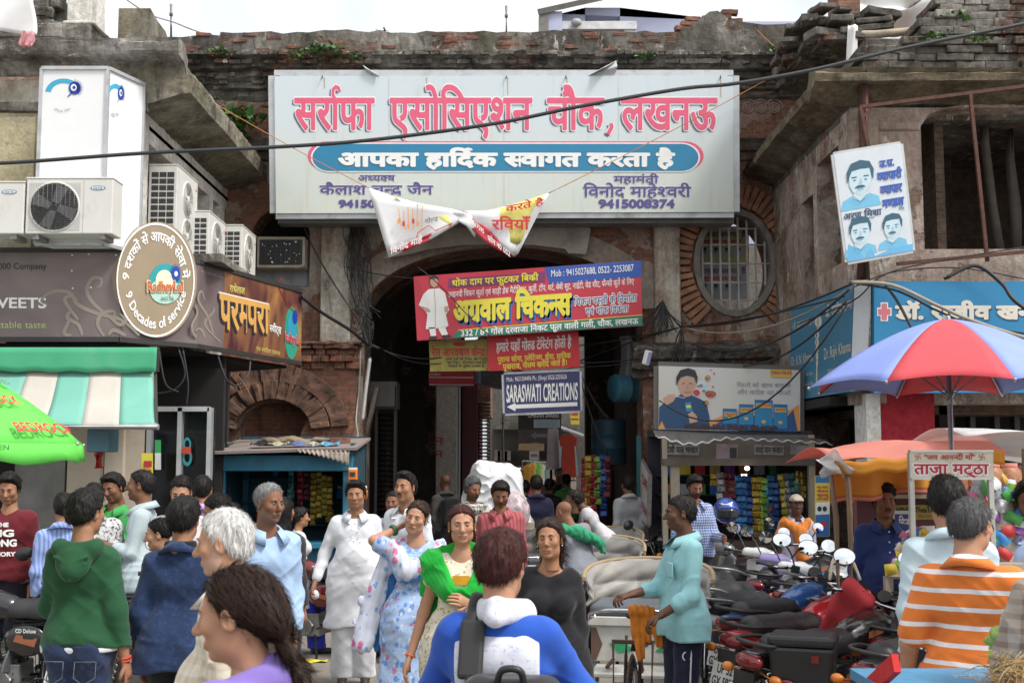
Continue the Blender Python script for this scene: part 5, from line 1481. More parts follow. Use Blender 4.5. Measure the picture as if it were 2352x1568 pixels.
for a,c,cx,cy,sx_ in((q[0],q[1],146,203,1),(q[1],q[2],264,215,.5)):
 bd=Board(Vector((a.x,a.y,zA)),Vector((c.x,c.y,zA)),Vector((a.x,a.y,zB)))
 mb=MB()
 bd.disc(mb,cx,cy+12,42*sx_,34,0,0,a0=R(40),a1=R(172),inner=.7)
 bd.disc(mb,cx+26*sx_,cy,14*sx_,15,1,1);bd.disc(mb,cx+24*sx_,cy-1,7*sx_,8,2,2);bd.disc(mb,cx+25*sx_,cy-1,3.5*sx_,4,1,3)
 for k in range(14):bd.line(mb,[(cx+26*sx_,cy),(cx+(26+19*math.cos(-1+k*.2))*sx_,cy-20*math.sin(-1+k*.2))],.9,1,1)
 bd.line(mb,[(cx+20*sx_,cy+10),(cx+10*sx_,cy+20)],2.5*sx_,1,1)
 bd.arc(mb,'. SINCE 1926 .',cx-3*sx_,cy+38,24*sx_,17,205,335,6,'r',3,1,flip=True)
 mb.build('feather_mark',[ink('aqua',(.04,.35,.55)),ink('cobalt',(.01,.05,.35)),I_white,I_grey],lbx,True)
 # pan masala hoarding
m,t,b=nodes('hoarding_white');v=wpos(t);b.inputs['Roughness'].default_value=.4
t.links.new(ramp(t,noise(t,v,.8,2),.35,.65,(.55,.53,.45),(.6,.6,.61)),b.inputs['Base Color'])
o,bd=panel('pan_shop_hoarding','printed hoarding of a man in dark blue and blue tins over the pan shop',[(1513,840),(1838,850),(1838,994),(1513,985)],14.5,.1,m,mat('hoarding_frame',(.12,.11,.1),.6))
mb=MB()
bd.poly(mb,[(1615,985),(1640,962),(1680,945),(1735,938),(1800,948),(1825,935),(1835,928),(1837,990)],0,0)
bd.poly(mb,[(1625,986),(1655,966),(1700,955),(1760,955),(1800,965),(1822,940),(1832,992)],1,1);bd.poly(mb,[(1514,983),(1514,968),(1528,952),(1532,984)],0,0)
put(o,mb,[I_orange,ink('deep_blue',(.03,.09,.25))],'printed_swoosh')
mb=MB()
bd.poly(mb,[(1513,980),(1514,935),(1530,920),(1552,912),(1566,904),(1590,908),(1608,916),(1622,924),(1630,960),(1628,986),(1528,984),(1520,965)],0,2)
bd.poly(mb,[(1556,880),(1558,868),(1590,866),(1598,880),(1594,898),(1584,910),(1572,912),(1563,902)],1,3)
bd.poly(mb,[(1553,886),(1553,866),(1562,850),(1580,845),(1596,850),(1602,866),(1600,882),(1594,866),(1578,862),(1564,866),(1558,876)],2,4)
bd.poly(mb,[(1523,915),(1535,906),(1550,905),(1552,912),(1546,922),(1532,930),(1526,926)],1,4);bd.line(mb,[(1548,909),(1572,914)],1.2,3,5)
bd.poly(mb,[(1580,950),(1590,944),(1600,955),(1602,968),(1584,972)],1,4);bd.poly(mb,[(1572,925),(1586,923),(1590,944),(1576,946)],4,5);bd.poly(mb,[(1575,931),(1586,930),(1587,936),(1576,937)],5,6)
bd.line(mb,[(1566,881),(1573,880)],1.6,2,5);bd.line(mb,[(1582,880),(1590,881)],1.6,2,5);bd.line(mb,[(1571,900),(1580,901),(1587,899)],1.8,6,5);bd.line(mb,[(1578,884),(1580,893),(1576,894)],1,6,5)
put(o,mb,[ink('shirt_blue',(.02,.07,.16)),I_skin,I_black,I_white,I_sky,I_yellow,ink('lip',(.35,.14,.11))],'printed_figure')
mb=MB()
for x0,y0,x1,y1 in((1660,938,1692,972),(1697,928,1730,975),(1733,918,1774,982),(1776,928,1808,984)):
 bd.poly(mb,[(x0,y0),(x1,y0+1),(x1,y1),(x0,y1)],0,3);bd.poly(mb,[(x0,y0),(x1,y0+1),(x1,y0+4),(x0,y0+3)],3,4);bd.poly(mb,[(x0+3,y0+8),(x1-3,y0+9),(x1-3,y0+19),(x0+3,y0+18)],1,4)
 bd.txt(mb,'PAN VILAS',x0+5,x1-5,y0+10,y0+15,'b',2,5,lat=True);bd.disc(mb,(x0+x1)/2,y1-14,5,4,1,4)
put(o,mb,[ink('tin_blue',(.02,.22,.45)),ink('tin_gold',(.62,.42,.1)),I_red,ink('tin_dark',(.02,.1,.3))],'printed_tins')
mb=MB()
for cx,cy,rx,ry,mi in((1625,868,9,9,0),(1612,884,12,8,1),(1600,902,9,9,2),(1632,905,16,10,3),(1618,896,9,8,1),(1622,925,8,9,0),(1640,858,2.5,2.5,2),(1637,888,2.5,2.5,2),(1603,887,2,2,2),(1632,850,2,2,2)):
 bd.disc(mb,cx,cy,rx,ry,4,1,20);bd.disc(mb,cx,cy,rx*.85,ry*.85,mi,2,20)
 if rx>5:bd.disc(mb,cx-rx*.2,cy+ry*.2,rx*.4,ry*.4,3 if mi!=3 else 2,3,12)
put(o,mb,[ink('sand',(.4,.3,.16)),I_pale,I_red,ink('clay',(.32,.14,.08)),I_white],'printed_bubbles')
mb=MB();bd.txt(mb,'रिश्तों को खास बनाओ',1692,1816,880,888,'r',0,2,yt1=881,yb1=890);bd.txt(mb,'और करीब आ जाओ',1692,1816,896,905,'r',0,2,yt1=898,yb1=907)
bd.poly(mb,[(1768,848),(1818,849),(1818,868),(1770,867)],1,2);bd.txt(mb,'PAN VILAS',1771,1818,852,859,'b',2,3,lat=True)
bd.txt(mb,'MAGHAI PAN SHOP',1572,1784,973,984,'h',3,6,yt1=978,yb1=989,lat=True);put(o,mb,[I_grey,ink('tin_gold',(.62,.42,.1)),I_red,ink('umber',(.06,.03,.03))])
# doctor's boards
M_doc=mat('doctor_blue',(.018,.2,.40),.4,var=.06,scale=1)
M_doc2=mat('doctor_blue_faded',(.05,.2,.32),.45,var=.1,scale=1)
o,bd=panel('doctor_board','bright blue doctor board with a pink cross on the right corner front',[(2008,646),(2600,646),(2600,902),(2008,902)],12.55,.12,M_doc,None)
mb=MB()
for d_,mi,L in((2.5,0,0),(0,1,1)):
 x,y,r0,r1=2031,716,6+d_,14+d_
 ry0,ry1=7+d_,19+d_
 bd.poly(mb,[(x-r0,y-ry1),(x+r0,y-ry1),(x+r0,y-ry0),(x+r1,y-ry0),(x+r1,y+ry0),(x+r0,y+ry0),(x+r0,y+ry1),(x-r0,y+ry1),(x-r0,y+ry0),(x-r1,y+ry0),(x-r1,y-ry0),(x-r0,y-ry0)],mi,L)
for dx_,mi,L in((.012,2,0),(0,3,1)):bd.txt(mb,'डॉ. राजीव खन्ना',2058,2412,704,732,'h',mi,L,dx=dx_,dy=-dx_);bd.txt(mb,'Dr. Rajiv Khanna',2032,2400,788,836,'h',mi,L,dx=dx_,dy=-dx_,lat=True)
put(o,mb,[I_white,ink('cross_pink',(.55,.16,.2)),I_navy,ink('ivory',(.62,.6,.52))])
o,bd=panel('doctor_board','faded blue double doctor board facing sideways on the right corner, with a metal edge',[(1818,709),(1962,647),(1953,898),(1811,922)],14,.1,M_doc2,None,Ys=[15.4,12.75,12.75,15.4])
mb=MB();a=P(1962,647,12.72);c=P(1953,897,12.72)
mb.add([P(1963,646,12.7),P(2001,641,12.62),P(1990,892,12.62),P(1953,898,12.7),P(1963,646,13),P(2001,641,13),P(1990,892,13),P(1953,898,13)],[(0,1,2,3),(0,4,5,1),(3,2,6,7),(1,5,6,2),(4,7,6,5),(0,3,7,4)],False);put(o,mb,mat('dented_aluminium',(.45,.47,.49),.5,.4,dirt=.2,scale=2,bmp=.8),'metal_edge')
mb=MB()
iv=ink('ivory',(.62,.6,.52))
bd.txt(mb,'+ डॉ. कृष्ण नारायण खन्ना',1819,1871,745,759,'r',0,0,yt1=728,yb1=744);bd.txt(mb,'डॉ. राजीव खन्ना',1897,1959,709,729,'b',0,0,yt1=689,yb1=708)
bd.txt(mb,'Dr. K.N. Khanna',1818,1868,820,842,'r',0,0,yt1=806,yb1=828,lat=True);bd.txt(mb,'Dr. Rajiv Khanna',1893,1955,800,826,'r',0,0,yt1=780,yb1=806,lat=True)
bd.txt(mb,'B.Sc. M.B.B.S.',1852,1868,857,863,'r',0,0,yt1=853,yb1=860,lat=True);bd.txt(mb,'Registration No. 12824',1843,1868,880,887,'r',0,0,yt1=876,yb1=883,lat=True);bd.txt(mb,'M.B.B.S., M.D. Dermatology',1902,1950,848,856,'r',0,0,yt1=840,yb1=848,lat=True)
bd.line(mb,[(1880,725),(1878,800),(1876,880)],3,0,0);bd.disc(mb,1880,738,8,14,0,0)
for k in range(5):bd.disc(mb,1878,770+k*16,5-k*.6,8,0,1,16,inner=.6)
put(o,mb,[iv])
# traders' board with portraits
o,bd=panel('portrait_board','tilted white board with three blue tinted portraits hung at the right corner',[(1915,355),(2069,330),(2097,575),(1947,602)],12.2,.04,mat('portrait_white',(.58,.63,.67),.4,var=.05),M_rim)
mb=MB();sl2=lambda x,y:y-(x-1915)*.16
for s_,x0,x1,yt,yb in(('उ.प्र.',2020,2054,388,402),('व्यापारी',2015,2070,415,432),('व्यापार',2022,2071,447,464),('मण्डल',2027,2075,479,496)):bd.txt(mb,s_,x0,x1,sl2(x0,yt),sl2(x0,yb),'h',0,1,yt1=sl2(x1,yt),yb1=sl2(x1,yb))
bd.txt(mb,'अरूण मिश्रा',1937,2024,493,506,'b',1,1,yt1=480,yb1=493);bd.txt(mb,'अध्यक्ष',1992,2008,500,504,'r',1,1,yt1=498,yb1=502);bd.txt(mb,'रजि.',2064,2078,476,482,'r',1,1)
put(o,mb,[ink('royal',(.03,.09,.38)),I_navy])
mb=MB()
def portrait(cx,cy,s_,glasses=False):
 q=lambda pts:[(cx+x*s_,cy+y*s_-x*s_*.16)for x,y in pts]
 bd.poly(mb,q([(-44,66),(-40,44),(-20,34),(0,46),(22,32),(44,42),(50,64)]),0,0)
 bd.poly(mb,q([(-14,20),(14,20),(16,40),(0,48),(-16,40)]),1,1)
 bd.poly(mb,q([(-26,-20),(-20,-32),(20,-32),(27,-18),(26,6),(18,24),(0,34),(-17,25),(-25,8)]),1,1.6)
 bd.poly(mb,q([(-30,4),(-31,-22),(-22,-42),(0,-48),(22,-42),(32,-22),(31,2),(26,-8),(22,-26),(0,-27),(-20,-24),(-26,-8)]),2,2)
 bd.line(mb,q([(-20,-9),(-8,-9)]),3*s_,2,2);bd.line(mb,q([(8,-9),(20,-9)]),3*s_,2,2);bd.disc(mb,cx-13*s_,cy-2*s_+2*s_,4*s_,2.4*s_,3,2,12);bd.disc(mb,cx+13*s_,cy-4*s_+1*s_,4*s_,2.4*s_,3,2,12)
 bd.poly(mb,q([(-13,15),(-5,11),(5,11),(13,15),(10,17),(-10,17)]),2,3);bd.line(mb,q([(0,-4),(3,6),(-3,7)]),1.6*s_,3,4);bd.line(mb,q([(-7,21),(7,21)]),2*s_,3,5)
 bd.line(mb,q([(-16,36),(0,50),(16,36)]),2*s_,3,6)
portrait(1975,415,.98);portrait(1975,535,.8);portrait(2049,524,.72)
put(o,mb,[ink('tint_shirt',(.16,.45,.66)),ink('tint_face',(.5,.63,.7)),ink('tint_hair',(.03,.1,.15)),ink('tint_line',(.1,.3,.42))],'printed_portrait')
mb=MB();bd.poly(mb,[(1947,601),(1949,560),(1985,590),(2000,570),(2010,588),(2050,570),(2096,560),(2097,575)],0,.5);put(o,mb,[ink('tint_blue',(.12,.4,.66))],'printed_ground')
# small standing board beside the arch
o,bd=panel('leaning_board','narrow white board with faded red capitals standing edge on by the right jamb',[(1473,1058),(1489,1090),(1487,1206),(1470,1188)],15,.04,mat('old_white_board',(.5,.5,.48),.6,dirt=.3),M_greyiron,Ys=[16.2,15.2,15.2,16.2])
mb=MB();bd.txt(mb,'CAFE',1475,1487,1085,1108,'b',0,0,yt1=1105,yb1=1128,lat=True);bd.txt(mb,'PAN',1475,1487,1150,1170,'b',0,0,yt1=1170,yb1=1190,lat=True);put(o,mb,[ink('faded_red',(.4,.07,.06))])
o,bd=panel('shop_poster','tall yellow and blue product poster beside the pan shop at right',[(1872,1092),(1906,1092),(1906,1232),(1872,1232)],13.6,.02,mat('poster_yellow',(.62,.52,.07),.5))
mb=MB();bd.poly(mb,[(1873,1093),(1905,1093),(1905,1108),(1873,1108)],1,0);bd.poly(mb,[(1873,1154),(1905,1152),(1905,1180),(1873,1182)],2,0);bd.poly(mb,[(1873,1182),(1905,1180),(1905,1231),(1873,1231)],1,0);bd.disc(mb,1889,1204,10,7,0,1);bd.disc(mb,1882,1168,5,6,3,1);bd.disc(mb,1894,1168,5,6,3,1)
for k in range(4):bd.txt(mb,('नया स्वाद','केवल','खुशबू','ताजा')[k],1876,1902,1116+k*9,1121+k*9,'b',0,1)
put(o,mb,[I_red,ink('poster_blue',(.03,.15,.4)),I_white,I_black],'print')
# air conditioners
M_ac=mat('ac_cream_enamel',(.62,.61,.57),.45,var=.05,dirt=.3,scale=3)
M_acd=mat('ac_dark_inside',(.03,.03,.032),.7)
M_acw=mat('ac_wire',(.35,.35,.34),.4,.5)
def ac_unit(label,loc,rz,W=.82,H=.56,D=.3,fans=((.33,.5,.23),),badge='round',group='outdoor air conditioners on the shop ledge',vent=True):
 o=thing('air_conditioner',label,'air conditioner',loc,rz,group)
 mb=MB();mb.box((-W/2,-D/2,.05),(W/2,D/2,H));mb.box((-W/2-.006,-D/2-.006,H),(W/2+.006,D/2+.006,H+.02));mb.build('body',M_ac,o,bevel=.012,seg=2)
 mb=MB()
 for x in(-W/2+.1,W/2-.1):mb.box((x-.03,-D/2+.02,0),(x+.03,D/2-.02,.05))
 mb.build('foot',M_greyiron,o)
 for fx,fz,r in fans:
  cx,cz=-W/2+fx*W,fz*H+.02
  M=T(cx,-D/2,cz)@rotm(x=R(90))
  mb=MB();mb.mi=0;mb.lathe([(r,.004),(0,.004)],32,M)
  mb.mi=1;mb.torus(r,.012,M,36,6)
  wl=mb.build('fan_opening',[M_acd,M_ac],o)
  mb=MB()
  for k in range(4):
   M2=T(cx,-D/2-.005,cz)@rotm(y=R(90*k+20))
   mb.add([M2@Vector(q)for q in((.04,0,-.03),(r*.9,-.004,-r*.3),(r*.9,-.006,r*.22),(.04,-.003,.04))],[(0,1,2,3)])
  mb.build('fan_blade',mat('ac_blade',(.13,.13,.135),.6),wl,solid=.003)
  mb=MB()
  if badge=='round':
   n=22
   for k in range(n+1):
    u=-r+2*r*k/n;h=math.sqrt(max(0,r*r-u*u))
    if h<.01:continue
    mb.tube([(cx-h,-D/2-.015,cz+u),(cx+h,-D/2-.015,cz+u)],.0022,4)
    if k%2==0:mb.tube([(cx+u,-D/2-.018,cz-h),(cx+u,-D/2-.018,cz+h)],.0022,4)
  else:
   for k in range(12):mb.torus(r*(k+1)/12.5,.0022,T(cx,-D/2-.014,cz)@rotm(x=R(90)),30,4)
   for k in range(8):a=R(45*k);mb.tube([(cx+.05*math.cos(a),-D/2-.018,cz+.05*math.sin(a)),(cx+r*math.cos(a),-D/2-.012,cz+r*math.sin(a))],.004,4)
   mb.lathe([(0,.02),(.05,.018),(.055,.008)],16,M)
  mb.build('fan_guard',M_acw if badge=='round' else M_ac,o)
 if vent:
  mb=MB()
  nx,nz=3,max(6,int(H/.085))
  for i in range(nx):
   for j in range(nz):
    z=.1+(H-.16)*j/nz;y=-D/2+.03+(D-.06)*i/nx
    mb.box((-W/2-.003,y+.004,z+.005),(-W/2+.002,y+(D-.06)/nx-.006,z+(H-.16)/nz-.012))
  mb.build('side_vent',M_acd,o)
 mb=MB()
 if badge=='round':
  M=Matrix.Identity(4)
  mb.mi=0;mb.lathe([(.075,.003),(0,.003)],28,T(W/2-.15,-D/2,H-.09)@rotm(x=R(90))@Matrix.Diagonal((1,.32,1,1)))
  mb.mi=1;mb.lathe([(.064,.005),(0,.005)],28,T(W/2-.15,-D/2,H-.09)@rotm(x=R(90))@Matrix.Diagonal((1,.28,1,1)))
  V,F,wd=shape('VOLTAS','b');mb.mi=0
  mb.add([(W/2-.15-.045+.09*a/wd,-D/2-.007-l,H-.1+c/.69*.02)for a,c,l in V],F,False)
  mb.mi=2;mb.box((-W/2+.03,-D/2-.002,.08),(W/2-.32,-D/2-.001,H-.04));mb.box((W/2-.29,-D/2-.003,.06),(W/2-.285,-D/2+.001,H-.01))
 else:
  for dx,dz in((0,.012),(-.012,-.008),(.012,-.008)):mb.prism([(W/2-.07+dx,H-.1+dz-.012),(W/2-.07+dx+.007,H-.1+dz),(W/2-.07+dx,H-.1+dz+.012),(W/2-.07+dx-.007,H-.1+dz)],-D/2-.003,-D/2+.001)
 mb.build('badge',[ink('badge_blue',(.03,.18,.4))if badge=='round' else I_red,I_white,mat('ac_panel_line',(.45,.44,.42),.5)],o)
 return o
zl=4.08
ac_unit('cream outdoor air conditioner with one big round grille facing the street',(X(138,11.9),12.05,zl),0,.86,.6,.3,((.33,.5,.245),))
ac_unit('outdoor air conditioner cut off by the left edge of the photo',(X(-65,11.9),12.05,zl),0)
ac_unit('tallest outdoor air conditioner turned sideways with a barred side vent',(-3.88,13.75,4.18),R(90),.88,.98,.32,((.5,.68,.2),(.5,.24,.2)),'ring')
ac_unit('middle outdoor air conditioner turned sideways on the ledge above amber letters',(-3.70,14.5,4.18),R(90),.8,.62,.3,((.45,.5,.23),),'ring')
ac_unit('farthest outdoor air conditioner turned sideways nearest the niche',(-3.5,15.35,4.2),R(90),.8,.6,.3,((.45,.5,.23),),'ring')
o=thing('air_cooler','grey metal air cooler box on the balcony behind the tallest air conditioner','air cooler',(X(318,14.3),14.4,4.0))
mb=MB();mb.box((-.35,-.2,0),(.2,.4,.75));mb.build('cabinet',mat('grey_cooler',(.25,.27,.28),.6,.2,dirt=.4),o,bevel=.01)
mb=MB();[mb.box((-.3,-.215,.1+k*.07),(.15,-.2,.14+k*.07))for k in range(8)];mb.build('louvre',mat('grey_cooler_slat',(.15,.16,.17),.6),o)
o=thing('window_air_conditioner','window air conditioner with a dark speckled grille sitting in the arched niche','air conditioner',(X(640,16.9),16.9,Z(618,16.9)))
w_,h_=.335,.44
mb=MB();mb.box((-w_,-.12,0),(w_,.45,h_));mb.build('casing',mat('yellowed_casing',(.42,.38,.29),.6,dirt=.4),o,bevel=.01)
mb=MB();mb.box((-w_+.035,-.125,.04),(w_-.035,-.118,h_-.05));mb.build('grille',M_acd,o)
mb=MB()
for k in range(18):mb.box((-w_+.035,-.132,.05+k*.02),(w_-.035,-.126,.055+k*.02))
for k in range(9):mb.box((-w_+.05+k*.07,-.13,.04),(-w_+.054+k*.07,-.124,h_-.05))
mb.build('grille_bar',mat('dark_grille_bar',(.07,.07,.07),.5),o)
mb=MB();r_=random.Random(3)
for k in range(26):mb.ell((r_.uniform(-.28,.28),-.134,r_.uniform(.06,.37)),(r_.uniform(.004,.014),.003,r_.uniform(.004,.014)),n=7,m=4)
mb.build('dropping_stain',I_white,o)
mb=MB();mb.beam((.2,-.2,-.02),(.36,-.1,.03),.05,.02);mb.build('prop_block',mat('old_grey_timber',(.2,.17,.14)),o)
# awning and umbrellas
def cloth_mat(name,c,transl=.25,rough=.75,var=.08,dirt=.25,scale=3):
 m=mat(name,c,rough,var=var,dirt=dirt,scale=scale,bmp=.3,spec=.2,dirtc=tuple(.25+.3*q for q in c))
 if transl and not m.get('tr'):
  t=m.node_tree;b=t.nodes['Principled BSDF'];out=t.nodes['Material Output']
  tr=t.nodes.new('ShaderNodeBsdfTranslucent');ms=t.nodes.new('ShaderNodeMixShader');ms.inputs[0].default_value=transl
  src=b.inputs['Base Color'].links[0].from_socket
  t.links.new(src,tr.inputs[0]);t.links.new(b.outputs[0],ms.inputs[1]);t.links.new(tr.outputs[0],ms.inputs[2]);t.links.new(ms.outputs[0],out.inputs[0]);m['tr']=1
 return m
aw=thing('awning','green and cream striped shop awning with a green valance and silver bar','awning',(X(170,11.6),11.9,2.4))
ya,yb2=12.25,11.35
za,zb3=Z(842,ya),Z(975,yb2)
xl,xr=-6.2,X(343,ya);xr2=X(357,yb2)
stripe=[]
for k in range(14):
 e0,e1=k,k+1
 mb=stripe
mbs=[MB(),MB()]
nst=9
wst=.31
x1=xr;k=0
while x1>xl:
 x0=x1-wst
 def fn(u,v,x0=x0,x1=x1):
  x=x0+(x1-x0)*u;f=(x-xl)/(xr-xl)
  return(x+(xr2-xr)*f*v,ya+(yb2-ya)*v,za+(zb3-za)*v-.06*math.sin(math.pi*v)+.012*math.sin(x*9+v*4)*math.sin(math.pi*v))
 mbs[k%2].grid(fn,6,10);x1=x0;k+=1
mbs[0].build('green_stripe',cloth_mat('awning_green',(.24,.56,.46),.3,dirt=.35,scale=1.6),aw,True,solid=.004)
mbs[1].build('cream_stripe',cloth_mat('awning_cream',(.64,.6,.54),.3,dirt=.3,scale=1.6),aw,True,solid=.004)
mb=MB();mb.grid(lambda u,v:(xl+(X(352,12.1)-xl)*u,12.12-.02*v,Z(797,12.1)+(Z(848+4*math.sin(u*23)**2+5*u,12.1)-Z(797,12.1))*v),90,4);mb.build('valance',cloth_mat('awning_valance',(.08,.4,.22),.15,dirt=.5,scale=2),aw,True,solid=.005)
mb=MB();mb.cyl((xl,yb2,zb3-.02),(xr2+.02,yb2,zb3-.02),.03,n=10);mb.cyl((xl,12.2,za+.12),(xr+.05,12.2,za+.12),.05,n=10);mb.build('bar',mat('anodised_bar',(.6,.6,.61),.35,.7),aw,True)
mb=MB();mb.beam((xr+.02,12.3,za-.05),(xr2,yb2,zb3-.02),.03);mb.box((xr+.0,12.15,za-.05),(xr+.06,12.3,za+.2));mb.build('arm',mat('dark_trim',(.03,.03,.03)),aw,True)
def umbrella(name,label,cx,cy,zr,rise,r,rot,mats,npan=8,zfoot=0,tilt=(0,0),poler=.02,flap=0):
 o=thing(name,label,'umbrella',(cx,cy,0))
 def pt(a,v):
  rr=r*v
  z=zr+rise*(1-v**1.55)
  return Vector((rr*math.sin(a),-rr*math.cos(a),z+tilt[0]*rr*math.sin(a)+tilt[1]*rr*math.cos(a)))
 for k in range(npan):
  a0=rot+2*math.pi*k/npan;a1=a0+2*math.pi/npan
  def fn(u,v):
   p0,p1=pt(a0,v),pt(a1,v)
   p=p0.lerp(p1,u);s=math.sin(math.pi*u)
   sag=1-.045*s*v**3
   return Vector((p.x*sag,p.y*sag,p.z+.018*s*v*(1-v)-.0*s+.03*s*v**4*(1 if not flap else 0)))
  mb=MB();mb.mi=0;mb.grid(fn,8,12)
  if flap:
   nu=8
   mb.grid(lambda u,v:fn(u,1)+Vector((fn(u,1).x*.015*v,fn(u,1).y*.015*v,-flap*v+.012*math.sin(u*9)*v)),nu,2)
  mb.build('canopy_panel',mats[k%len(mats)],o,solid=.003)
 mb=MB()
 for k in range(npan):
  a=rot+2*math.pi*k/npan
  mb.tube([pt(a,v)-Vector((0,0,.012))for v in(0.02,.3,.6,.85,1)],.005,5);q=pt(a,.5)
  mb.tube([q-Vector((0,0,.015)),(0,0,zr-.05)],.004,5);mb.ell(pt(a,1),.009,n=8,m=5)
 mb.build('rib',mat('umbrella_steel',(.4,.4,.4),.4,.7),o)
 mb=MB();mb.cyl((0,0,zfoot),(0,0,zr+rise+.02),poler,n=12);mb.cyl((0,0,zr-.09),(0,0,zr-.02),poler*1.9,n=12);mb.cyl((0,0,zr+rise*.93),(0,0,zr+rise+.015),poler*1.7,poler,n=10)
 mb.cyl((0,0,zfoot),(0,0,zfoot+(zr-zfoot)*.45),poler*1.35,n=12)
 mb.build('pole',mat('umbrella_pole',(.5,.5,.5),.4,.5,dirt=.2),o)
 mb=MB();mb.lathe([(0,.09),(.05,.085),(.2,.05),(.23,0)],20);mb.build('base',mat('concrete_base',(.25,.24,.22),.9),o)
 return o
M_uR=cloth_mat('umbrella_red',(.62,.085,.10),.06,.7,dirt=0);M_uB=cloth_mat('umbrella_blue',(.24,.31,.66),.06,.7,dirt=0)
umbrella('street_umbrella','big red and blue panelled umbrella over the stall at right',X(2186,7.0),7.0,2.31,.40,.82,R(-42),[M_uR,M_uB])
gu=umbrella('street_umbrella','bright lime green advertising umbrella at the left edge',X(-165,6.0),6.0,1.98,.42,.76,R(-6),[cloth_mat('umbrella_lime',(.2,.78,.14),.35,.6,var=.05,dirt=0)],flap=.09)
def dome_text(o,s_,a0,a1,v0,h,r,rise,zr,mats,name='lettering',lift=.006,flapz=None):
 V,F,wd=shape(s_,'b');mb=MB()
 for_=[]
 for a,c,l in V:
  ang=a0+(a1-a0)*a/wd
  v=v0-h*c/.69
  npan=8;ph=(ang-R(-6))%(2*math.pi/npan)/(2*math.pi/npan)
  chord=math.cos(math.pi/npan)/math.cos((ph-.5)*2*math.pi/npan)
  rr=r*v*chord
  z=zr+rise*(1-v**1.55)
  if flapz is not None:rr=r*chord*1.02;z=zr-flapz+c/.69*h
  for_.append((rr*math.sin(ang)*(1+lift),-rr*math.cos(ang)*(1+lift),z+.022+l))
 mb.add(for_,F,False);return mb.build(name,mats,o)
dome_text(gu,'BEDROCK',R(42),R(74),.72,.075,.76,.42,1.98,I_red,lift=.03);dome_text(gu,'BUFF ROADS',R(48),R(88),.52,.045,.76,.42,1.98,ink('leaf_print',(.04,.2,.05)),lift=.04)
dome_text(gu,'BEDROCK',R(58),R(86),.95,.07,.76,.42,1.98,I_red,lift=.02);dome_text(gu,'BEDROCK',R(14),R(48),.99,.09,.76,.42,1.98,I_red,lift=.02)
dome_text(gu,'TUBES . PVC . GARDEN',R(16),R(52),1,.022,.76,.42,1.98,ink('leaf_print',(.04,.2,.05)),lift=.02,flapz=.055)
# blue kiosk under the brick arch
kk=thing('blue_kiosk','blue painted wooden kiosk with a littered flat roof under the brick arch','kiosk',(X(650,14),14.4,0))
M_kb=mat('kiosk_blue',(.025,.16,.25),.6,var=.2,dirt=.4,scale=5)
kx0,kx1,ky=X(496,14),X(808,14),14.0
for x in(kx0,kx1-.1):
 mb=MB();mb.box((x,ky,0),(x+.1,ky+.1,2.0));mb.build('post',M_kb,kk,True,bevel=.008)
 mb=MB();mb.box((x,ky+1.3,0),(x+.1,ky+1.36,2.1));mb.build('post',M_kb,kk,True)
mb=MB();mb.box((kx0-.02,ky-.03,1.78),(kx1+.02,ky,1.96));mb.build('fascia_beam',M_kb,kk,True,bevel=.008)
mb=MB();mb.box((kx0,ky,0),(kx1,ky+.04,.92));mb.box((kx0-.05,ky-.15,.92),(kx1+.05,ky+.5,.97));mb.build('counter',M_kb,kk,True)
mb=MB();mb.box((kx0,ky+1.36,0),(kx1,ky+1.4,2.2));mb.box((kx0,ky+.1,0),(kx0+.03,ky+1.36,2.1));mb.box((kx1-.03,ky+.1,0),(kx1,ky+1.36,2.1))
for k in range(3):mb.box((kx0+.05,ky+1.1,1.1+.28*k),(kx1-.05,ky+1.36,1.12+.28*k))
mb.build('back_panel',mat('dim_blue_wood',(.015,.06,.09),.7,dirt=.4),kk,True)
mb=MB();mb.add([(kx0-.1,ky-.2,1.98),(kx1+.08,ky-.2,2.03),(kx1+.05,ky+1.4,2.17),(kx0-.05,ky+1.4,2.15)],[(0,1,2,3)]);mb.build('roof_sheet',mat('dusty_tin_roof',(.24,.2,.185),.8,.1,dirt=.4,scale=3),kk,True,solid=.03)
mb=MB();mb.grid(lambda u,v:(X(690,ky)+(kx1-X(690,ky))*u,ky-.22-.03*v,2.02-.02*u-(.02+.13*u**1.5)*v+.014*math.sin(u*70)),60,3);mb.build('corrugated_edge',mat('pale_rusty_tin',(.3,.25,.21),.7,.3,dirt=.4),kk,True,solid=.004)
r_=random.Random(11)
GOODS=[ink('pack_red',(.45,.03,.03)),ink('pack_yellow',(.65,.5,.05)),ink('pack_blue',(.03,.2,.5)),ink('pack_green',(.08,.35,.08)),ink('pack_silver',(.45,.45,.47),.3),ink('pack_orange',(.6,.22,.04)),ink('pack_purple',(.2,.06,.3)),ink('pack_gold',(.5,.33,.05),.3)]
for i in range(14):
 x=kx0+.25+i*.1;z=1.14+.28*(i%3);jar=thing('goods_jar','small goods jar on a shelf inside the blue kiosk','jar',(x,ky+1.22,z),group='jars in the blue kiosk')
 mb=MB();mb.lathe([(0,0),(.045,0),(.048,.1),(.03,.14)],10);mb.build('jar_body',GOODS[i%8],jar);mb=MB();mb.lathe([(.035,.135),(.035,.165),(0,.165)],10);mb.build('lid',I_white,jar)
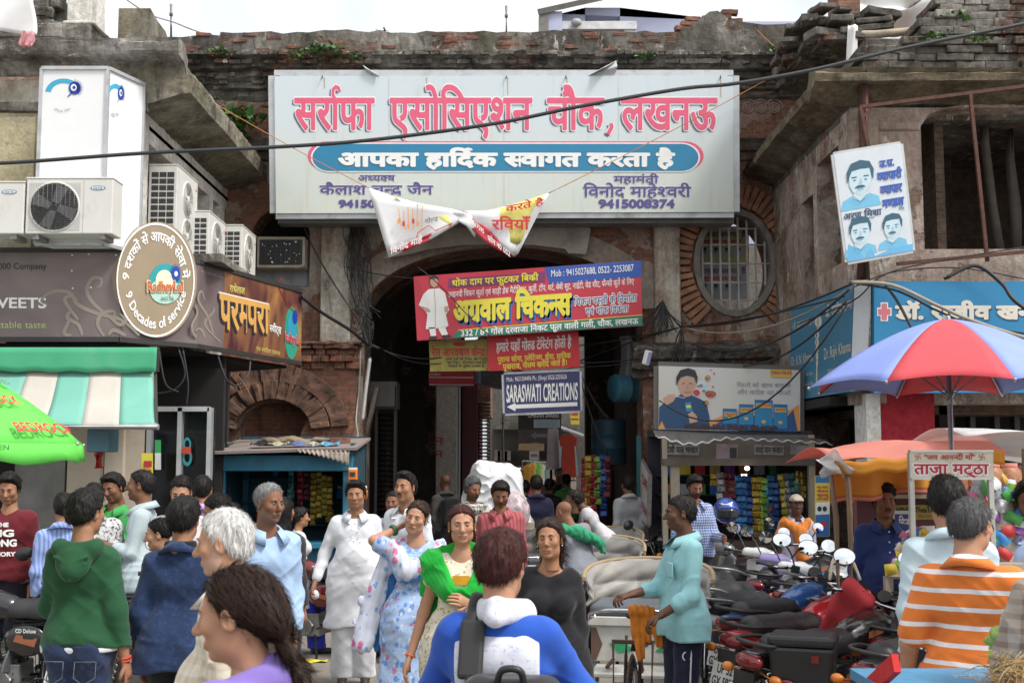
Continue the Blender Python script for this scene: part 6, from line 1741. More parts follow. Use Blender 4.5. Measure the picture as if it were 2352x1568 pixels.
def sachet_strip(label,loc,n,wd,h,m,group,tilt=0.0,rz=0):
 o=thing('sachet_strip',label,'sachet strip',loc,rz,group)
 mb=MB();x=0;rr=random.Random(int(loc[0]*1000))
 for k in range(n):
  z=-k*h;x+=tilt*h
  M=T(x+rr.uniform(-.006,.006),rr.uniform(-.012,.012),z-h/2)@rotm(x=rr.uniform(-.3,.3),y=rr.uniform(-.08,.08),z=rr.uniform(-.5,.5))
  q=lambda a,c,d:M@Vector((a*wd/2,d,c*h/2))
  mb.add([q(-1,-.92,0),q(1,-.92,0),q(1,.92,0),q(-1,.92,0),q(-.7,-.6,-.012),q(.7,-.6,-.012),q(.7,.6,-.012),q(-.7,.6,-.012)],[(4,5,6,7),(0,1,5,4),(1,2,6,5),(2,3,7,6),(3,0,4,7),(3,2,1,0)],False)
 mb.build('sachets',m,o)
 mb=MB();mb.cyl((0,.005,0),(0,.005,.06),.003,n=4);mb.build('hook',M_wire,o)
 return o
ORD='first second third fourth fifth sixth seventh eighth ninth tenth eleventh twelfth thirteenth fourteenth fifteenth sixteenth seventeenth eighteenth'.split()
def foil(name,c):return mat('foil_'+name,tuple(q*.72 for q in c),.28,.35,var=.35,scale=30,bmp=.6)
F_={k:foil(k,c)for k,c in dict(blue=(.05,.22,.5),yellow=(.6,.5,.06),gold=(.55,.36,.05),red=(.4,.04,.05),silver=(.45,.46,.48),green=(.2,.45,.08),navy=(.03,.08,.3),teal=(.08,.25,.27),maroon=(.2,.04,.06)).items()}
for i,(px,py,n,k)in enumerate(((720,1085,9,'gold'),(733,1082,8,'gold'),(746,1090,7,'yellow'),(757,1092,8,'gold'),(690,1080,6,'red'),(705,1082,5,'maroon'),(668,1080,6,'teal'))):
 sachet_strip('dull %s strip of sachets inside the blue kiosk, %s of the seven from the left'%(k,ORD[(5,4,6,3,1,2,0)[i]if False else sorted((720,733,746,757,690,705,668)).index(px)]),P(px,py,14.75),n,.075,.07,F_[k],'sachet strips in the blue kiosk')
def onroof(p):p=Vector(p);p.z=2.02+.13*(p.y-13.8)/1.6+.01;return p
o=thing('loose_brick','single red brick lying on the kiosk roof','brick',onroof(P(781,1020,14.5)));mb=MB();mb.box((-.12,-.06,0),(.12,.06,.08),rotm(z=.2));mb.build('brick',M_brick1,o,bevel=.006)
o=thing('cardboard_scrap','crumpled brown sacking heap lying on the kiosk roof','sacking',onroof(P(660,1023,14.6)))
sc=S()
for k in range(8):sc.e((r_.uniform(-.3,.4),r_.uniform(-.1,.1),.02+r_.uniform(0,.04)),(r_.uniform(.08,.18),.1,.035),.04)
V,F=sc.mesh(.02,disp=lambda x,y,z:.012*vnoise((x*22,y*22,z*30),4));mesh_np('sacking',V,F,mat('brown_sacking',(.2,.15,.1),.9,var=.4,dirt=.4),o)
for i,(px,py,w_,c_,lab)in enumerate(((640,1033,.22,(.45,.44,.3),'pale green flattened packet'),(690,1029,.3,(.12,.17,.36),'blue patterned flattened packet'),(722,1028,.2,(.5,.5,.38),'cream flattened packet'),(752,1030,.26,(.1,.3,.5),'light blue flattened packet'),(600,1030,.22,(.03,.03,.035),'black flattened shoe sole'))):
 o=thing('flattened_packet',lab+' lying on the kiosk roof','litter',onroof(P(px,py,14.15)))
 mb=MB();mb.grid(lambda u,v:((u-.5)*w_,(v-.5)*.2,.02+.03*v+.015*math.sin(u*9+v*5)),8,5);mb.build('packet',mat('litter%d'%i,c_,.5,var=.5,scale=25),o,solid=.006)
o=thing('stick','short wooden stick lying across the left of the kiosk roof','stick',onroof(P(560,1030,14.4)));mb=MB();mb.cyl((-.18,-.1,.02),(.15,.25,.06),.012,.009,7);mb.build('stick',mat('dry_bamboo',(.36,.3,.22)),o)
o=thing('pay_phone','orange coin telephone fixed to the right post of the blue kiosk','telephone',P(811,1112,13.9));mb=MB();mb.box((-.05,-.06,0),(.05,.04,.17));mb.build('body',mat('phone_orange',(.7,.2,.02),.4),o,bevel=.012,seg=2);mb=MB();mb.box((-.03,-.066,.09),(.03,-.06,.14));mb.box((-.035,-.068,.03),(.035,-.06,.06));mb.build('panel',I_black,o);mb=MB();mb.box((-.045,-.05,.17),(.045,.03,.19));mb.build('cover',I_white,o)
# pan shop
ps=thing('pan_shop','dim pan shop stall with a cream timber frame under a ragged tin eave','shop stall',(X(1700,14.4),14.4,0))
px0,px1,py_=X(1521,14.4),X(1872,14.4),14.4
M_pt=mat('cream_timber',(.4,.34,.26),.7,dirt=.4,scale=5)
for a,c in(((px0,py_,0),(px0+.06,py_+.1,2.2)),((px0+.1,py_+.05,0),(X(1562,py_),py_+.12,1.92)),((px1-.07,py_,0),(px1,py_+.1,2.2))):mb=MB();mb.box(a,c);mb.build('post',M_pt,ps,True)
mb=MB();mb.box((px0,py_-.02,1.84),(px1,py_+.06,1.92));mb.box((px0,py_+.02,1.92),(px1,py_+.08,2.2));mb.build('fascia',mat('grimy_timber',(.15,.125,.1),.75,dirt=.5,scale=4),ps,True)
bd=Board(Vector((px0,py_+.01,1.95)),Vector((px1,py_+.01,1.95)),Vector((px0,py_+.01,2.15)))
mb=MB()
for a,c in((1528,1606),(1732,1800),(1815,1865)):bd.poly(mb,[(a,1020),(c,1024),(c,1045),(a,1043)],0,0)
bd.poly(mb,[(1645,1018),(1695,1020),(1694,1055),(1644,1055)],2,0);bd.poly(mb,[(1676,1028),(1692,1028),(1692,1052),(1676,1052)],1,1)
bd.txt(mb,'देशी पान भन्डार',1531,1603,1026,1039,'b',1,1,yt1=1027,yb1=1040);bd.txt(mb,'मघई पान भन्डार',1735,1797,1027,1040,'b',1,1)
mb.build('name_plate',[mat('grimy_plate',(.3,.29,.28),.7,dirt=.5),I_black,mat('faded_bill',(.3,.22,.24),.7,var=.3)],ps,True)
mb=MB();mb.box((px0,py_+1.5,0),(px1,py_+1.55,2.3));mb.box((px0,py_+.1,2.2),(px1,py_+1.5,2.25));mb.box((px1-.03,py_+.1,0),(px1,py_+1.5,2.2));mb.box((X(1800,15),py_+1.0,0),(X(1850,15),py_+1.06,2.0))
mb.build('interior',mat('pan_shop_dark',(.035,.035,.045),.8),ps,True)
mb=MB();mb.box((px0+.1,py_+.15,0),(px1-.5,py_+.6,.95));mb.build('counter',mat('dark_counter',(.08,.05,.04),.6,dirt=.4),ps,True)
mb=MB()
for k,(zs,c_)in enumerate(((1.2,0),(1.45,0),(1.7,0))):mb.box((px0+.1,py_+1.25,zs),(px1-.3,py_+1.5,zs+.02))
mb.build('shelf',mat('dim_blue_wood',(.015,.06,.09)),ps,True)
for i in range(26):
 k=i%3;o=thing('goods_box','small goods carton on a dim shelf inside the pan shop','carton',(px0+.2+(i//3)*.19,py_+1.3,1.22+.25*k),group='cartons in the pan shop');mb=MB();mb.box((0,0,0),(.13,.1,.1+.03*(i%3)));mb.box((.02,-.003,.02),(.11,0,.08));mb.build('carton',GOODS[(i*5)%8],o)
mb=MB()
def ragged(u,v):
 x=X(1500,14.2)+(X(1900,14.2)-X(1500,14.2))*u
 return Vector((x,14.2-.25*v,Z(988+20*u,14.2)-.05*v-(.09*max(0,math.sin(u*6.2+.4))**2+.015*math.sin(u*90))*v))
mb.grid(ragged,140,4);mb.build('tin_eave',mat('sooty_tin',(.12,.115,.11),.6,.4,dirt=.5),ps,True,solid=.006)
mb=MB();mb.tube([ragged(i/60,1)+Vector((0,-.004,-.004))for i in range(61)],.009,5);mb.build('eave_edge',mat('bare_tin_edge',(.5,.5,.5),.5,.4),ps,True)
mb=MB();mb.tube([P(1703,1090,14.5),P(1715,1090,14.5)],.012,8);mb.ell(P(1716,1075,14.3),(.03,.03,.025));lm=nodes('lit_bulb')[0];lm.node_tree.nodes['Principled BSDF'].inputs['Emission Color'].default_value=(1,.95,.85,1);lm.node_tree.nodes['Principled BSDF'].inputs['Emission Strength'].default_value=4;mb.build('bulb',lm,ps,True)
for i,(px,py,n,k,wd)in enumerate(((1641,1085,2,'gold',.1),(1655,1083,6,'silver',.1),(1668,1083,8,'maroon',.1),(1681,1084,9,'maroon',.1),(1695,1090,8,'blue',.1),(1706,1090,9,'blue',.09),(1720,1092,9,'navy',.09),(1735,1094,10,'gold',.1),(1745,1094,9,'yellow',.08),(1755,1096,9,'green',.09),(1768,1090,11,'blue',.1),(1780,1090,10,'navy',.1),(1790,1088,9,'yellow',.08),(1800,1086,9,'silver',.09),(1812,1085,6,'teal',.09),(1824,1084,6,'teal',.09),(1836,1080,6,'gold',.11),(1846,1082,4,'gold',.1))):
 sachet_strip('%s foil sachet strip in the pan shop opening, %s of eighteen from the left'%(k,ORD[i]),P(px,py,14.78),n,wd,.082,F_[k],'sachet strips in the pan shop',tilt=.12 if 1785<px<1830 else 0)
 # goods in and beyond the passage
o=thing('white_bale','huge white wrapped bale stacked on a cart inside the arch','bale',P(1130,1195,14.6))
sc=S()
M_=Euler((0,R(14),R(10))).to_matrix()
sc.b((-.02,0,.3),(.27,.3,.36),.1,.1,M=np.array(M_));sc.b((.16,0,.2),(.22,.3,.42),.12,.1,M=np.array(Euler((0,R(-14),R(5))).to_matrix()));sc.c((.05,-.3,.05),(.02,-.28,.68),.03,.02,.02,'-')
V,F=sc.mesh(.016,disp=lambda x,y,z:.012*vnoise((x*9,y*9,z*5),2)-.03*(1-np.abs(vnoise((x*6+z*4,y*6,z*9-x*5),5)))**5);mesh_np('wrapping',V,F,mat('white_bale_plastic',(.72,.72,.73),.35,var=.05,bmp=.5),o)
o=thing('sack','clear plastic sack of red and white goods leaning against the white bale','sack',P(1165,1200,14.2));sc=S();sc.e((.06,-.1,.12),(.2,.16,.24),.03);V,F=sc.mesh(.02,disp=lambda x,y,z:.014*vnoise((x*16,y*16,z*16),2));mesh_np('wrapping',V,F,mat('mottled_sack',(.42,.33,.35),.4,var=.55,scale=16),o)
def garment(label,px0,py0,px1,py1,Y,c,flare=.1,sleeves=True,group=None):
 o=thing('hanging_garment',label,'garment',P((px0+px1)/2,py0,Y),group=group)
 a,c_=P(px0,py1,Y),P(px1,py0,Y);W=c_.x-a.x;H=c_.z-a.z
 poly=[(-.5,-.12),(-.2,0),(-.1,-.03),(.1,-.03),(.2,0),(.5,-.12),(.42,-.32),(.33,-.26),(.34+flare,-1),(-.34-flare,-1),(-.33,-.26),(-.42,-.32)]if sleeves else[(-.35,0),(.35,0),(.45,-1),(-.45,-1)]
 mb=MB();n=16
 mb.prism([(x*W,z*H)for x,z in poly],-.02,.02)
 mb.build('cloth',mat('garment_%.2f_%.2f_%.2f'%c,c,.8,var=.15,scale=5,bmp=.6),o,bevel=.006)
 mb=MB();mb.tube([(-.3*W,0,-.03*H),(0,0,.03),(.3*W,0,-.03*H)],.006,5);mb.tube([(0,0,.03),(0,0,.09),(.02,0,.1)],.004,5);mb.build('hanger',M_greyiron,o)
garment('orange red kurta hanging in the far lane',1284,995,1326,1096,24.5,(.5,.06,.03));garment('pale mauve kurta hanging left of the red one',1253,984,1287,1078,24.6,(.42,.37,.4),sleeves=False);garment('light blue garment hanging behind the red kurta',1268,1010,1330,1092,25.0,(.25,.42,.5),sleeves=False)
for i,c in enumerate(((.5,.25,.03),(.55,.3,.04),(.5,.2,.03),(.55,.4,.06),(.1,.35,.08),(.08,.4,.15),(.45,.4,.1),(.5,.5,.5),(.04,.25,.25),(.4,.3,.25))):
 garment('%s shirt on the rail of bright shirts in the far lane'%('ochre','amber','rust','yellow','green','emerald','mustard','white','teal','beige')[i],1200+i*5,1060+abs(i-4)*2,1218+i*5,1112,25.5+.1*i,c,group='shirts on a rail')
o=thing('clothes_rail','steel rail holding bright shirts in the far lane','rail',(X(1232,25.5),25.8,0));mb=MB();mb.tube([P(1198,1112,25.5),P(1200,1058,25.5),P(1256,1062,26.5),P(1258,1112,26.5)],.015,6);mb.cyl((X(1198,25.5),25.5,0),P(1198,1112,25.5),.015,n=6);mb.cyl((X(1258,26.5),26.5,0),P(1258,1112,26.5),.015,n=6);mb.build('tube',M_greyiron,o,True)
for i,(px,py,n,k)in enumerate(((1351,1045,8,'gold'),(1362,1043,9,'red'),(1372,1046,7,'green'),(1385,1042,9,'navy'),(1343,1050,7,'red'),(1394,1046,6,'maroon'))):
 sachet_strip('%s packet strip at the passage mouth, %s of six from the left'%(k,ORD[sorted((1351,1362,1372,1385,1343,1394)).index(px)]),P(px,py,17.6),n,.11,.1,F_[k],'packet strips in the passage')
 # stall with the orange tarpaulin
stl=thing('snack_stall','snack stall under an orange and red tarpaulin on bamboo poles at right','stall',(X(2120,8.6),8.6,0))
sy0,sy1=8.0,9.4
M_tor=cloth_mat('tarp_orange',(.75,.36,.06),.4,.55,var=.12,dirt=.15);M_trd=cloth_mat('tarp_red',(.74,.3,.24),.4,.55,var=.1,dirt=.1)
mb=MB()
mb.mi=0;mb.grid(lambda u,v:P(1908+280*u,1068-12*u+(82-20*u)*v+4*math.sin(u*12+v*3),8.9)+Vector((0,.06*math.sin(u*14)+.3*u,0)),30,10)
mb.mi=1;mb.grid(lambda u,v:P(1907+280*u,1150-32*u+4*math.sin(u*12+3)+9*v,8.88)+Vector((0,.06*math.sin(u*14)+.3*u,0)),30,2)
mb.grid(lambda u,v:Vector((X(1895,8.2)+1.15*u,8.0+1.4*v,Z(1062-30*u,8.1)+.10*v*0+.16*math.sin(math.pi*min(1,v*1.0))*.6+.02*math.sin(u*11+v*6))),24,12)
mb.mi=0;mb.grid(lambda u,v:Vector((X(1900,8.2)+1.1*u,7.98,Z(1062-30*u,8.1)-.09*v+.01*math.sin(u*30))),30,3)
mb.build('tarpaulin',[M_tor,M_trd],stl,True,solid=.004)
pm_,t,b=nodes('milky_plastic');b.inputs['Base Color'].default_value=(.8,.79,.78,1);b.inputs['Roughness'].default_value=.3;b.inputs['Transmission Weight'].default_value=.0;b.inputs['Alpha'].default_value=.55
mb=MB();mb.grid(lambda u,v:P(1884+66*u+6*math.sin(v*5),1092-58*v*(1-.35*abs(u-.5)*2)+6*math.sin(u*9),7.95)+Vector((0,.08*math.sin(u*8+v*7),0)),14,12);mb.build('plastic_bag_sheet',pm_,stl,True,solid=.003)
mb=MB();mb.grid(lambda u,v:Vector((X(2195,7.9)+1.1*u,7.7+1.3*v,Z(1005+75*u*u,7.9)+.07*math.sin(v*4+u*3))),16,10);mb.build('plastic_roof_sheet',pm_,stl,True,solid=.003)
for a,c in(((1945,1058,8.0),(1952,1300,8.0)),((1908,1085,8.3),(1925,1290,8.3)),((2352,1030,8.0),(2352,1300,8.0)),((2180,1050,9.4),(2180,1300,9.4))):
 mb=MB();p=P(*a);q_=P(*c);mb.tube([(q_.x,q_.y,0),p.lerp(q_,.5)+Vector((.01,0,0)),p],[.022,.02,.016],7);mb.build('bamboo_pole',mat('brown_bamboo',(.2,.13,.08),.7,var=.3),stl,True)
mb=MB();mb.box((X(1965,9.6),9.6,0),(X(2352,9.6),9.7,1.86));mb.build('back_board',mat('maroon_board',(.14,.04,.05),.6,dirt=.4),stl,True)
mb=MB();mb.box((X(1985,9.3),9.1,1.62),(X(2352,9.3),9.6,1.65));mb.build('shelf',M_pt,stl,True)
for i in range(9):
 o=thing('snack_jar','round jar of brown snacks on the stall shelf','jar',(X(1995+i*40,9.3),9.32,1.65),group='jars on the snack stall shelf');mb=MB();mb.lathe([(0,0),(.1,0),(.105,.05),(.1,.17),(.07,.2)],14);mb.build('contents',mat('brown_snack',(.3,.12,.05),.5,var=.5,scale=40),o);mb=MB();mb.lathe([(.075,.2),(.075,.23),(0,.23)],12);mb.build('lid',M_trd,o)
o,bd=panel('theatre_notice','yellow theatre notice pasted on the maroon stall back',[(2052,1160),(2152,1158),(2152,1192),(2052,1194)],9.58,.01,mat('notice_mustard',(.5,.38,.08),.6));mb=MB();bd.txt(mb,'HINDI TheaTre',2058,2149,1164,1176,'b',0,0,lat=True);bd.txt(mb,'टिकट उपलब्ध हैं',2110,2150,1183,1188,'r',1,0);put(o,mb,[I_black,I_red])
o,bd=panel('purple_poster','purple bordered white poster on the stall back under the theatre notice',[(2052,1172),(2090,1172),(2090,1235),(2052,1235)],9.5,.01,I_white);mb=MB();bd.poly(mb,[(2055,1180),(2086,1180),(2086,1234),(2055,1234)],0,0);bd.txt(mb,'चित्र',2064,2086,1192,1212,'b',1,1);put(o,mb,[ink('violet',(.08,.05,.25)),I_white])
o=thing('buttermilk_sign','white and red hand painted stall sign on two steel posts','sign',(X(2187,6.7),6.7,0))
tl,br=P(2090,1038,6.7),P(2283,1096,6.7)
mb=MB();mb.box((tl.x,6.7,br.z),(br.x,6.73,tl.z));mb.build('board',mat('sign_cream',(.55,.52,.42),.5,dirt=.25,scale=8),o,True)
for x in(tl.x+.01,br.x-.01):mb=MB();mb.box((x-.012,6.715,.9),(x+.014,6.745,tl.z-.002));mb.build('post',mat('stainless_post',(.55,.54,.5),.35,.8),o,True)
mb=MB()
mb.box((tl.x,6.69,br.z-.012),(br.x,6.735,br.z));mb.box((tl.x,6.69,tl.z),(br.x,6.735,tl.z+.012));mb.build('frame',mat('stainless_post',(.55,.54,.5)),o,True)
bd=Board(Vector((tl.x,6.7,br.z)),Vector((br.x,6.7,br.z)),Vector((tl.x,6.7,tl.z)),.0015);mb=MB()
bd.txt(mb,'"जय आनन्दी माँ"',2122,2240,1045,1055,'b',0,1);bd.txt(mb,'ताजा मट्ठा',2098,2270,1066,1089,'x',1,0);bd.txt(mb,'ताजा मट्ठा',2099,2269,1066,1088,'b',2,2)
for cx in(2108,2255):
 for pts in([(cx-6,1043),(cx-6,1049),(cx+6,1049),(cx+6,1055)],[(cx+6,1043),(cx,1043),(cx,1055),(cx-6,1055)]):bd.line(mb,pts,1.8,0,1 if pts[0][0]<cx else 2)
bd.txt(mb,'पेंटर',2220,2245,1091,1094,'r',0,1);mb.build('lettering',[ink('brick_red',(.42,.05,.04)),I_white,ink('crimson',(.4,.01,.03))],o,True)
pk=[]
for v in range(5):
 sc=MB();
 W,H=(.07,.09)if v%2 else(.1,.06)
 def fn(u,w,W=W,H=H):
  return((u-.5)*W,-.018*math.sin(math.pi*u)*math.sin(math.pi*w),(w-.5)*H)
 sc.grid(fn,6,6);sc.grid(lambda u,w:((u-.5)*W,.018*math.sin(math.pi*u)*math.sin(math.pi*w),(w-.5)*H),6,6)
 pk.append(sc)
PM=GOODS+[F_['silver'],ink('pink_wrap',(.65,.15,.25)),ink('lime_wrap',(.3,.55,.08)),ink('white_wrap',(.7,.7,.7),.3)]
pmesh={}
def packet(loc,rot,v,k,lab,grp):
 key=(v,k)
 if key not in pmesh:
  o=pk[v].build('snack_packet',PM[k]);pmesh[key]=o.data
 else:
  o=bpy.data.objects.new('snack_packet',pmesh[key]);COL.objects.link(o)
 o.location=loc;o.rotation_euler=rot
 tag(o,lab,'packet',grp)
r_=random.Random(21)
hm=thing('display_slope','sloping wooden rack heaped with bright toy packets beside the blue shirted man','rack',P(2060,1330,8.2));a,c,d,e=P(2035,1325,8.1),P(2085,1225,8.5),P(2130,1225,8.4),P(2120,1330,8.0);mb=MB();mb.add([a,e,d,c],[(0,1,2,3)]);mb.box((a.x,8.1,0),(a.x+.04,8.14,a.z));mb.box((e.x,8.0,0),(e.x+.04,8.04,e.z));mb.build('rack',M_pt,hm,True,solid=.02)
for i in range(46):
 u,v=r_.random(),r_.random();p=(a.lerp(e,u)).lerp(c.lerp(d,u),v);packet(p+Vector((0,-.05,.03)),(r_.uniform(-1,.3),r_.uniform(-1.5,1.5),r_.uniform(-.6,.6)),r_.randrange(5),r_.randrange(12),'bright plastic toy or sweet packet heaped on the sloping rack','packets on the sloping rack')
hm=thing('display_table','table heaped with bright sweet packets behind the striped polo man','table',(X(2290,7.4),7.4,0));mb=MB();mb.box((X(2225,7.4),7.2,1.25),(X(2352,7.4)+.3,7.9,1.3));[mb.box((x,y,0),(x+.04,y+.04,1.25))for x in(X(2230,7.4),X(2350,7.4))for y in(7.25,7.8)];mb.build('table_frame',M_pt,hm,True);mb=MB();mb.ell((X(2288,7.5),7.55,1.3),(.17,.2,.46));mb.build('heap_cover',mat('mottled_sack2',(.4,.36,.3),.7,var=.5,scale=16),hm,True)
for i in range(72):
 u,v=r_.random(),r_.random();packet(Vector((X(2288,7.5)+.19*math.sin(6.28*u)*math.sqrt(1-(v*.95)**2),7.55-.22*math.cos(6.28*u)*math.sqrt(1-(v*.95)**2),1.33+.46*v)),(r_.uniform(-1,.3),r_.uniform(-1.5,1.5),r_.uniform(-.6,.6)),r_.randrange(5),r_.randrange(12),'bright sweet packet in the heap behind the striped polo man','packets on the display table')
fc=thing('fruit_cart','blue timber fruit cart with red cloth at the bottom right corner','cart',(X(2250,4.4),4.4,0))
za_=Z(1560,4.4)
mb=MB();mb.box((X(2064,4.3),4.25,za_-.1),(X(2450,4.3),4.3,za_+.0));mb.box((X(2064,4.3),4.3,za_-.1),(X(2450,4.3),5.0,za_-.06));mb.build('tray',mat('cart_blue',(.06,.22,.38),.6,dirt=.4),fc,True)
mb=MB();mb.beam(P(1975,1600,4.9),P(2058,1522,4.5),.02,.06);mb.grid(lambda u,v:P(2300+120*u,1500+45*v,4.6)+Vector((0,.03*math.sin(u*9),0)),10,5);mb.build('red_cloth',cloth_mat('cart_red_cloth',(.5,.03,.03),0),fc,True,solid=.01)
mb=MB()
for x in(X(2080,4.4),X(2420,4.4)):mb.lathe([(.26,-.02),(.28,0),(.26,.02),(.22,.015),(.22,-.015),(.26,-.02)],24,T(x,4.6,.28)@rotm(y=R(90)))
mb.beam((X(2080,4.4),4.6,.28),(X(2080,4.4),4.6,za_-.08),.05);mb.beam((X(2420,4.4),4.6,.28),(X(2420,4.4),4.6,za_-.08),.05);mb.build('wheel',mat('cart_wheel',(.05,.05,.05),.8),fc,True)
for i in range(16):
 p=P(2296+(i%5)*16+r_.uniform(-4,4),1506-(i//5)*17+r_.uniform(-3,3),4.62+.03*(i%3));o=thing('green_mango','green mango in the pile on the fruit cart','mango',p,r_.uniform(0,3),'mangoes on the fruit cart');mb=MB();mb.ell((0,0,0),(.045,.034,.03));mb.ell((.035,0,-.003),(.02,.016,.016));mb.build('fruit',mat('mango_skin',(.28,.42,.08),.35,var=.3,scale=12),o)
mb=MB();rr=random.Random(5);hq=thing('straw_heap','heap of dry straw on the cart edge at the bottom right','straw',P(2350,1562,4.2))
for k in range(260):
 a=Vector((rr.gauss(0,.07),rr.gauss(0,.05),rr.uniform(-.04,.06)));d=Vector((rr.gauss(0,1),rr.gauss(0,1),rr.gauss(0,.6))).normalized()*rr.uniform(.03,.09);mb.tube([a-d,a+Vector((0,0,.01)),a+d],.0016,3,caps=False)
mb.build('straw',mat('dry_straw',(.42,.28,.12),.8,var=.4),hq)
# cables
def sagw(a,b,sag,n=18):
 a,b=Vector(a),Vector(b)
 return[a.lerp(b,i/n)-Vector((0,0,sag*4*(i/n)*(1-i/n)))for i in range(n+1)]
def cable(label,pts,r=.012,m=M_wire,name='cable',n=6):
 o=thing(name,label,'cable',pts[len(pts)//2]);mb=MB();mb.tube(pts,r,n);mb.build('wire',m,o,True);return o
def smooth(pts,k=8):
 out=[];n=len(pts);pts=[Vector(p)for p in pts]
 for i in range(n-1):
  p0,p1,p2,p3=pts[max(i-1,0)],pts[i],pts[i+1],pts[min(i+2,n-1)]
  for j in range(k):
   u=j/k;out.append(.5*((2*p1)+(-p0+p2)*u+(2*p0-5*p1+4*p2-p3)*u*u+(-p0+3*p1-3*p2+p3)*u**3))
 out.append(pts[-1]);return out
pc=[(-250,378),(0,375),(330,352),(630,338),(850,322),(1130,285),(1330,245),(1560,205),(1690,192),(1870,160),(2080,110),(2352,55),(2600,0)]
cable('thick black overhead cable sweeping across the whole street',smooth([P(x,y,9.5)for x,y in pc]),.0155,mat('overhead_cable',(.028,.032,.034),.5))
cable('thin pale wire sagging against the sky at upper left',smooth([P(280,-8,16),P(340,32,16.3),P(400,52,16.5),P(440,68,16.8),P(495,86,17)]),.009,M_greyiron)
M_rope=mat('orange_string',(.5,.2,.07),.8)
cable('thin orange string running from the left wall to the torn banner',sagw(P(430,200,16.3),P(848,432,15.9),.03),.006,M_rope,'string')
cable('thin orange string rising from the torn banner to the right parapet',sagw(P(1260,444,15.9),P(1825,148,16.2),.03),.006,M_rope,'string')
cable('short orange string on the plaster above the right cornice',sagw(P(1735,65,16.6),P(1828,150,16.4),.02),.006,M_rope,'string')
cable('dark wire dangling from the parapet to the left edge of the big sign',smooth([P(582,86,16.7),P(590,130,16.65),P(612,195,16.7),P(622,260,16.7),P(628,330,16.6)]),.011)
cable('black cable slanting from the sign corner down to the left pilaster',smooth([P(690,500,16.7),P(720,570,16.7),P(760,640,16.7),P(800,700,16.6),P(826,740,16.5),P(845,790,16.4)]),.012)
cable('heavy twisted cable from the amber board end down to the arch jamb',smooth([P(690,680,15.5),P(740,718,15.9),P(800,755,16.3),P(840,785,16.5),P(870,800,16.6)]),.022)
cable('thin cable crossing from the left pilaster to the chikan banner',sagw(P(790,612,16.7),P(962,640,16.5),.03),.009)
cable('cable falling across the chikan banner from its upper left corner',smooth([P(958,612,16.4),P(1010,655,16.35),P(1080,730,16.3),P(1130,775,16.4)]),.008)
cable('white cord hanging down the left brick pier',smooth([P(828,800,16.7),P(826,880,16.7),P(818,960,16.6),P(822,1000,16.6),P(812,1025,16.5)]),.009,mat('white_cord',(.5,.5,.48),.6))
cable('grey flattened tube light hanging aslant by the left jamb',smooth([P(850,820,16.6),P(842,880,16.6),P(832,965,16.6)]),.028,mat('dirty_tube',(.45,.44,.43),.5),'tube_light')
tg=thing('cable_tangle','tangled black cables bunched on the left jamb of the arch','cables',P(830,700,16.6));mb=MB();rr=random.Random(9)
for k in range(26):
 x0=rr.uniform(795,830);pts=[P(x0,rr.uniform(490,560),16.75)]
 for j in range(4):pts.append(P(x0+rr.uniform(-18,25)+j*8,560+j*60+rr.uniform(-25,25),16.7-.04*j))
 mb.tube(smooth(pts,5),rr.uniform(.004,.009),5)
for k in range(14):
 pts=[P(rr.uniform(825,860),rr.uniform(735,800),16.5)for j in range(4)];mb.tube(smooth(pts,5),rr.uniform(.005,.009),5)
mb.build('wire',M_wire,tg,True)
tg=thing('cable_tangle','tangle of dark cables spreading from a hook on the right pilaster','cables',P(1535,690,16.5));mb=MB()
for k in range(34):
 a=rr.uniform(-1.0,1.0);pts=[P(1522,690,16.75),P(1520+math.sin(a)*24+rr.uniform(-6,6),700+abs(math.cos(a))*32,16.65),P(1516+math.sin(a)*55+rr.uniform(-9,9),735+abs(math.cos(a))*24+rr.uniform(-10,14),16.6)]
 mb.tube(smooth(pts,5),rr.uniform(.004,.009),5)
for k in range(8):mb.tube(smooth([P(1565,752,16.5),P(1560+rr.uniform(-12,12),800,16.3),P(1530+rr.uniform(-60,60),850+rr.uniform(0,90),15.6)],6),.008,5)
mb.build('wire',M_wire,tg,True)
MW2=mat('pale_cable',(.3,.26,.2),.6)
j0=P(1565,750,16.4)
for i,(q,sg,r_w,m_)in enumerate(((P(1960,650,12.5),.12,.012,M_wire),(P(1965,655,12.5),.25,.01,MW2),(P(1940,680,12.6),.05,.01,M_wire),(P(1250,800,17.5),.05,.009,M_wire),(P(1330,830,17.6),-.02,.01,M_wire),(P(1440,770,17.0),.04,.009,M_wire))):
 cable('%s cable running %s from the right pilaster junction'%(('thick black','pale tan','thin black','lowest slack','taut','short')[i],'right to the doctor board corner' if i<3 else 'left across the arch'),sagw(j0,q,sg),r_w,m_)
for i,(a,c,sg,r_w,lab)in enumerate(((P(1590,790,15.8),P(1950,665,12.4),.30,.013,'upper slack black cable drooping across the pan shop hoarding'),(P(1595,800,15.8),P(1945,690,12.4),.42,.011,'lower slack black cable drooping across the pan shop hoarding'),(P(1515,920,14.3),P(1945,700,12.4),.62,.010,'deep looping cable hanging over the printed tins'))):cable(lab,sagw(a,c,sg),r_w)
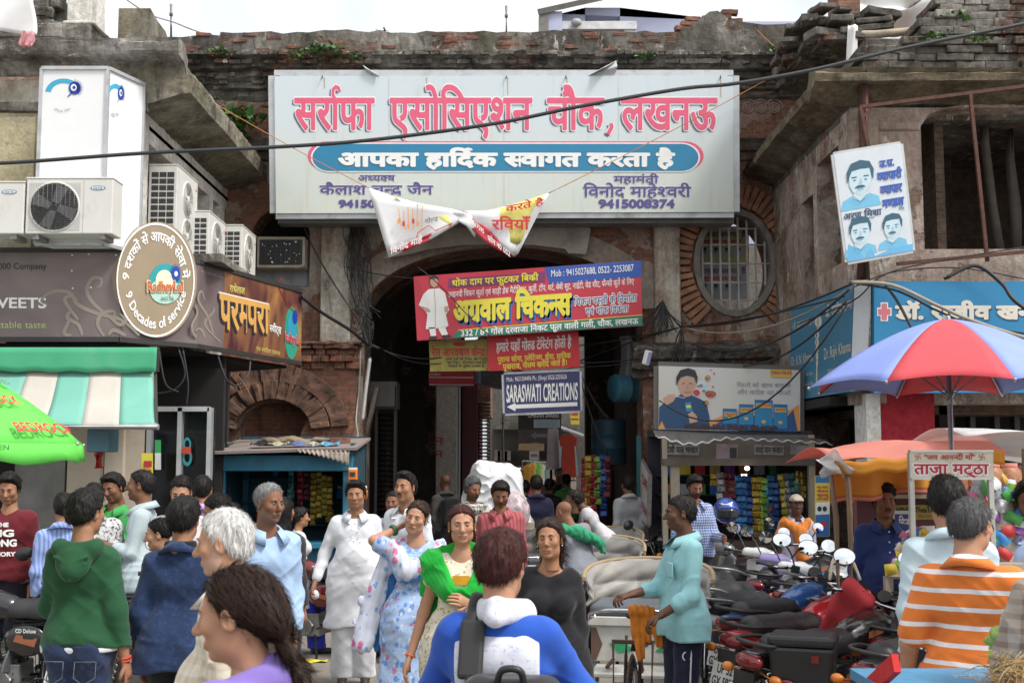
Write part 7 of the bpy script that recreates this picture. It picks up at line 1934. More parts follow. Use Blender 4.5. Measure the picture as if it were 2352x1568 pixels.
dc=[('pale thick cable sagging across the doctor board',[P(1950,648,12.3),P(2050,655,12.2),P(2150,700,12.0),P(2230,735,11.9),P(2352,775,11.8),P(2450,800,11.8)],.02,MW2),('black cable beside the pale one across the doctor board',[P(1960,650,12.3),P(2060,668,12.2),P(2150,712,12.0),P(2240,748,11.9),P(2352,765,11.8),P(2450,780,11.8)],.012,M_wire),('black cable falling from the doctor board top to the umbrella',[P(2030,650,12.3),P(2060,690,12.2),P(2090,745,12.1),P(2115,790,12.0),P(2140,850,11.9)],.015,M_wire),('loop of cable dipping between the doctor board letters',[P(2230,740,11.8),P(2220,765,11.8),P(2180,780,11.9),P(2125,795,12)],.01,M_wire),('heavy black cable bending over the right top of the doctor board',[P(2170,640,12.3),P(2240,610,12.3),P(2300,650,12.2),P(2330,690,12.1),P(2400,740,12)],.022,M_wire),('thin wire strung along the upper floor above the doctor board',[P(1960,660,12.4),P(2050,625,12.5),P(2200,615,12.5),P(2352,640,12.4)],.008,M_wire),('taut thin wire crossing under the portrait board',[P(1830,745,14.5),P(1960,690,12.6),P(2060,620,12.4),P(2400,560,12.2)],.008,M_wire)]
for lab,pts,r_w,m_ in dc:cable(lab,smooth(pts),r_w,m_)
ct=thing('cable_tangle','black cables crossing in front of the yellow and red passage banners','cables',P(1150,830,17));mb=MB()
for a,c,sg in((P(985,770,16.9),P(1340,880,17.6),.1),(P(995,765,17),P(1330,835,17.5),.22),(P(985,835,17.2),P(1120,770,17.0),-.02),(P(1000,840,17.2),P(1140,780,17.0),-.04),(P(1110,770,16.9),P(1280,900,17.4),.12),(P(1150,880,17),P(1345,905,17.4),.12),(P(870,800,16.6),P(1150,760,17),.25),(P(1000,790,16.9),P(1500,820,16.9),.16),(P(1330,850,17),P(1400,960,17),.08),(P(1330,860,17),P(1395,1040,17),.1)):
 mb.tube(sagw(a,c,sg),.008,5);mb.tube(sagw(a+Vector((0,0,.02)),c-Vector((0,0,.03)),sg*1.3),.006,5)
mb.build('wire',M_wire,ct,True)
o=thing('cable_tangle','loose cables drooping under the sweet shop fascia at left','cables',P(430,860,12.9));mb=MB()
for pts in([P(410,800,12.9),P(425,860,12.9),P(400,895,12.9),P(350,905,12.9)],[P(420,800,12.9),P(432,880,12.9),P(428,930,12.9)],[P(500,815,13.2),P(520,870,13.2),P(545,885,13.3),P(570,860,13.4),P(575,830,13.5)],[P(365,800,12.8),P(380,880,12.8),P(410,900,12.9)]):mb.tube(smooth(pts),.011,5)
mb.build('wire',M_wire,o,True)
o=thing('junction_box','small white and violet electric box hanging at the right ledge of the arch','box',P(1482,838,16.5));mb=MB();mb.box((-.05,-.05,0),(.05,.03,.2),rotm(y=.25));mb.build('case',I_white,o,bevel=.01);mb=MB();mb.box((0,-.055,.02),(.045,-.05,.18),rotm(y=.25));mb.build('face',I_lilac,o)
o=thing('litter_scrap','flattened yellow wrapper lying on the road behind the white kurta man','litter',(X(722,11.8),11.8,0));mb=MB();mb.grid(lambda u,v:((u-.5)*.3,(v-.5)*.12,.012+.01*math.sin(u*9+v*4)),6,3);mb.build('wrapper',I_yellow,o,solid=.004)
# motorcycles
M_paint=mat('bike_paint',(.012,.012,.014),.22,.0,var=.1,dirt=.12,scale=3,bmp=0,coat=.6)
M_blackp=mat('bike_black_plastic',(.016,.016,.017),.42,var=.25,dirt=.3,dirtc=(.08,.07,.055),scale=6)
M_seat=mat('bike_seat_vinyl',(.02,.02,.022),.45,var=.2,dirt=.3,dirtc=(.09,.08,.065),scale=5,bmp=.3)
M_rub=mat('tyre_rubber',(.018,.018,.018),.85,var=.3,dirt=.6,dirtc=(.13,.115,.09),scale=7,bmp=.5)
M_chrome=mat('chrome',(.62,.62,.63),.16,1,var=.08,dirt=.25,dirtc=(.16,.12,.09),scale=9,bmp=0)
M_alu=mat('engine_alloy',(.27,.27,.27),.42,.7,var=.25,dirt=.6,dirtc=(.06,.05,.04),scale=8)
M_mir=mat('mirror_glass',(.85,.86,.87),.03,1,var=.02,bmp=0)
M_tail=mat('tail_lens_red',(.17,.006,.008),.12,var=.2,scale=20,coat=.5)
M_amb_l=mat('amber_lens',(.62,.18,.015),.12,var=.15,scale=20,coat=.5)
M_lens=mat('clear_lens',(.45,.47,.48),.08,.3,var=.3,scale=30,coat=.5)
M_plate=mat('number_plate_white',(.6,.59,.55),.5,dirt=.35,scale=9)
M_trim=mat('bike_decal',(.3,.1,.04),.35,var=.1)
def sdf_part(name,s_,vox,m,parent,**kw):
 V,F=s_.mesh(vox,**kw);return mesh_np(name,V,F,m,parent)
def wheel(o,name,c,Rr,wd,nsp=18,tread=True,spoke_m=None,rim_m=None):
 M=T(c)@rotm(y=R(90))
 mb=MB();mb.torus(Rr-wd*.5,wd*.5,M,36,10,rz=wd*.55)
 if tread:
  for k in range(44):
   a=2*math.pi*k/44
   mb.cbox((0,0,0),(wd*.9,.012,.02),T(c)@rotm(x=a)@T(0,0,Rr-.006))
 w=mb.build(name,M_rub,o)
 mb=MB();mb.lathe([(Rr-wd*1.0,-.022),(Rr-wd*1.12,-.018),(Rr-wd*1.16,0),(Rr-wd*1.12,.018),(Rr-wd*1.0,.022)],32,M)
 mb.cyl(Vector(c)-Vector((.05,0,0)),Vector(c)+Vector((.05,0,0)),.04,n=14);mb.cyl(Vector(c)-Vector((.02,0,0)),Vector(c)+Vector((.02,0,0)),.07,n=16)
 for k in range(nsp):
  a=2*math.pi*k/nsp;sx_=.03 if k%2 else-.03
  mb.tube([Vector(c)+Vector((sx_,.05*math.cos(a),.05*math.sin(a))),Vector(c)+Vector((0,(Rr-wd*1.1)*math.cos(a+.2),(Rr-wd*1.1)*math.sin(a+.2)))],.0032,4,caps=False)
 mb.build('rim',rim_m or M_chrome,w);return w
def plate(o,c,rx,l1,l2,W=.2,H=.16):
 mb=MB();M=T(c)@rotm(x=rx)
 mb.box((-W/2,-.004,-H/2),(W/2,.004,H/2),M);p=mb.build('number_plate',M_plate,o,bevel=.006)
 mb=MB()
 for s_,z,h in((l1,.012,.055),(l2,-.065,.055)):
  V,F,wd=shape(s_,'b');w_=W*.84*(1 if s_==l2 else .7)
  mb.add([M@Vector((-w_/2+w_*a/wd,-.006-l,z+c_/.69*h))for a,c_,l in V],F,False)
 mb.build('lettering',I_black,p);return p
def motorcycle(label,loc,rz,lean=0.10,steer=.2):
 o=thing('motorcycle',label,'motorcycle',loc,rot=(0,lean,rz),group='motorcycles parked in the square')
 rw,fw=Vector((0,-.64,.3)),Vector((0,.63,.3))
 wheel(o,'rear_wheel',rw,.3,.095);wheel(o,'front_wheel',fw,.3,.08)
 mb=MB()
 mb.tube([(0,.42,.86),(0,.36,.5),(0,.22,.2),(0,-.1,.19)],.02,8);mb.tube([(0,.40,.84),(0,-.1,.72),(0,-.35,.72),(0,-.78,.78)],.02,8)
 for s_ in(-1,1):
  mb.tube([(.06*s_,-.1,.3),(.085*s_,-.35,.32),tuple(rw+Vector((.085*s_,0,0)))],.017,7);mb.tube([(.1*s_,-.1,.7),(.1*s_,-.78,.78)],.014,6)
  mb.tube([(.06*s_,-.12,.25),(.06*s_,-.12,.7)],.016,6);mb.tube([(.1*s_,-.25,.33),(.27*s_,-.22,.32)],.012,6);mb.tube([(.06*s_,.02,.23),(.24*s_,.04,.23)],.012,6)
 mb.build('frame',M_blackp,o)
 mb=MB();mb.box((-.11,-.15,.2),(.11,.15,.42));mb.cyl((-.14,0,.3),(.14,0,.3),.09,n=16);mb.cyl((-.13,.1,.28),(.13,.1,.28),.06,n=14)
 M2=rotm(x=R(-20))
 mb.M=T(0,.12,.4)@M2;mb.box((-.06,-.06,0),(.06,.06,.2));[mb.box((-.085,-.085,.01+.022*k),(.085,.085,.018+.022*k))for k in range(9)];mb.M=None
 mb.build('engine',M_alu,o,bevel=.006)
 mb=MB();mb.tube(smooth([(.05,.2,.42),(.09,.3,.34),(.11,.2,.2),(.13,-.1,.2),(.15,-.35,.26)],5),.019,9);mb.tube([(.15,-.35,.26),(.155,-.5,.29),(.165,-.95,.36)],[.03,.042,.045],12);mb.build('exhaust',M_chrome,o)
 s_=S();s_.e((0,.16,.84),(.125,.25,.115),.04);s_.e((0,.26,.86),(.13,.15,.1),.06);s_.c((0,-.05,.8),(0,-.12,.78),.08,.06,.06);s_.b((0,.1,.72),(.04,.3,.04),.02,.02,'-')
 sdf_part('fuel_tank',s_,.012,M_paint,o)
 mb=MB();mb.cyl((0,.2,.945),(0,.2,.962),.035,n=16);mb.build('tank_cap',M_chrome,o)
 s_=S();s_.c((0,-.08,.80),(0,-.32,.785),.085,.1,.03,sx=1.1);s_.c((0,-.32,.79),(0,-.74,.83),.1,.085,.05,sx=1.15);s_.b((0,-.4,.68),(.3,.6,.07),.01,.02,'-')
 sdf_part('seat',s_,.012,M_seat,o)
 mb=MB()
 for x in(-1,1):mb.M=T(.105*x,-.2,.6)@rotm(z=R(4*x));mb.prism([(-.0,-.12),(.0,-.12),(.0,.1),(-.0,.1)],-.01,.01);mb.M=None;mb.ell((.1*x,-.2,.6),(.035,.17,.12));mb.ell((.085*x,-.6,.74),(.03,.25,.06))
 mb.build('side_panel',M_paint,o)
 mb=MB()
 for x in(-1,1):mb.add([(.137*x,-.28,.56),(.137*x,-.12,.6),(.132*x,-.14,.65),(.128*x,-.3,.62)],[(0,1,2,3)]);mb.add([(.128*x,.02,.84),(.13*x,.3,.88),(.128*x,.3,.9),(.125*x,.02,.88)],[(0,1,2,3)])
 mb.build('decal',M_trim,o,solid=.002)
 mb=MB();mb.torus(.335,.06,T(rw)@rotm(y=R(90)),20,8,R(-150)if False else R(60),R(200),rz=.012);mb.M=None
 mb.build('rear_fender',M_blackp,o)
 mb=MB();mb.torus(.335,.055,T(fw)@rotm(y=R(90)),22,8,R(100),R(265),rz=.012);mb.build('front_fender',M_paint,o)
 s_=S();s_.c((0,-.72,.76),(0,-.93,.8),.07,.055,.03,sx=1.2);s_.b((0,-.85,.9),(.2,.3,.07),.02,.02,'-');sdf_part('tail_cowl',s_,.012,M_paint,o)
 s_=S();s_.e((0,-.955,.775),(.095,.05,.05),.02);t_=sdf_part('tail_light',s_,.009,M_tail,o)
 mb=MB();mb.tube(smooth([(.13,-.4,.8),(.15,-.7,.86),(.1,-.95,.88),(-.1,-.95,.88),(-.15,-.7,.86),(-.13,-.4,.8)],6),.013,8);mb.build('grab_rail',M_blackp,o)
 mb=MB();mb.box((-.07,-1.0,.55),(.07,-.985,.72),rotm(x=R(0)));mb.build('plate_bracket',M_blackp,o)
 plate(o,(0,-1.012,.56),R(-12),'UP 32','BK 4417')
 for x in(-1,1):
  mb=MB();mb.ell((.17*x,-.93,.70),(.04,.028,.028));mb.tube([(.05*x,-.92,.72),(.14*x,-.93,.70)],.008,6);mb.build('rear_indicator',M_amb_l,o)
  mb=MB();mb.tube([(.12*x,-.55,.75),(.12*x,-.66,.34)],.014,8);mb.build('shock_absorber',M_chrome,o)
  mb=MB();mb.tube([(.12*x+.026*math.cos(a*.8),-.56-.09*a/60+.026*math.sin(a*.8)*.2,.72-.3*a/60+.0)for a in range(61)],.005,5);mb.build('shock_spring',M_chrome,o)
 pv=Vector((0,.42,.88));ST=T(pv)@rotm(x=R(-24))@rotm(z=steer)@rotm(x=R(24))@T(-pv)
 def sb(mb,nm,m_,par=o,**kw):
  mb.v=[tuple(ST@Vector(q))for q in mb.v];return mb.build(nm,m_,par,**kw)
 for x in(-1,1):
  mb=MB();mb.tube([(.085*x,.4,.95),(.085*x,.52,.6)],.02,9);mb.tube([(.085*x,.52,.6),(.085*x,.63,.3)],.025,9);sb(mb,'fork',M_chrome)
 s_=S();s_.e((0,.56,.87),(.1,.1,.1),.02);s_.b((0,.7,.87),(.2,.06,.2),.01,.01,'-');s_.e((0,.54,.98),(.12,.06,.05),.05)
 V,F=s_.mesh(.011);V=np.array([tuple(ST@Vector(q))for q in V]);mesh_np('headlight_cowl',V,F,M_paint,o)
 mb=MB();mb.lathe([(.082,0),(.07,.02),(0,.03)],20,T(0,.635,.87)@rotm(x=R(-90)));sb(mb,'headlight',M_lens)
 mb=MB();mb.tube(smooth([(-.37,.27,1.0),(-.22,.33,1.03),(-.1,.4,.98),(.1,.4,.98),(.22,.33,1.03),(.37,.27,1.0)],5),.012,9);sb(mb,'handlebar',M_chrome)
 for x in(-1,1):
  mb=MB();mb.tube([(.25*x,.32,1.025),(.385*x,.262,.998)],.018,10);sb(mb,'grip',M_rub)
  mb=MB();mb.tube([(.22*x,.36,1.02),(.28*x,.38,1.01),(.4*x,.33,.99)],.006,6);mb.box((.19*x-.03,.3,1.0),(.19*x+.03,.36,1.05));sb(mb,'brake_lever',M_blackp)
  mb=MB();mb.tube(smooth([(.2*x,.33,1.04),(.25*x,.38,1.12),(.31*x,.36,1.19)],4),.007,6)
  MM=T(.34*x,.35,1.22)@rotm(x=R(76 if x<0 else 94),y=R(8*x))
  mb.lathe([(.064,-.006),(.058,-.02),(0,-.026)],22,MM@Matrix.Diagonal((1.15,.85,1,1)));mb.lathe([(.064,-.006),(.065,.004),(.061,.006)],22,MM@Matrix.Diagonal((1.15,.85,1,1)));mr=sb(mb,'mirror',M_blackp)
  mb=MB();mb.lathe([(.061,.004),(.035,.007),(0,.008)],22,MM@Matrix.Diagonal((1.15,.85,1,1)));sb(mb,'mirror_glass',M_mir,mr)
  mb=MB();mb.ell((.17*x,.6,.83),(.04,.028,.028));mb.tube([(.06*x,.56,.84),(.14*x,.6,.83)],.008,6);sb(mb,'front_indicator',M_amb_l)
 mb=MB();mb.cyl((.06,.46,1.0),(.06,.43,1.03),.045,n=18);mb.cyl((-.06,.46,1.0),(-.06,.43,1.03),.045,n=18);sb(mb,'instrument',M_blackp)
 mb=MB();mb.tube(smooth([(.05,.38,.5),(.2,.4,.5),(.28,.38,.42),(.2,.36,.28),(.05,.3,.24)],5),.012,8);mb.tube(smooth([(-.05,.38,.5),(-.2,.4,.5),(-.28,.38,.42),(-.2,.36,.28),(-.05,.3,.24)],5),.012,8);mb.build('crash_guard',M_chrome,o)
 mb=MB();mb.tube([(-.1,-.1,.22),(-.26,-.2,.02)],.012,7);mb.build('side_stand',M_blackp,o)
 return o
def scooter(label,loc,rz,lean=.08):
 o=thing('scooter',label,'scooter',loc,rot=(0,lean,rz),group='scooters parked in the square')
 wheel(o,'rear_wheel',(0,-.6,.22),.22,.09,8,False,rim_m=M_alu);wheel(o,'front_wheel',(0,.62,.22),.22,.09,8,False,rim_m=M_alu)
 s_=S();s_.c((0,-.2,.55),(0,-.8,.62),.15,.1,.05,sx=1.05);s_.e((0,-.5,.48),(.17,.33,.16),.08);s_.c((0,-.85,.66),(0,-.98,.68),.06,.045,.05,sx=1.3);s_.b((0,-.6,.2),(.06,.28,.22),.02,.03,'-')
 sdf_part('body',s_,.014,M_spaint,o)
 s_=S();s_.b((0,.1,.27),(.17,.3,.035),.02,.02);s_.c((0,.42,.3),(0,.5,.9),.02,.02,.05,sx=9);s_.c((0,.46,.45),(0,.52,.88),.09,.06,.06,sx=1.5);s_.e((0,.63,.4),(.08,.24,.1),.05);s_.e((0,.62,.24),(.06,.24,.2),.02,'-')
 sdf_part('front_apron',s_,.014,M_spaint,o)
 s_=S();s_.c((0,-.15,.73),(0,-.4,.74),.11,.12,.03,sx=1.05);s_.c((0,-.4,.75),(0,-.8,.78),.115,.09,.05,sx=1.05);s_.b((0,-.5,.62),(.4,.6,.07),.01,.02,'-');sdf_part('seat',s_,.013,M_seat,o)
 s_=S();s_.c((-.13,.43,.98),(.13,.43,.98),.055,.055,.04);s_.e((0,.49,.97),(.1,.09,.075),.04);sdf_part('handlebar_cowl',s_,.011,M_spaint,o)
 mb=MB();mb.ell((0,.555,.965),(.075,.03,.05));mb.build('headlight',M_lens,o);mb=MB();mb.ell((0,-1.02,.66),(.09,.03,.035));mb.build('tail_light',M_tail,o)
 mb=MB();mb.tube(smooth([(.14,-.55,.76),(.16,-.85,.84),(.08,-1.0,.86),(-.08,-1.0,.86),(-.16,-.85,.84),(-.14,-.55,.76)],5),.013,8);mb.build('grab_rail',M_alu,o)
 plate(o,(0,-1.04,.5),R(-10),'UP 32','CE 2091')
 for x in(-1,1):
  mb=MB();mb.tube([(.13*x,.42,.99),(.33*x,.34,1.0)],.014,8);mb.tube([(.22*x,.385,.995),(.34*x,.335,1.0)],.019,9);mb.tube([(.2*x,.44,.99),(.34*x,.4,.985)],.006,5);mb.build('grip',M_rub,o)
  mb=MB();mb.tube(smooth([(.15*x,.42,1.02),(.22*x,.43,1.12),(.27*x,.41,1.19)],4),.007,6);MM=T(.3*x,.4,1.22)@rotm(x=R(96 if x<0 else 78),y=R(6*x))@Matrix.Diagonal((1.1,.85,1,1))
  mb.lathe([(.064,.005),(.062,-.008),(0,-.028)],20,MM);mr=mb.build('mirror',M_blackp,o);mb=MB();mb.lathe([(.06,.005),(0,.009)],20,MM);mb.build('mirror_glass',M_mir,mr)
  mb=MB();mb.ell((.15*x,-.96,.6),(.035,.025,.03));mb.build('indicator',M_amb_l,o)
 mb=MB();mb.tube([(.16,-.3,.2),(.17,-.9,.27)],[.03,.05],10);mb.build('exhaust',M_alu,o)
 mb=MB();mb.tube([(0,.5,.9),(0,.6,.3)],.03,8);mb.tube([(-.1,0,.2),(-.2,-.06,.01)],.012,6);mb.build('steering_column',M_blackp,o)
 return o
M_spaint=mat('scooter_paint',(.55,.56,.57),.3,.1,var=.06,dirt=.2,scale=4,bmp=0,coat=.5)
def paint(name,c,metal=0.2,dirt=.15):return mat('paint_'+name,c,.25,metal,var=.1,dirt=dirt,scale=3,bmp=0,coat=.6)
PT=dict(red=paint('red',(.4,.015,.025)),blue=paint('blue',(.03,.12,.38)),silver=paint('silver',(.42,.43,.44),.6),grey=paint('grey',(.11,.115,.12),.4),maroon=paint('maroon',(.12,.012,.016)),purple=paint('purple',(.25,.2,.42)),black=M_paint,green=paint('dark green',(.02,.07,.05)),white=paint('white',(.6,.6,.59),0))
proto=motorcycle('black motorcycle with plate UP 32 GX 5928 parked nearest the aqua shirted man',(2.02,7.75,0),-R(50),.12,.35)
def edit_plate(o,l1,l2):
 for ch in o.children:
  if ch.name.startswith('number_plate'):
   for g in list(ch.children):bpy.data.objects.remove(g)
   M=T(0,-1.012,.56)@rotm(x=R(-12));mb=MB()
   for s_,z,h,w_ in((l1,.012,.055,.12),(l2,-.065,.055,.17)):
    V,F,wd=shape(s_,'b');mb.add([M@Vector((-w_/2+w_*a/wd,-.006-l,z+c_/.69*h))for a,c_,l in V],F,False)
   mb.build('lettering',I_black,ch)
bk_n=[0]
def bike(label,x,y,deg,col='black',lean=.1,plate_=None,src=None):
 c=copy_tree(src or proto,None,{'bike_paint':PT[col],'scooter_paint':PT[col]})
 c['label']=label;c.location=(x,y,0);c.rotation_euler=(0,lean,-R(deg))
 if plate_:edit_plate(c,*plate_)
 bk_n[0]+=1
 if bk_n[0]%3==0:
  ch=[q for q in c.children if q.name.startswith('mirror')][0];[bpy.data.objects.remove(g)for g in list(ch.children)];bpy.data.objects.remove(ch)
 return c
edit_plate(proto,'UP 32','GX 5928')
sproto=scooter('white scooter behind the blue tanked motorcycle',(2.3,10.3,0),-R(62))
bikeB=bike('black motorcycle with plate UP 32 DZ 8422 beside the striped polo man',2.42,7.5,38,'black',.12,('UP 32','DZ 8422'))
bike('red tanked motorcycle behind the nearest black one',2.02,8.55,46,'red',.1)
bike('black motorcycle carrying the red cloth bag',2.82,8.4,40,'black',.1)
bike('blue tanked motorcycle in the third parked row',2.05,9.4,40,'blue',.1)
bike('grey motorcycle behind the red bag near the navy shirted man',3.4,9.6,42,'grey',.08)
sproto.location=(2.08,10.25,0);sproto.rotation_euler[2]=-R(42)
bike('black scooter with a tall dark apron beside the white scooter',2.8,10.2,32,'black',.06,src=sproto)
bike('maroon motorcycle right of the black scooter',3.5,10.5,40,'maroon',.08)
bike('purple scooter behind the white scooter',2.1,11.1,40,'purple',.08,src=sproto)
bike('silver motorcycle right of the purple scooter',2.82,11.1,40,'silver',.08)
bike('dark green motorcycle near the tall product poster',3.45,11.5,40,'green',.08)
bike('white scooter with dusty seat in the row before the pan shop',2.1,11.95,44,'white',.06,src=sproto)
bike('black motorcycle before the hanging sachet strips',2.8,12.0,42,'black',.08)
bike('silver scooter at the back beside the brown post',1.8,12.9,62,'silver',.06,src=sproto)
bike('maroon scooter in the back row nearest the capped man',2.65,12.85,46,'maroon',.06,src=sproto)
bike('grey motorcycle half hidden behind the orange striped polo man',3.15,7.7,30,'grey',.1)
lb_=bike('black and red decalled motorcycle at the far left edge facing left',-3.75,9.3,-84,'black',-.1)
mb=MB()
for s_,y0,y1,z,h,x in(('HERO HONDA',.02,.22,.875,.03,.0),('CD Deluxe',-.3,-.14,.665,.028,.0)):
 V,F,wd=shape(s_,'b');mb.add([Vector((-.142-.001-l,y1-(y1-y0)*a/wd,z+c/.69*h))for a,c,l in V],F,False)
mb.build('lettering',I_white,lb_)
bike('silver chromed motorcycle between the green hoodie and the navy shirt',-2.62,8.9,18,'silver',.1)
bike('dark motorcycle carrying the patterned shirt rider at left',-3.3,10.0,205,'grey',.0)
bike('dark red motorcycle parked by the blue kiosk counter',-1.98,12.3,-70,'maroon',-.1)
bike('dark motorcycle parked deep at the right mouth of the arch',1.62,15.0,160,'black',.05)
rbk=bike('dark motorcycle ridden by the person in the blue and white jacket',.0,4.35,-4,'black',0)
for ch in list(rbk.children):
 if ch.name.startswith('mirror'):[bpy.data.objects.remove(g)for g in list(ch.children)];bpy.data.objects.remove(ch)
o=thing('cloth_bag','faded red cloth shopping bag slung over a parked motorcycle','bag',(2.18,8.1,.66));sc=S();sc.b((0,0,.22),(.12,.06,.3),.05,.03,M=np.array(Euler((R(30),R(34),R(-30))).to_matrix()));sdf_part('bag',sc,.016,cloth_mat('bag_red',(.5,.05,.06),0,.8,var=.12,dirt=.15),o,disp=lambda x,y,z:.02*vnoise((x*11,y*11,z*7),3));mb=MB();mb.tube(smooth([(-.1,0,.46),(-.05,.05,.6),(.05,.05,.6),(.1,0,.46)],5),.012,6);mb.build('handle',mat('bag_strap',(.5,.45,.38),.8),o)
o=thing('top_box','black plastic carrier box bolted beside a motorcycle seat','box',(1.66,7.08,.56));mb=MB();mb.box((-.16,-.13,.0),(.16,.13,.3),taper=-.02);mb.build('box',M_blackp,o,bevel=.02,seg=2);mb=MB();mb.box((-.185,-.155,.3),(.185,.155,.36));mb.build('lid',M_blackp,o,bevel=.02,seg=2);mb=MB();mb.ell((-.08,-.155,.1),(.04,.006,.02));mb.box((.06,-.16,.22),(.1,-.15,.26));mb.build('emblem',M_tail,o);o.rotation_euler=(0,0,-R(20))
# cycle rickshaws
M_vin=mat('white_vinyl',(.25,.24,.22),.5,var=.1,dirt=.45,dirtc=(.2,.17,.13),scale=5,bmp=.4)
M_tan=mat('tan_binding',(.3,.22,.13),.7,dirt=.4,scale=7);M_gv=mat('grey_vinyl',(.09,.1,.12),.4,dirt=.3,scale=6)
M_wp=mat('painted_tin_panel',(.5,.49,.45),.5,dirt=.4,scale=5);M_rust=mat('brown_steel',(.09,.05,.04),.7,.3,dirt=.4)
def rickshaw(label,loc,rz):
 o=thing('cycle_rickshaw',label,'rickshaw',loc,rz,'cycle rickshaws in the gateway')
 wheel(o,'front_wheel',(0,1.45,.34),.34,.045,28);wheel(o,'rear_wheel',(-.46,0,.34),.34,.045,28);wheel(o,'rear_wheel',(.46,0,.34),.34,.045,28)
 mb=MB()
 for x in(-.05,.05):mb.tube([(x,1.28,.86),(x,1.33,.7),(x,1.45,.34)],.013,7)
 mb.tube([(-.14,1.33,.82),(-.13,1.42,.34)],.012,6);mb.tube([(.14,1.33,.82),(.13,1.42,.34)],.012,6);mb.box((-.15,1.3,.8),(.15,1.34,.83))
 mb.build('fork',M_rust,o)
 mb=MB();mb.tube([(0,1.27,.9),(0,.62,.45),(0,0,.34)],.019,8);mb.tube([(0,1.24,.98),(0,1.3,.74)],.024,9);mb.tube([(0,1.26,.86),(0,.78,.8),(0,.7,.32)],.018,8);mb.tube([(-.46,0,.34),(.46,0,.34)],.018,8);mb.tube([(-.2,.7,.35),(.2,.7,.35)],.016,7);mb.cyl((.05,.7,.35),(.07,.7,.35),.1,n=20)
 for x in(-.25,.25):mb.tube([(x,.75,.5),(x,-.3,.5)],.017,7);mb.tube([(x,.1,.5),(x,0,.34)],.015,6)
 mb.build('frame',M_rust,o)
 mb=MB();mb.tube(smooth([(-.36,.92,.95),(-.33,1.05,1.0),(-.2,1.22,1.05),(0,1.26,1.06),(.2,1.22,1.05),(.33,1.05,1.0),(.36,.92,.95)],5),.016,8);mb.cyl((0,1.26,.98),(0,1.26,1.07),.022,n=10);mb.tube([(-.26,1.18,1.02),(-.22,1.3,.85),(-.06,1.34,.78)],.006,5);mb.tube([(.3,1.1,.99),(.36,1.0,.93),(.4,.96,.86)],.008,5);mb.build('handlebar',M_chrome,o)
 s_=S();s_.e((0,.72,.95),(.12,.11,.05),.03);s_.c((0,.78,.95),(0,.96,.94),.04,.025,.03);sdf_part('saddle',s_,.011,M_seat,o);mb=MB();mb.cyl((0,.74,.8),(0,.74,.93),.014,n=8);mb.build('saddle_post',M_chrome,o)
 mb=MB();mb.torus(.375,.028,T(0,1.45,.34)@rotm(y=R(90)),20,6,R(110),R(230),rz=.01);mb.build('front_mudguard',M_rust,o)
 for x in(-.46,.46):
  mb=MB();mb.torus(.39,.05,T(x,0,.34)@rotm(y=R(90)),24,8,R(95),R(265),rz=.008);mb.build('rear_mudguard',M_chrome,o)
 mb=MB();mb.box((-.42,.34,.48),(.42,.37,.8));mb.box((-.42,-.3,.48),(-.39,.34,.8));mb.box((.39,-.3,.48),(.42,.34,.8));mb.box((-.44,.33,.8),(.44,.4,.88));mb.box((-.38,.34,.42),(.38,.8,.455));mb.build('seat_box',M_wp,o,bevel=.006)
 mb=MB()
 for x in(-1,1):
  mb.mi=0;mb.add([(x*.08,.374,.58),(x*.16,.374,.66),(x*.28,.374,.64),(x*.2,.374,.56)],[(0,1,2,3)]);mb.mi=1;mb.add([(x*.38,.3745,.49),(x*.42,.3745,.49),(x*.42,.3745,.78),(x*.38,.3745,.78),(x*.33,.3745,.63)],[(0,1,2,3,4)])
 mb.mi=2;mb.add([(-.03,.3745,.62),(.03,.3745,.62),(.03,.3745,.7),(-.03,.3745,.7)],[(0,1,2,3)]);mb.build('painted_motif',[ink('leaf_motif',(.02,.3,.12)),mat('brown_motif',(.12,.07,.05),.6),ink('motif_blue',(.05,.15,.45))],o)
 s_=S();s_.b((0,.1,.93),(.43,.28,.06),.05,.02);sdf_part('cushion',s_,.018,M_gv,o,disp=lambda x,y,z:.006*vnoise((x*9,y*9,z*9),1))
 def br(u,v,off=0.0):
  a=math.pi*(u-.5)*1.06;
  x=.5*math.sin(a)*(1+.03*v);y=.06-.42*math.cos(a)-.06*v;top=.24+.16*math.cos(a)**.5 if math.cos(a)>0 else .24
  z=.93+v*top;n=Vector((math.sin(a),-math.cos(a),0));puff=.03*abs(math.sin(u*math.pi*3.5))*math.sin(math.pi*min(1,v*1.1))+.025*abs(math.sin(v*math.pi*2))+.012*math.sin(u*31+v*9)*math.sin(v*8)
  return Vector((x,y,z))+n*(off-puff if off==0 else off)
 mb=MB();mb.grid(lambda u,v:br(u,v),70,20);mb.build('backrest',M_vin,o,solid=.03)
 mb=MB();mb.tube([br(i/40,1.02,.01)for i in range(41)],.021,8);mb.tube([br(i/40,.86,.016)for i in range(41)],.012,6);mb.build('backrest_rim',M_tan,o)
 return o
rk=rickshaw('white cycle rickshaw facing the camera held by the aqua shirted man',(1.06,9.65,0),R(169))
rk.scale=(.96,.95,.83)
rk2=copy_tree(rk);rk2['label']='second cycle rickshaw with the bald driver before the arch';rk2.location=(.86,12.7,0);rk2.rotation_euler=(0,0,R(168))
rk3=copy_tree(rk);rk3['label']='third cycle rickshaw behind with the driver in a white vest';rk3.location=(1.02,14.3,0);rk3.rotation_euler=(0,0,R(160))
rk4=copy_tree(rk);rk4['label']='cycle rickshaw behind the man in the red checked shirt';rk4.location=(-.02,14.2,0);rk4.rotation_euler=(0,0,R(188))
o=thing('orange_scarf','orange checked cotton scarf knotted on the rickshaw handlebar','scarf',P(1470,1500,8.2));sc=S();q=lambda px,py,dy=0:np.array(P(px,py,8.15+dy)-o.location)
sc.c(q(1455,1400),q(1492,1404),.035,.035,.03)
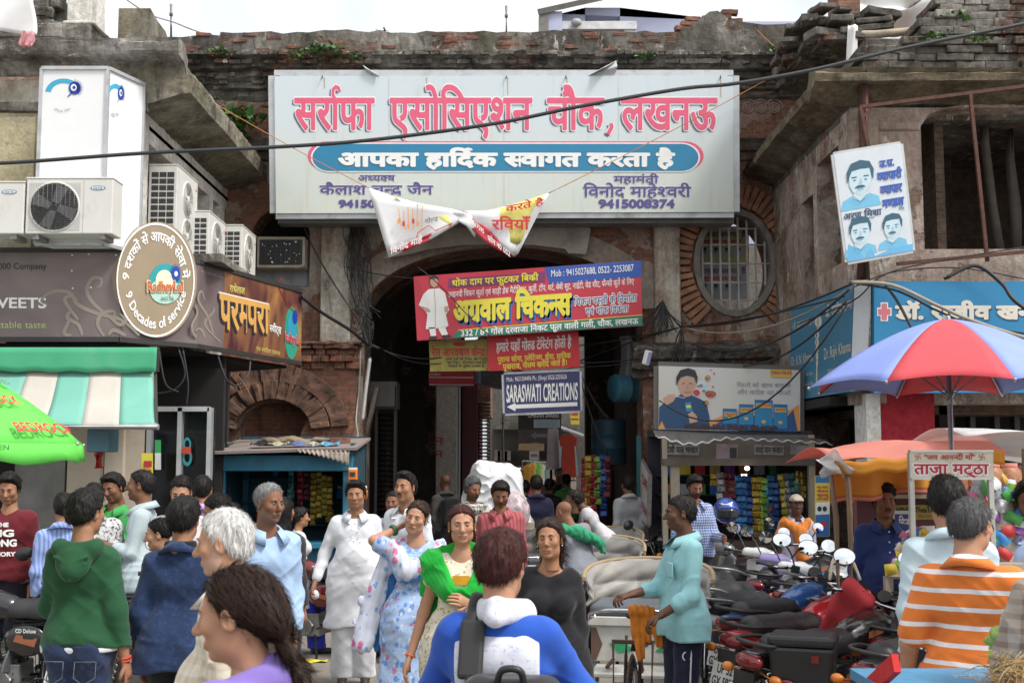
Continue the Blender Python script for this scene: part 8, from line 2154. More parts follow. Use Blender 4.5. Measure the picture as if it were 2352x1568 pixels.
for p0,p1,p2,r0 in(((1458,1402),(1464,1450),(1470,1508),.035),((1490,1404),(1506,1440),(1518,1478),.035),((1486,1408),(1484,1440),(1488,1470),.028)):sc.c(q(*p0),q(*p1),r0*.8,r0,.02,sy=.6);sc.c(q(*p1),q(*p2),r0,r0*.85,.02,sy=.6)
sdf_part('cloth',sc,.009,cloth_mat('scarf_orange',(.62,.2,.03),0,.85,var=.2,scale=20,dirt=0),o,disp=lambda x,y,z:.006*np.sin(x*160+z*12)+.004*vnoise((x*40,y*40,z*18),3))
o=thing('hand_cart','flat timber hand cart under the white bale inside the arch','cart',(X(1130,14.7),14.7,0));zz=Z(1196,14.6);mb=MB();mb.box((-.5,-.5,zz-.08),(.5,.7,zz));[mb.box((x,-.45,.3),(x+.05,.6,zz-.08))for x in(-.4,.35)];mb.build('deck',M_pt,o);mb=MB()
for x in(-.5,.5):mb.torus(.36,.03,T(x,.1,.39)@rotm(y=R(90)),28,6);[mb.tube([(x,.1,.39),(x,.1+.35*math.cos(k*.785),.39+.35*math.sin(k*.785))],.012,5)for k in range(8)]
mb.build('wheel',M_pt,o)
# people
m,t,b=nodes('skin')
at_=N(t,'ShaderNodeVertexColor');at_.layer_name='Col'
v=objco(t)
c=mixc(t,mathn(t,'MULTIPLY',noise(t,v,45,4,.7),.16),at_.outputs['Color'],(.10,.035,.02))
t.links.new(c,b.inputs['Base Color']);b.inputs['Roughness'].default_value=.58;b.inputs['Specular IOR Level'].default_value=.28
bump(t,b,noise(t,v,160,5,.7),.3,.003)
M_skin=m
def hairmat(name,c,rough=.52):
 m,t,b=nodes('hair_'+name);v=objco(t)
 n1=noise(t,mapping(t,v,(90,90,14)),1,4,.6,.3)
 t.links.new(ramp(t,n1,.3,.72,tuple(x*.45 for x in c),tuple(min(1,x*1.5)for x in c)),b.inputs['Base Color']);b.inputs['Roughness'].default_value=rough;b.inputs['Specular IOR Level'].default_value=.2
 bump(t,b,n1,.7,.006);return m
H_=dict(k=hairmat('black',(.012,.01,.009)),b=hairmat('brown',(.03,.016,.011)),r=hairmat('henna',(.045,.012,.01)),g=hairmat('grey',(.2,.2,.2),.6),w=hairmat('white',(.56,.55,.53),.6),s=hairmat('salt_pepper',(.075,.075,.075),.5))
def wv(t,src,k,ph=0):return mathn(t,'SINE',mathn(t,'ADD',mathn(t,'MULTIPLY',src,k),ph))
def cloth(name,c,kind='plain',c2=None,p=None,rough=.85):
 key=('cl_'+name,)
 if key in _MC:return _MC[key]
 m,t,b=nodes('cloth_'+name);v=objco(t);sx=N(t,'ShaderNodeSeparateXYZ');t.links.new(v,sx.inputs[0]);x,y,z=sx.outputs
 n1=noise(t,v,9,5);base=ramp(t,n1,.3,.7,tuple(q*.86 for q in c),tuple(min(1,q*1.1)for q in c))
 st=lambda val,e0,e1:ramp(t,val,e0,e1)
 nrm=lambda s:mathn(t,'ADD',mathn(t,'MULTIPLY',s,.5),.5)
 if kind=='hstripe':base=mixc(t,st(nrm(wv(t,mathn(t,'ADD',z,mathn(t,'MULTIPLY',noise(t,v,3),.02)),p[0],p[1])),p[2],p[2]+.02),base,c2)
 if kind=='vstripe':base=mixc(t,mathn(t,'MULTIPLY',st(nrm(wv(t,mathn(t,'ADD',x,mathn(t,'MULTIPLY',y,.6)),p[0])),p[1],p[1]+.15),.8),base,c2)
 if kind=='check':
  a=st(nrm(wv(t,mathn(t,'ADD',x,mathn(t,'MULTIPLY',y,.7)),p[0])),p[1],p[1]+.1);d=st(nrm(wv(t,z,p[0])),p[1],p[1]+.1)
  base=mixc(t,mathn(t,'MULTIPLY',mathn(t,'ADD',a,d),.5),base,c2)
 if kind=='floral':
  for i,(cc,sc_,th)in enumerate(c2):
   vo=N(t,'ShaderNodeTexVoronoi',Scale=sc_);t.links.new(mapping(t,v,(1,1,.8),(i*1.7,i*.9,i)),vo.inputs['Vector'])
   dd=mathn(t,'ADD',vo.outputs['Distance'],mathn(t,'MULTIPLY',noise(t,v,40,3),.35));sel=ramp(t,mathn(t,'SUBTRACT',1.0,dd),1-th,1-th+.06)
   base=mixc(t,mathn(t,'MULTIPLY',sel,.85),base,cc)
 if kind=='speck':base=mixc(t,st(noise(t,v,p[0],5,.75),p[1],p[1]+.08),base,c2)
 if kind=='grad':
  rp_=N(t,'ShaderNodeValToRGB');e=rp_.color_ramp.elements
  while len(e)<len(c2):e.new(.5)
  for i,(ps,cc)in enumerate(c2):e[i].position=ps;e[i].color=c4(cc)
  t.links.new(mathn(t,'MULTIPLY',mathn(t,'SUBTRACT',mathn(t,'ADD',z,mathn(t,'MULTIPLY',noise(t,v,5),.12)),p[0]),p[1]),rp_.inputs[0]);base=rp_.outputs[0]
 t.links.new(base,b.inputs['Base Color']);b.inputs['Roughness'].default_value=rough;b.inputs['Specular IOR Level'].default_value=.2;b.inputs['Sheen Weight'].default_value=.15
 wr_=mathn(t,'ADD',mathn(t,'MULTIPLY',noise(t,mapping(t,v,(1,1,2.2)),8,4,.55,.8),.35),mathn(t,'MULTIPLY',noise(t,v,300,2),.05));bump(t,b,wr_,.35,.014)
 _MC[key]=m;return m
def tubeq(pts,rs,n=7,sx=1,up=None):
 V,F=[],[];pts=[np.array(p,float)for p in pts];prev=np.array(up,float)if up is not None else None
 for i,p in enumerate(pts):
  d=pts[min(i+1,len(pts)-1)]-pts[max(i-1,0)];d/=max(np.linalg.norm(d),1e-9)
  if prev is None:prev=np.cross(d,(0,0,1)if abs(d[2])<.9 else(1,0,0))
  x=prev-d*(prev@d);x/=max(np.linalg.norm(x),1e-9);y=np.cross(d,x);prev=x
  for j in range(n):a=2*math.pi*j/n;V.append(p+(x*math.cos(a)*sx+y*math.sin(a))*rs[i])
 for i in range(len(pts)-1):
  for j in range(n):F.append((i*n+j,i*n+(j+1)%n,(i+1)*n+(j+1)%n,(i+1)*n+j))
 return np.array(V),np.array(F)
def hand(wr,d,n_,side,curl=.5,s=1.0):
 """palm, four unequal bent fingers and a thumb from the side of the palm"""
 d=np.array(d)/np.linalg.norm(d);n_=np.array(n_,float);n_-=d*(n_@d);n_/=max(np.linalg.norm(n_),1e-6);w=np.cross(n_,d)*side
 wr=np.array(wr,float);out=[tubeq([wr-d*.03,wr,wr+d*.03,wr+d*.065,wr+d*.088,wr+d*.094],[q*s for q in(.019,.018,.02,.021,.018,.006)],8,1.9,w)]
 for k,(off,L)in enumerate(((.030,.07),(.010,.078),(-.011,.072),(-.030,.056))):
  p=wr+d*(.086-.004*abs(k-1))+w*off;dd=d.copy();pts=[p-d*.012,p];cu=curl*(1+.12*k)
  for sg_,f in((.44,.5),(.31,.75),(.25,.6)):
   a=cu*f;ax=np.cross(d,n_);dd=dd*math.cos(a)+np.cross(ax,dd)*math.sin(a);p=p+dd*L*sg_*s;pts.append(p)
  pts.append(p+dd*.004);out.append(tubeq(pts,[q*s for q in(.0095,.0098,.0088,.008,.0068,.001)],7))
 p=wr+d*.03+w*.028;t1=d*.62+w*.6+n_*.25;t1/=np.linalg.norm(t1);t2=d*.88+w*.2+n_*.35;t2/=np.linalg.norm(t2)
 out.append(tubeq([p-t1*.02,p,p+t1*.032*s,p+t1*.032*s+t2*.028*s,p+t1*.032*s+t2*.033*s],[q*s for q in(.012,.0125,.0108,.0088,.001)],7))
 return out
def cat(parts):
 V,F,b=[],[],0
 for v,f in parts:V.append(v);F.append(f+b);b+=len(v)
 return np.concatenate(V),np.concatenate(F)
def head_sdf(fem,full=0):
 s=S();f=.93 if fem else 1
 s.e((0,-.012,.036),(.076,.096,.081),.02).e((0,.026,-.03),(.061*f,.064,.082),.035).c((-.036*f,.02,-.07),(.036*f,.02,-.07),.026+full,k=.035).e((0,.066,-.098),(.021*f,.019,.015),.028)
 for x in(-1,1):s.e((.041*x,.062,-.02),(.022+full,.019,.018),.03)
 s.c((-.034,.081,.021),(.034,.081,.021),.008,k=.018)
 for x in(-1,1):s.e((.031*x,.099,.003),(.0165,.0135,.0105),.012,'-')
 s.c((0,.087,.012),(0,.112,-.029),.0065,.0105*f,k=.014)
 for x in(-1,1):s.e((.0105*x,.1,-.034),(.0075,.0095,.0065),.008)
 s.c((-.021,.0835,-.0625),(.021,.0835,-.0625),.0066,k=.009).c((-.017,.0845,-.0725),(.017,.0845,-.0725),.0074,k=.009).c((-.026,.0955,-.0672),(.026,.0955,-.0672),.0026,k=.005,op='-')
 for x in(-1,1):
  s.e((.078*x,-.006,-.004),(.0085,.02,.031),.01,M=np.array(Euler((R(-8),0,R(-22*x))).to_matrix()));s.e((.087*x,.0,-.002),(.006,.009,.016),.006,'-')
 s.c((0,-.02,-.06),(0,-.036,-.21),.047 if fem else .054,.05 if fem else .06,k=.045)
 return s
def eyes(o,M,skin):
 for x in(-1,1):
  V,F=[],[];n,mm=18,14;c=np.array((.031*x,.0772,.0025));r=.0128
  for i in range(mm+1):
   th=math.pi*i/mm
   for j in range(n):ph=2*math.pi*j/n;V.append((math.sin(th)*math.cos(ph),math.cos(th),math.sin(th)*math.sin(ph)))
  for i in range(mm):
   for j in range(n):F.append((i*n+j,i*n+(j+1)%n,(i+1)*n+(j+1)%n,(i+1)*n+j))
  V=np.array(V);el=np.degrees(np.arcsin(np.clip(V[:,2],-1,1)));th=np.degrees(np.arccos(np.clip(V[:,1],-1,1)))
  C=np.tile(np.array((.36,.33,.30)),(len(V),1));C[th<33]=(.02,.011,.007);C[el>9]=(.015,.01,.01);C[el>19]=np.array(skin)*.88;C[el<-15]=np.array(skin)*.92
  W=np.array([tuple(M@Vector(q))for q in V*r+c]);mesh_np('eye',W,np.array(F),M_eye,o,col=C)
m,t,b=nodes('eye_surface');at_=N(t,'ShaderNodeVertexColor');at_.layer_name='Col';t.links.new(at_.outputs[0],b.inputs['Base Color']);b.inputs['Roughness'].default_value=.25;M_eye=m
def xf(V,M):A=np.array(M);return V@A[:3,:3].T+A[:3,3]
SK=dict(l=(.45,.24,.15),m=(.35,.175,.10),d=(.215,.1,.056),k=(.115,.054,.034))
HANG=((.035,-.03,-.285),(.04,.035,-.535))
hl_y=[-.13,-.075,-.03,-.012,.012,.03,.055,.08,.12]
HL=dict(short=[-.085,-.085,-.055,-.0,-.03,.03,.05,.072,.08],high=[-.08,-.08,-.05,-.0,-.025,.03,.066,.098,.12],long=[-.11,-.11,-.08,-.03,-.02,.02,.045,.076,.085])
def person(label,px,Y,ytop,rz,skin='m',hair='k',style='short',fem=False,w=1.0,head=(0,0,0),L=HANG,Rr=HANG,top=None,sl=1.0,hem=.9,bot=None,collar=True,beard=0,mous=False,lean=(0,0),belly=0,walk=0,flare=.05,legw=.0,curlL=.5,curlR=.5,nL=None,nR=None,neck=.0,full=0,shoe=None,extra=None,seat=False,x=None,faceless=False,oz=0):
 top_z=Z(ytop,Y);s0=(top_z-oz)/(1.735 if not seat else 1.735)
 o=thing('person',label,'person',(X(px,Y)if x is None else x,Y,oz),R(rz),'people in the square');o.scale=(s0,)*3
 vb=min(.02,max(.0085,.00135*Y))/s0;vh=min(.008,max(.0034,.00062*Y))/s0
 sk=np.array(SK[skin]);ms=1 if not fem else .9
 B=T(0,0,.95)@rotm(x=R(-lean[0]),y=R(lean[1]))@T(0,0,-.95)
 bp=lambda q:np.array(B@Vector(q))
 hair=hair or 'k';w=w*.93;sw=.166*w*ms
 J={}
 for sd,A in((-1,L),(1,Rr)):
  sh=bp((sd*sw,-.012,1.385));J[sd]=(sh,sh+np.array((A[0][0]*sd,A[0][1],A[0][2])),sh+np.array((A[1][0]*sd,A[1][1],A[1][2])))
 legs={}
 for sd in(-1,1):
  st=walk*sd
  if seat:legs[sd]=(np.array((sd*.1,.02,.84)),np.array((sd*.2,.42,.78)),np.array((sd*.2,.34,.38)))
  else:legs[sd]=(np.array((sd*.088*w,0,.9)),np.array((sd*.095*w,.02+.22*st,.49)),np.array((sd*.1*w,-.03+(.36*st if st>0 else .5*st),.09+(.1 if st<0 else 0))))
 def torso(s,g,sleeve=None):
  q=bp
  s.c(q((-.075*w*ms,.0,1.29)),q((.075*w*ms,.0,1.29)),.106*ms+g,k=.06,sy=.86).c(q((-.125*w*ms,-.012,1.378)),q((.125*w*ms,-.012,1.378)),.05+g,k=.06).c(q((0,-.025,1.438)),q((-.12*w*ms,-.015,1.383)),.037+g*.6,k=.05).c(q((0,-.025,1.438)),q((.12*w*ms,-.015,1.383)),.037+g*.6,k=.05)
  s.c(q((-.055*w,.005,1.08)),q((.055*w,.005,1.08)),.108*(.92 if fem else 1)+g,k=.08,sy=.84).c((-.07*w,-.005,.93),(.07*w,-.005,.93),.122*(1.06 if fem else 1)+g,k=.08,sy=.86)
  if belly:s.e(q((0,.06,1.08)),(.13*w+g,.09+belly+g,.16),.06)
  if fem:
   for x_ in(-1,1):s.e(q((.068*x_,.085,1.255)),(.062+g,.05+g,.062+g),.04)
 HM=T(tuple(bp((0,.02,1.618))))@rotm(z=R(head[0]))@rotm(x=R(head[1]),y=R(head[2]))@Matrix.Scale(.935 if fem else .955,4)
 rv=random.Random(int(abs(px)*7+Y*13));HM=HM@Matrix.Diagonal((rv.uniform(.94,1.03),rv.uniform(.97,1.03),rv.uniform(.97,1.05),1));nose_=rv.uniform(-.3,1.0)
 beard=beard or(0 if fem else rv.uniform(.1,.3))
 hs=head_sdf(fem,full);hs.c((0,.09,.0),(0,.111+.004*nose_,-.026-.003*nose_),.006,.0105+.0015*nose_,k=.014);hv,hf=hs.mesh(vh,lo=np.array((-9,-9,-.185)))
 C=np.tile(sk,(len(hv),1));f1=np.clip((.0085-np.abs(hv[:,2]+.067))/.005,0,1)*.85*np.clip((.029-np.abs(hv[:,0]))/.007,0,1)*(hv[:,1]>.078)
 C=C*(1-f1[:,None]*.8)+np.array((.27,.10,.08)if skin in 'lm' else(.12,.045,.038))*f1[:,None]*.8
 fm=np.clip((.0026-np.abs(hv[:,2]+.0672))/.0018,0,1)*(np.abs(hv[:,0])<.025)*(hv[:,1]>.07);C=C*(1-fm[:,None]*.75)
 cav=np.clip(1-np.abs(hv[:,2]-.001)/.014,0,1)*np.clip(1-np.abs(np.abs(hv[:,0])-.031)/.02,0,1)*(hv[:,1]>.05);C=C*(1-.22*cav[:,None]*np.array((.7,1,1.)))
 if beard:
  f2=np.clip((-.04-hv[:,2]+np.where(hv[:,1]<.03,.03,0))/.02,0,1)*(hv[:,1]>-.005)*np.clip((hv[:,2]+.135)/.02,0,1)*(1-f1)*beard
  hc=np.array({'g':(.2,.19,.18),'w':(.45,.44,.42)}.get(hair,(.02,.016,.014)));C=C*(1-f2[:,None])+hc*f2[:,None]
 parts=[(xf(hv,HM),hf)];cols=[C]
 s=S();torso(s,-.012);s.c(bp((0,-.02,1.44)),bp((0,-.01,1.53)),.052 if not fem else .044,k=.05)
 for sd in(-1,1):
  a,e,h=J[sd];f=ms*(.95+.05*w);s.c(a,e,.05*f,.039*f,k=.04).c(e,h-(h-e)*.03,.039*f,.0265*f,k=.02)
  p,kn,an=legs[sd];s.c(p,kn,.085,.055,k=.05).c(kn,an,.052,.034,k=.03)
 bv,bf=s.mesh(vb);parts.append((bv,bf));cols.append(np.tile(sk,(len(bv),1)))
 for sd,cu,nn in((-1,curlL,nL),(1,curlR,nR)):
  a,e,h=J[sd];d=h-e
  for q in hand(h,d,nn if nn is not None else(-sd,.05,0.02),sd,cu,ms*1.02):parts.append(q);cols.append(np.tile(sk*.97,(len(q[0]),1)))
 if shoe is None:
  for sd in(-1,1):
   an=legs[sd][2];q=S().c(an-np.array((0,.03,.045)),an+np.array((.0,.13,-.06)),.036,.03,k=.02).c(an,an-np.array((0,.02,.03)),.034).mesh(vb);parts.append(q);cols.append(np.tile(sk,(len(q[0]),1)))
 V,F=cat(parts);mesh_np('body',V,F,M_skin,o,col=np.concatenate(cols))
 if not faceless:
  eyes(o,HM,sk)
  hc=H_['k' if hair in 'krb' else 's' if hair in 'gs' else 'g']
  for x_ in(-1,1):
   v,f=tubeq([(.012*x_,.0935,.0205),(.028*x_,.0935,.0262),(.047*x_,.0795,.0215)],[.0026,.0046 if not fem else .0034,.0015],6);mesh_np('eyebrow',xf(v,HM),f,hc,o)
  if mous:
   v,f=S().c((-.004,.1,-.051),(-.024,.091,-.059),.006,.0035,k=.006).c((.004,.1,-.051),(.024,.091,-.059),.006,.0035,k=.006).mesh(.0035);mesh_np('moustache',xf(v,HM),f,hc,o)
 style=style or ''
 if style:
  s=S();k_={'short':.010,'high':.008,'thin':.004,'full':.022,'curly':.024,'quiff':.012,'long':.010,'bun':.009,'braid':.010,'pony':.009,'loose':.016}[style]
  s.e((0,-.014,.038),(.078+k_*.8,.098+k_,.083+k_),.02)
  if style in('quiff','full'):s.e((0,.055,.108),(.055,.045,.026),.04)
  if style in('short','quiff','full','curly'):s.e((0,-.06,.0),(.068+k_*.5,.052+k_*.6,.075),.03)
  if style=='braid':
   P_=[(.0,-.09,-.03),(.01,-.13,-.12),(.02,-.15,-.2),(.03,-.15,-.3),(.03,-.13,-.42),(.03,-.12,-.54)]
   s.e((0,-.09,-.02),(.055,.05,.06),.04)
   for a,c_ in zip(P_[:-1],P_[1:]):
    for u in np.linspace(0,1,4)[:-1]:
     q0=np.array(a)*(1-u)+np.array(c_)*u;sg_=1 if int(u*3+.1)%2 else-1;s.e(q0+np.array((.012*sg_,0,0)),(.026,.022,.026),.012)
  if style=='pony':s.e((0,-.115,.03),(.03,.03,.03),.02).c((0,-.14,.02),(0,-.165,-.13),.03,.022,k=.03)
  if style=='bun':s.e((0,-.12,-.03),(.045,.04,.042),.02)
  if style=='long':
   s.c((0,-.085,-.02),(.0,-.1,-.2),.065,.06,k=.04,sy=.6).c((-.055,-.05,-.02),(-.06,-.055,-.2),.03,.03,k=.03).c((.055,-.05,-.02),(.075,-.04,-.2),.03,.028,k=.03).c((.0,-.1,-.2),(.0,-.115,-.36),.075,.05,k=.04,sy=.5)
  if style=='loose':s.c((-.06,-.03,.0),(-.072,-.03,-.13),.03,.02,k=.03).c((.06,-.03,.0),(.07,-.03,-.12),.03,.02,k=.03).c((0,-.09,0),(0,-.1,-.16),.07,.06,k=.04,sy=.6)
  tab=HL['long' if style in('long','bun','braid','pony','loose')else 'high' if style in('high','thin')else 'short']
  amp=.012 if style=='curly' else .005 if style in('short','quiff','full','loose')else .0025
  fq=48 if style=='curly' else 36
  ext=style in('long','braid','pony','loose','bun')
  def hcut(x,y,z):
   h_=np.interp(y,hl_y,tab);c_=(h_-z)*.75
   if style not in('short','thin','high','quiff','full','curly'):c_=c_+np.where(y>.03,np.abs(x)*-.0+.0,0)
   return np.where((y<-.045)if ext else(y<-9),-1.,c_)
  def hdisp(x,y,z):
   h_=np.interp(y,hl_y,tab);tt=np.clip((z-h_)/.034,0,1);tt=np.where((y<-.045)if ext else(y<-9),1,tt)
   d_=(1-tt)**1.5*(k_+.008)+.0045*np.abs(vnoise((x*150,y*60,z*20),6))*(1-tt*.6)
   if fem:d_=d_+.005*np.exp(-(x/.004)**2)*(y>-.06)*(z>.05)
   return d_
  v,f=s.mesh(vh*1.1,cut=hcut,disp=lambda x,y,z:hdisp(x,y,z)+amp*vnoise((x*fq+y*12,y*fq*.8,z*fq*.7),3)+amp*.5*vnoise((x*95,y*70,z*60),8))
  ho=mesh_np('hair',xf(v,HM),f,H_[hair],o);strands(ho,HM,5200 if Y<3.5 else 1900 if Y<5.6 else 800 if Y<9.5 else 260,.05 if style in('braid','bun')else .055 if ext else .028,max(.0009,.00022*Y),H_[hair],o,ext)
 style=style or ''
 cr=lambda n:.35-(1-np.abs(n))**4
 def fold(A,sd):
  def fn(x,y,z):
   lower=np.clip((1.22-z)/.25,0,1)
   vf=A*1.3*np.clip((1.0-z)/.3,0,1)*vnoise((x*17,y*17,z*1.6),sd+7)if hem<.84 else 0
   return vf+A*.4*vnoise((x*6,y*6,z*7),sd)+A*.8*cr(vnoise((x*5.5+z*4.5,y*5,z*9+x*6),sd+1))+A*.6*cr(vnoise((x*6-z*5,y*6,z*8-x*7),sd+3))+A*.9*lower*cr(vnoise((x*4,y*4,z*24+x*5),sd+2))*np.exp(-((z-.98)/.16)**2)
  return fn
 if bot is not None:
  s=S();s.c((-.07*w,-.005,.93),(.07*w,-.005,.93),.117*(1.07 if fem else 1),k=.06,sy=.87)
  for sd in(-1,1):
   p,kn,an=legs[sd];s.c(p,kn,.1+legw*.4,.07+legw,k=.05).c(kn,an+np.array((0,0,.0)),.069+legw,.056+legw*1.2,k=.03)
   s.e(p+np.array((0,-.06,.0)),(.085,.075,.09),.05)
  v,f=s.mesh(vb,cut=[lambda x,y,z:z-.99,lambda x,y,z:.065-z],disp=fold(.011,5));mesh_np('trousers',v,f,bot,o)
 if shoe is not None:
  for sd in(-1,1):
   an=legs[sd][2];v,f=S().c(an-np.array((0,.035,.045)),an+np.array((0,.15,-.055)),.043,.036,k=.02).mesh(vb*.8,cut=lambda x,y,z:-.002-z+(an[2]-.09));mesh_np('shoe',v,f,shoe,o)
 if top is not None:
  g=.012;s=S();torso(s,g);s.c((-.07*w,-.005,.94),(.07*w,-.005,.94),.125*(1.1 if fem else 1),k=.08,sy=.9)
  if hem<.84:
   for zz,ww in((.80,.5),(hem,1)):s.c((-.08*w,0,zz),(.08*w,0,zz),.128+flare*ww,k=.1,sy=.8)
   s.c((-.075*w,0,.95),(-.085*w,0,hem),.13,.12+flare,k=.08,sy=.85).c((.075*w,0,.95),(.085*w,0,hem),.13,.12+flare,k=.08,sy=.85)
  for sd in(-1,1):
   a,e,h=J[sd]
   if sl<=.62:en=a+(e-a)*max(.05,sl/.62*.85);s.c(a,en,.056+g,.054+g,k=.045)
   else:
    en=e+(h-e)*(sl-.62)/.38*.93;s.c(a,e,.047+g,.041+g,k=.04).c(e,en,.041+g,.033+g,k=.03)
    if sl<.95:s.c(en-(h-e)*.14,en,.040+g,.039+g,k=.006)
  s.c(bp((0,.0,1.47)),bp((0,.05,1.62)),.056+neck,.09+neck,k=.015,op='-')
  if collar or neck:s.c(bp((0,.115+neck*.5,1.38-neck*1.2)),bp((0,.09,1.5)),.012+neck*.9,.05+neck*.5,k=.02,op='-')
  v,f=s.mesh(vb*.9,cut=[lambda x,y,z:hem+.012*np.cos(x*17)-z],disp=fold(.0095,11+int(abs(px))%17));mesh_np('shirt',v,f,top,o)
  if collar:
   parts=[]
   for sd in(-1,1):
    pts=[];n=9
    for i in range(n+1):
     a=math.pi*(1-.93*i/n)*.5*2/2
     ang=math.pi*(i/n)*.86;pts.append((sd*(.066+.004*(i/n))*math.sin(ang),-.02-.07*math.cos(ang)+.012*(i/n),1.492-.05*(i/n)**1.5))
    vs,fs=[],[]
    for i,q in enumerate(pts):
     rx=np.array((q[0],q[1]+.02,0));rx/=max(np.linalg.norm(rx),1e-6);q=np.array(q);drop=.032+.028*(i/n)**2
     for k_ in(q+rx*.0+(0,0,.008),q+rx*.010+(0,0,.014),q+rx*(.042+.036*i/n)+(0,0,-drop),q+rx*.025+(0,0,-drop-.004)):vs.append(bp(k_))
    for i in range(n):
     for j in range(4):fs.append((i*4+j,(i+1)*4+j,(i+1)*4+(j+1)%4,i*4+(j+1)%4))
    parts.append((np.array(vs),np.array(fs)))
   v,f=cat(parts);mesh_np('collar',v,f,top,o)
 if extra:extra(o,J,HM,bp,vb)
 return o
def strands(ho,HM,n,L,wd,m_,o,ext):
 me=ho.data;k=len(me.vertices);co=np.zeros(k*3,np.float32);nr=np.zeros(k*3,np.float32);me.vertices.foreach_get('co',co);me.vertices.foreach_get('normal',nr)
 co=co.reshape(-1,3);nr=nr.reshape(-1,3);rg=np.random.default_rng(k);i=rg.integers(0,k,n);p,nn=co[i].astype(float),nr[i].astype(float)
 c_=np.array(HM@Vector((0,-.03,.12)));fw=np.array((HM@Vector((0,1,0)))-HM.translation);fl=p-c_
 rt=np.array((HM@Vector((1,0,0)))-HM.translation)
 if ext:fl=rt*(np.sign((p-np.array(HM.translation))@rt)*.06)[:,None]-fw*.1+np.array((0,0,-.06))
 fl=fl+rg.normal(0,.009 if ext else .025,fl.shape);fl-=nn*(fl*nn).sum(1)[:,None];fl/=np.maximum(np.linalg.norm(fl,axis=1),1e-6)[:,None]
 L_=L*rg.uniform(.5,1.3,n)*np.where((p-np.array(HM.translation))@fw>.055,.45,1.);w_=np.cross(fl,nn)*(wd*rg.uniform(.6,1.5,n))[:,None];u=rg.uniform(.001,.0065,n)[:,None]
 a,b_,c2=p-nn*.002,p+fl*(L_*.5)[:,None]+nn*u,p+fl*L_[:,None]+nn*(u*.8)-np.array((0,0,.003))
 V=np.stack([a-w_,a+w_,b_+w_*.8,b_-w_*.8,c2+w_*.15,c2-w_*.15],1).reshape(-1,3);q=np.arange(n)[:,None]*6
 mesh_np('hair_strands',V,np.concatenate([q+np.array((0,1,2,3)),q+np.array((3,2,4,5))]),m_,ho)
def drape_on(o,name,m_,prims,vb,cut=None,A=.012,q=(18,18,30)):
 s=S()
 for p in prims:s.c(*p[:4],k=p[4]if len(p)>4 else .03,sy=p[5]if len(p)>5 else 1)
 v,f=s.mesh(vb,cut=cut,disp=lambda x,y,z:A*np.sin(x*q[0]*6+z*q[2]+y*q[1]*2)*.5+A*vnoise((x*q[0],y*q[1],z*q[2]*.5),6));return mesh_np(name,v,f,m_,o)
JE=cloth('jeans',(.022,.035,.08),'speck',(.05,.075,.14),(14,.55));BLK=cloth('black',(.012,.012,.014));WHT=cloth('white',(.66,.67,.7));SHO=mat('dark_shoe',(.03,.025,.022),.5,dirt=.3);NVY=cloth('navy_trouser',(.014,.017,.04));GRY=cloth('grey_trouser',(.1,.1,.115));BRN=cloth('brown_trouser',(.12,.085,.075));LBL=cloth('light_blue',(.33,.46,.66));DRK=cloth('dark',(.02,.02,.028))
M_thread=mat('red_thread',(.55,.05,.03),.7)
def band(o,p,d,m_,r=.03,h=.007,name='wrist_band'):
 mb=MB();x,y,z=frame_from(d);M=Matrix((x,y,z)).transposed().to_4x4();mb.torus(r,h,T(p)@M,20,6);return mb.build(name,m_,o)
def wrist(J,sd,f=.95):return tuple(J[sd][1]+(J[sd][2]-J[sd][1])*f),tuple(J[sd][2]-J[sd][1])
def lettering(o,lines,z0,y,m_,w_):
 mb=MB()
 for i,(s_,k,h)in enumerate(lines):
  V,F,wd=shape(s_,'h');mb.add([Vector((w_*k*(.5-a/wd),y-abs(w_*k*(.5-a/wd))*.25+l,z0-.075*i+c/.69*h))for a,c,l in V],F,False)
 mb.build('lettering',m_,o)
def ex(o,J,HM,bp,vb):lettering(o,(('THE',.4,.03),('BIG',.8,.05),('BONG',1,.05),('THEORY',.9,.03)),1.33,.142,I_white,.22)
person('man in a dark red lettered tee standing under the lime umbrella',25,10,1088,184,'m',head=(4,-16,0),sl=.55,top=cloth('red_tee',(.12,.012,.018)),bot=DRK,collar=False,style='full',extra=ex)
person('man in a blue striped shirt seen from behind near the red tee',150,9.7,1132,15,'m',top=cloth('blue_fine_stripe',(.3,.4,.66),'vstripe',(.14,.2,.5),(190,.5)),bot=DRK)
person('rider in a black and white patterned shirt behind the green hoodie',218,9.9,1110,12,'m',top=cloth('mono_print',(.6,.6,.6),'speck',(.02,.02,.025),(42,.5)),sl=.5,bot=DRK,w=1.1)
person('youth in a purple and green shirt with a hand at his mouth',264,10.5,1088,172,'d',style='full',head=(-10,-14,6),top=cloth('rainbow_shirt',(.1,.4,.1),'grad',[(0,(.14,.03,.3)),(.32,(.18,.03,.32)),(.4,(.45,.03,.03)),(.5,(.45,.35,.03)),(.62,(.03,.25,.05)),(1,(.05,.32,.08))],(.9,1.9)),bot=JE,L=((.05,.02,-.28),(-.13,.2,-.1)),Rr=((.05,.05,-.27),(-.2,.13,-.22)))
def ex(o,J,HM,bp,vb):
 h=J[-1][2];mb=MB();mb.lathe([(.022,0),(.03,.085),(.028,.085),(.021,.004)],14,T(h[0],h[1]+.06,h[2]-.02));mm=nodes('clear_cup')[0];mm.node_tree.nodes['Principled BSDF'].inputs['Alpha'].default_value=.45;mb.build('plastic_cup',mm,o)
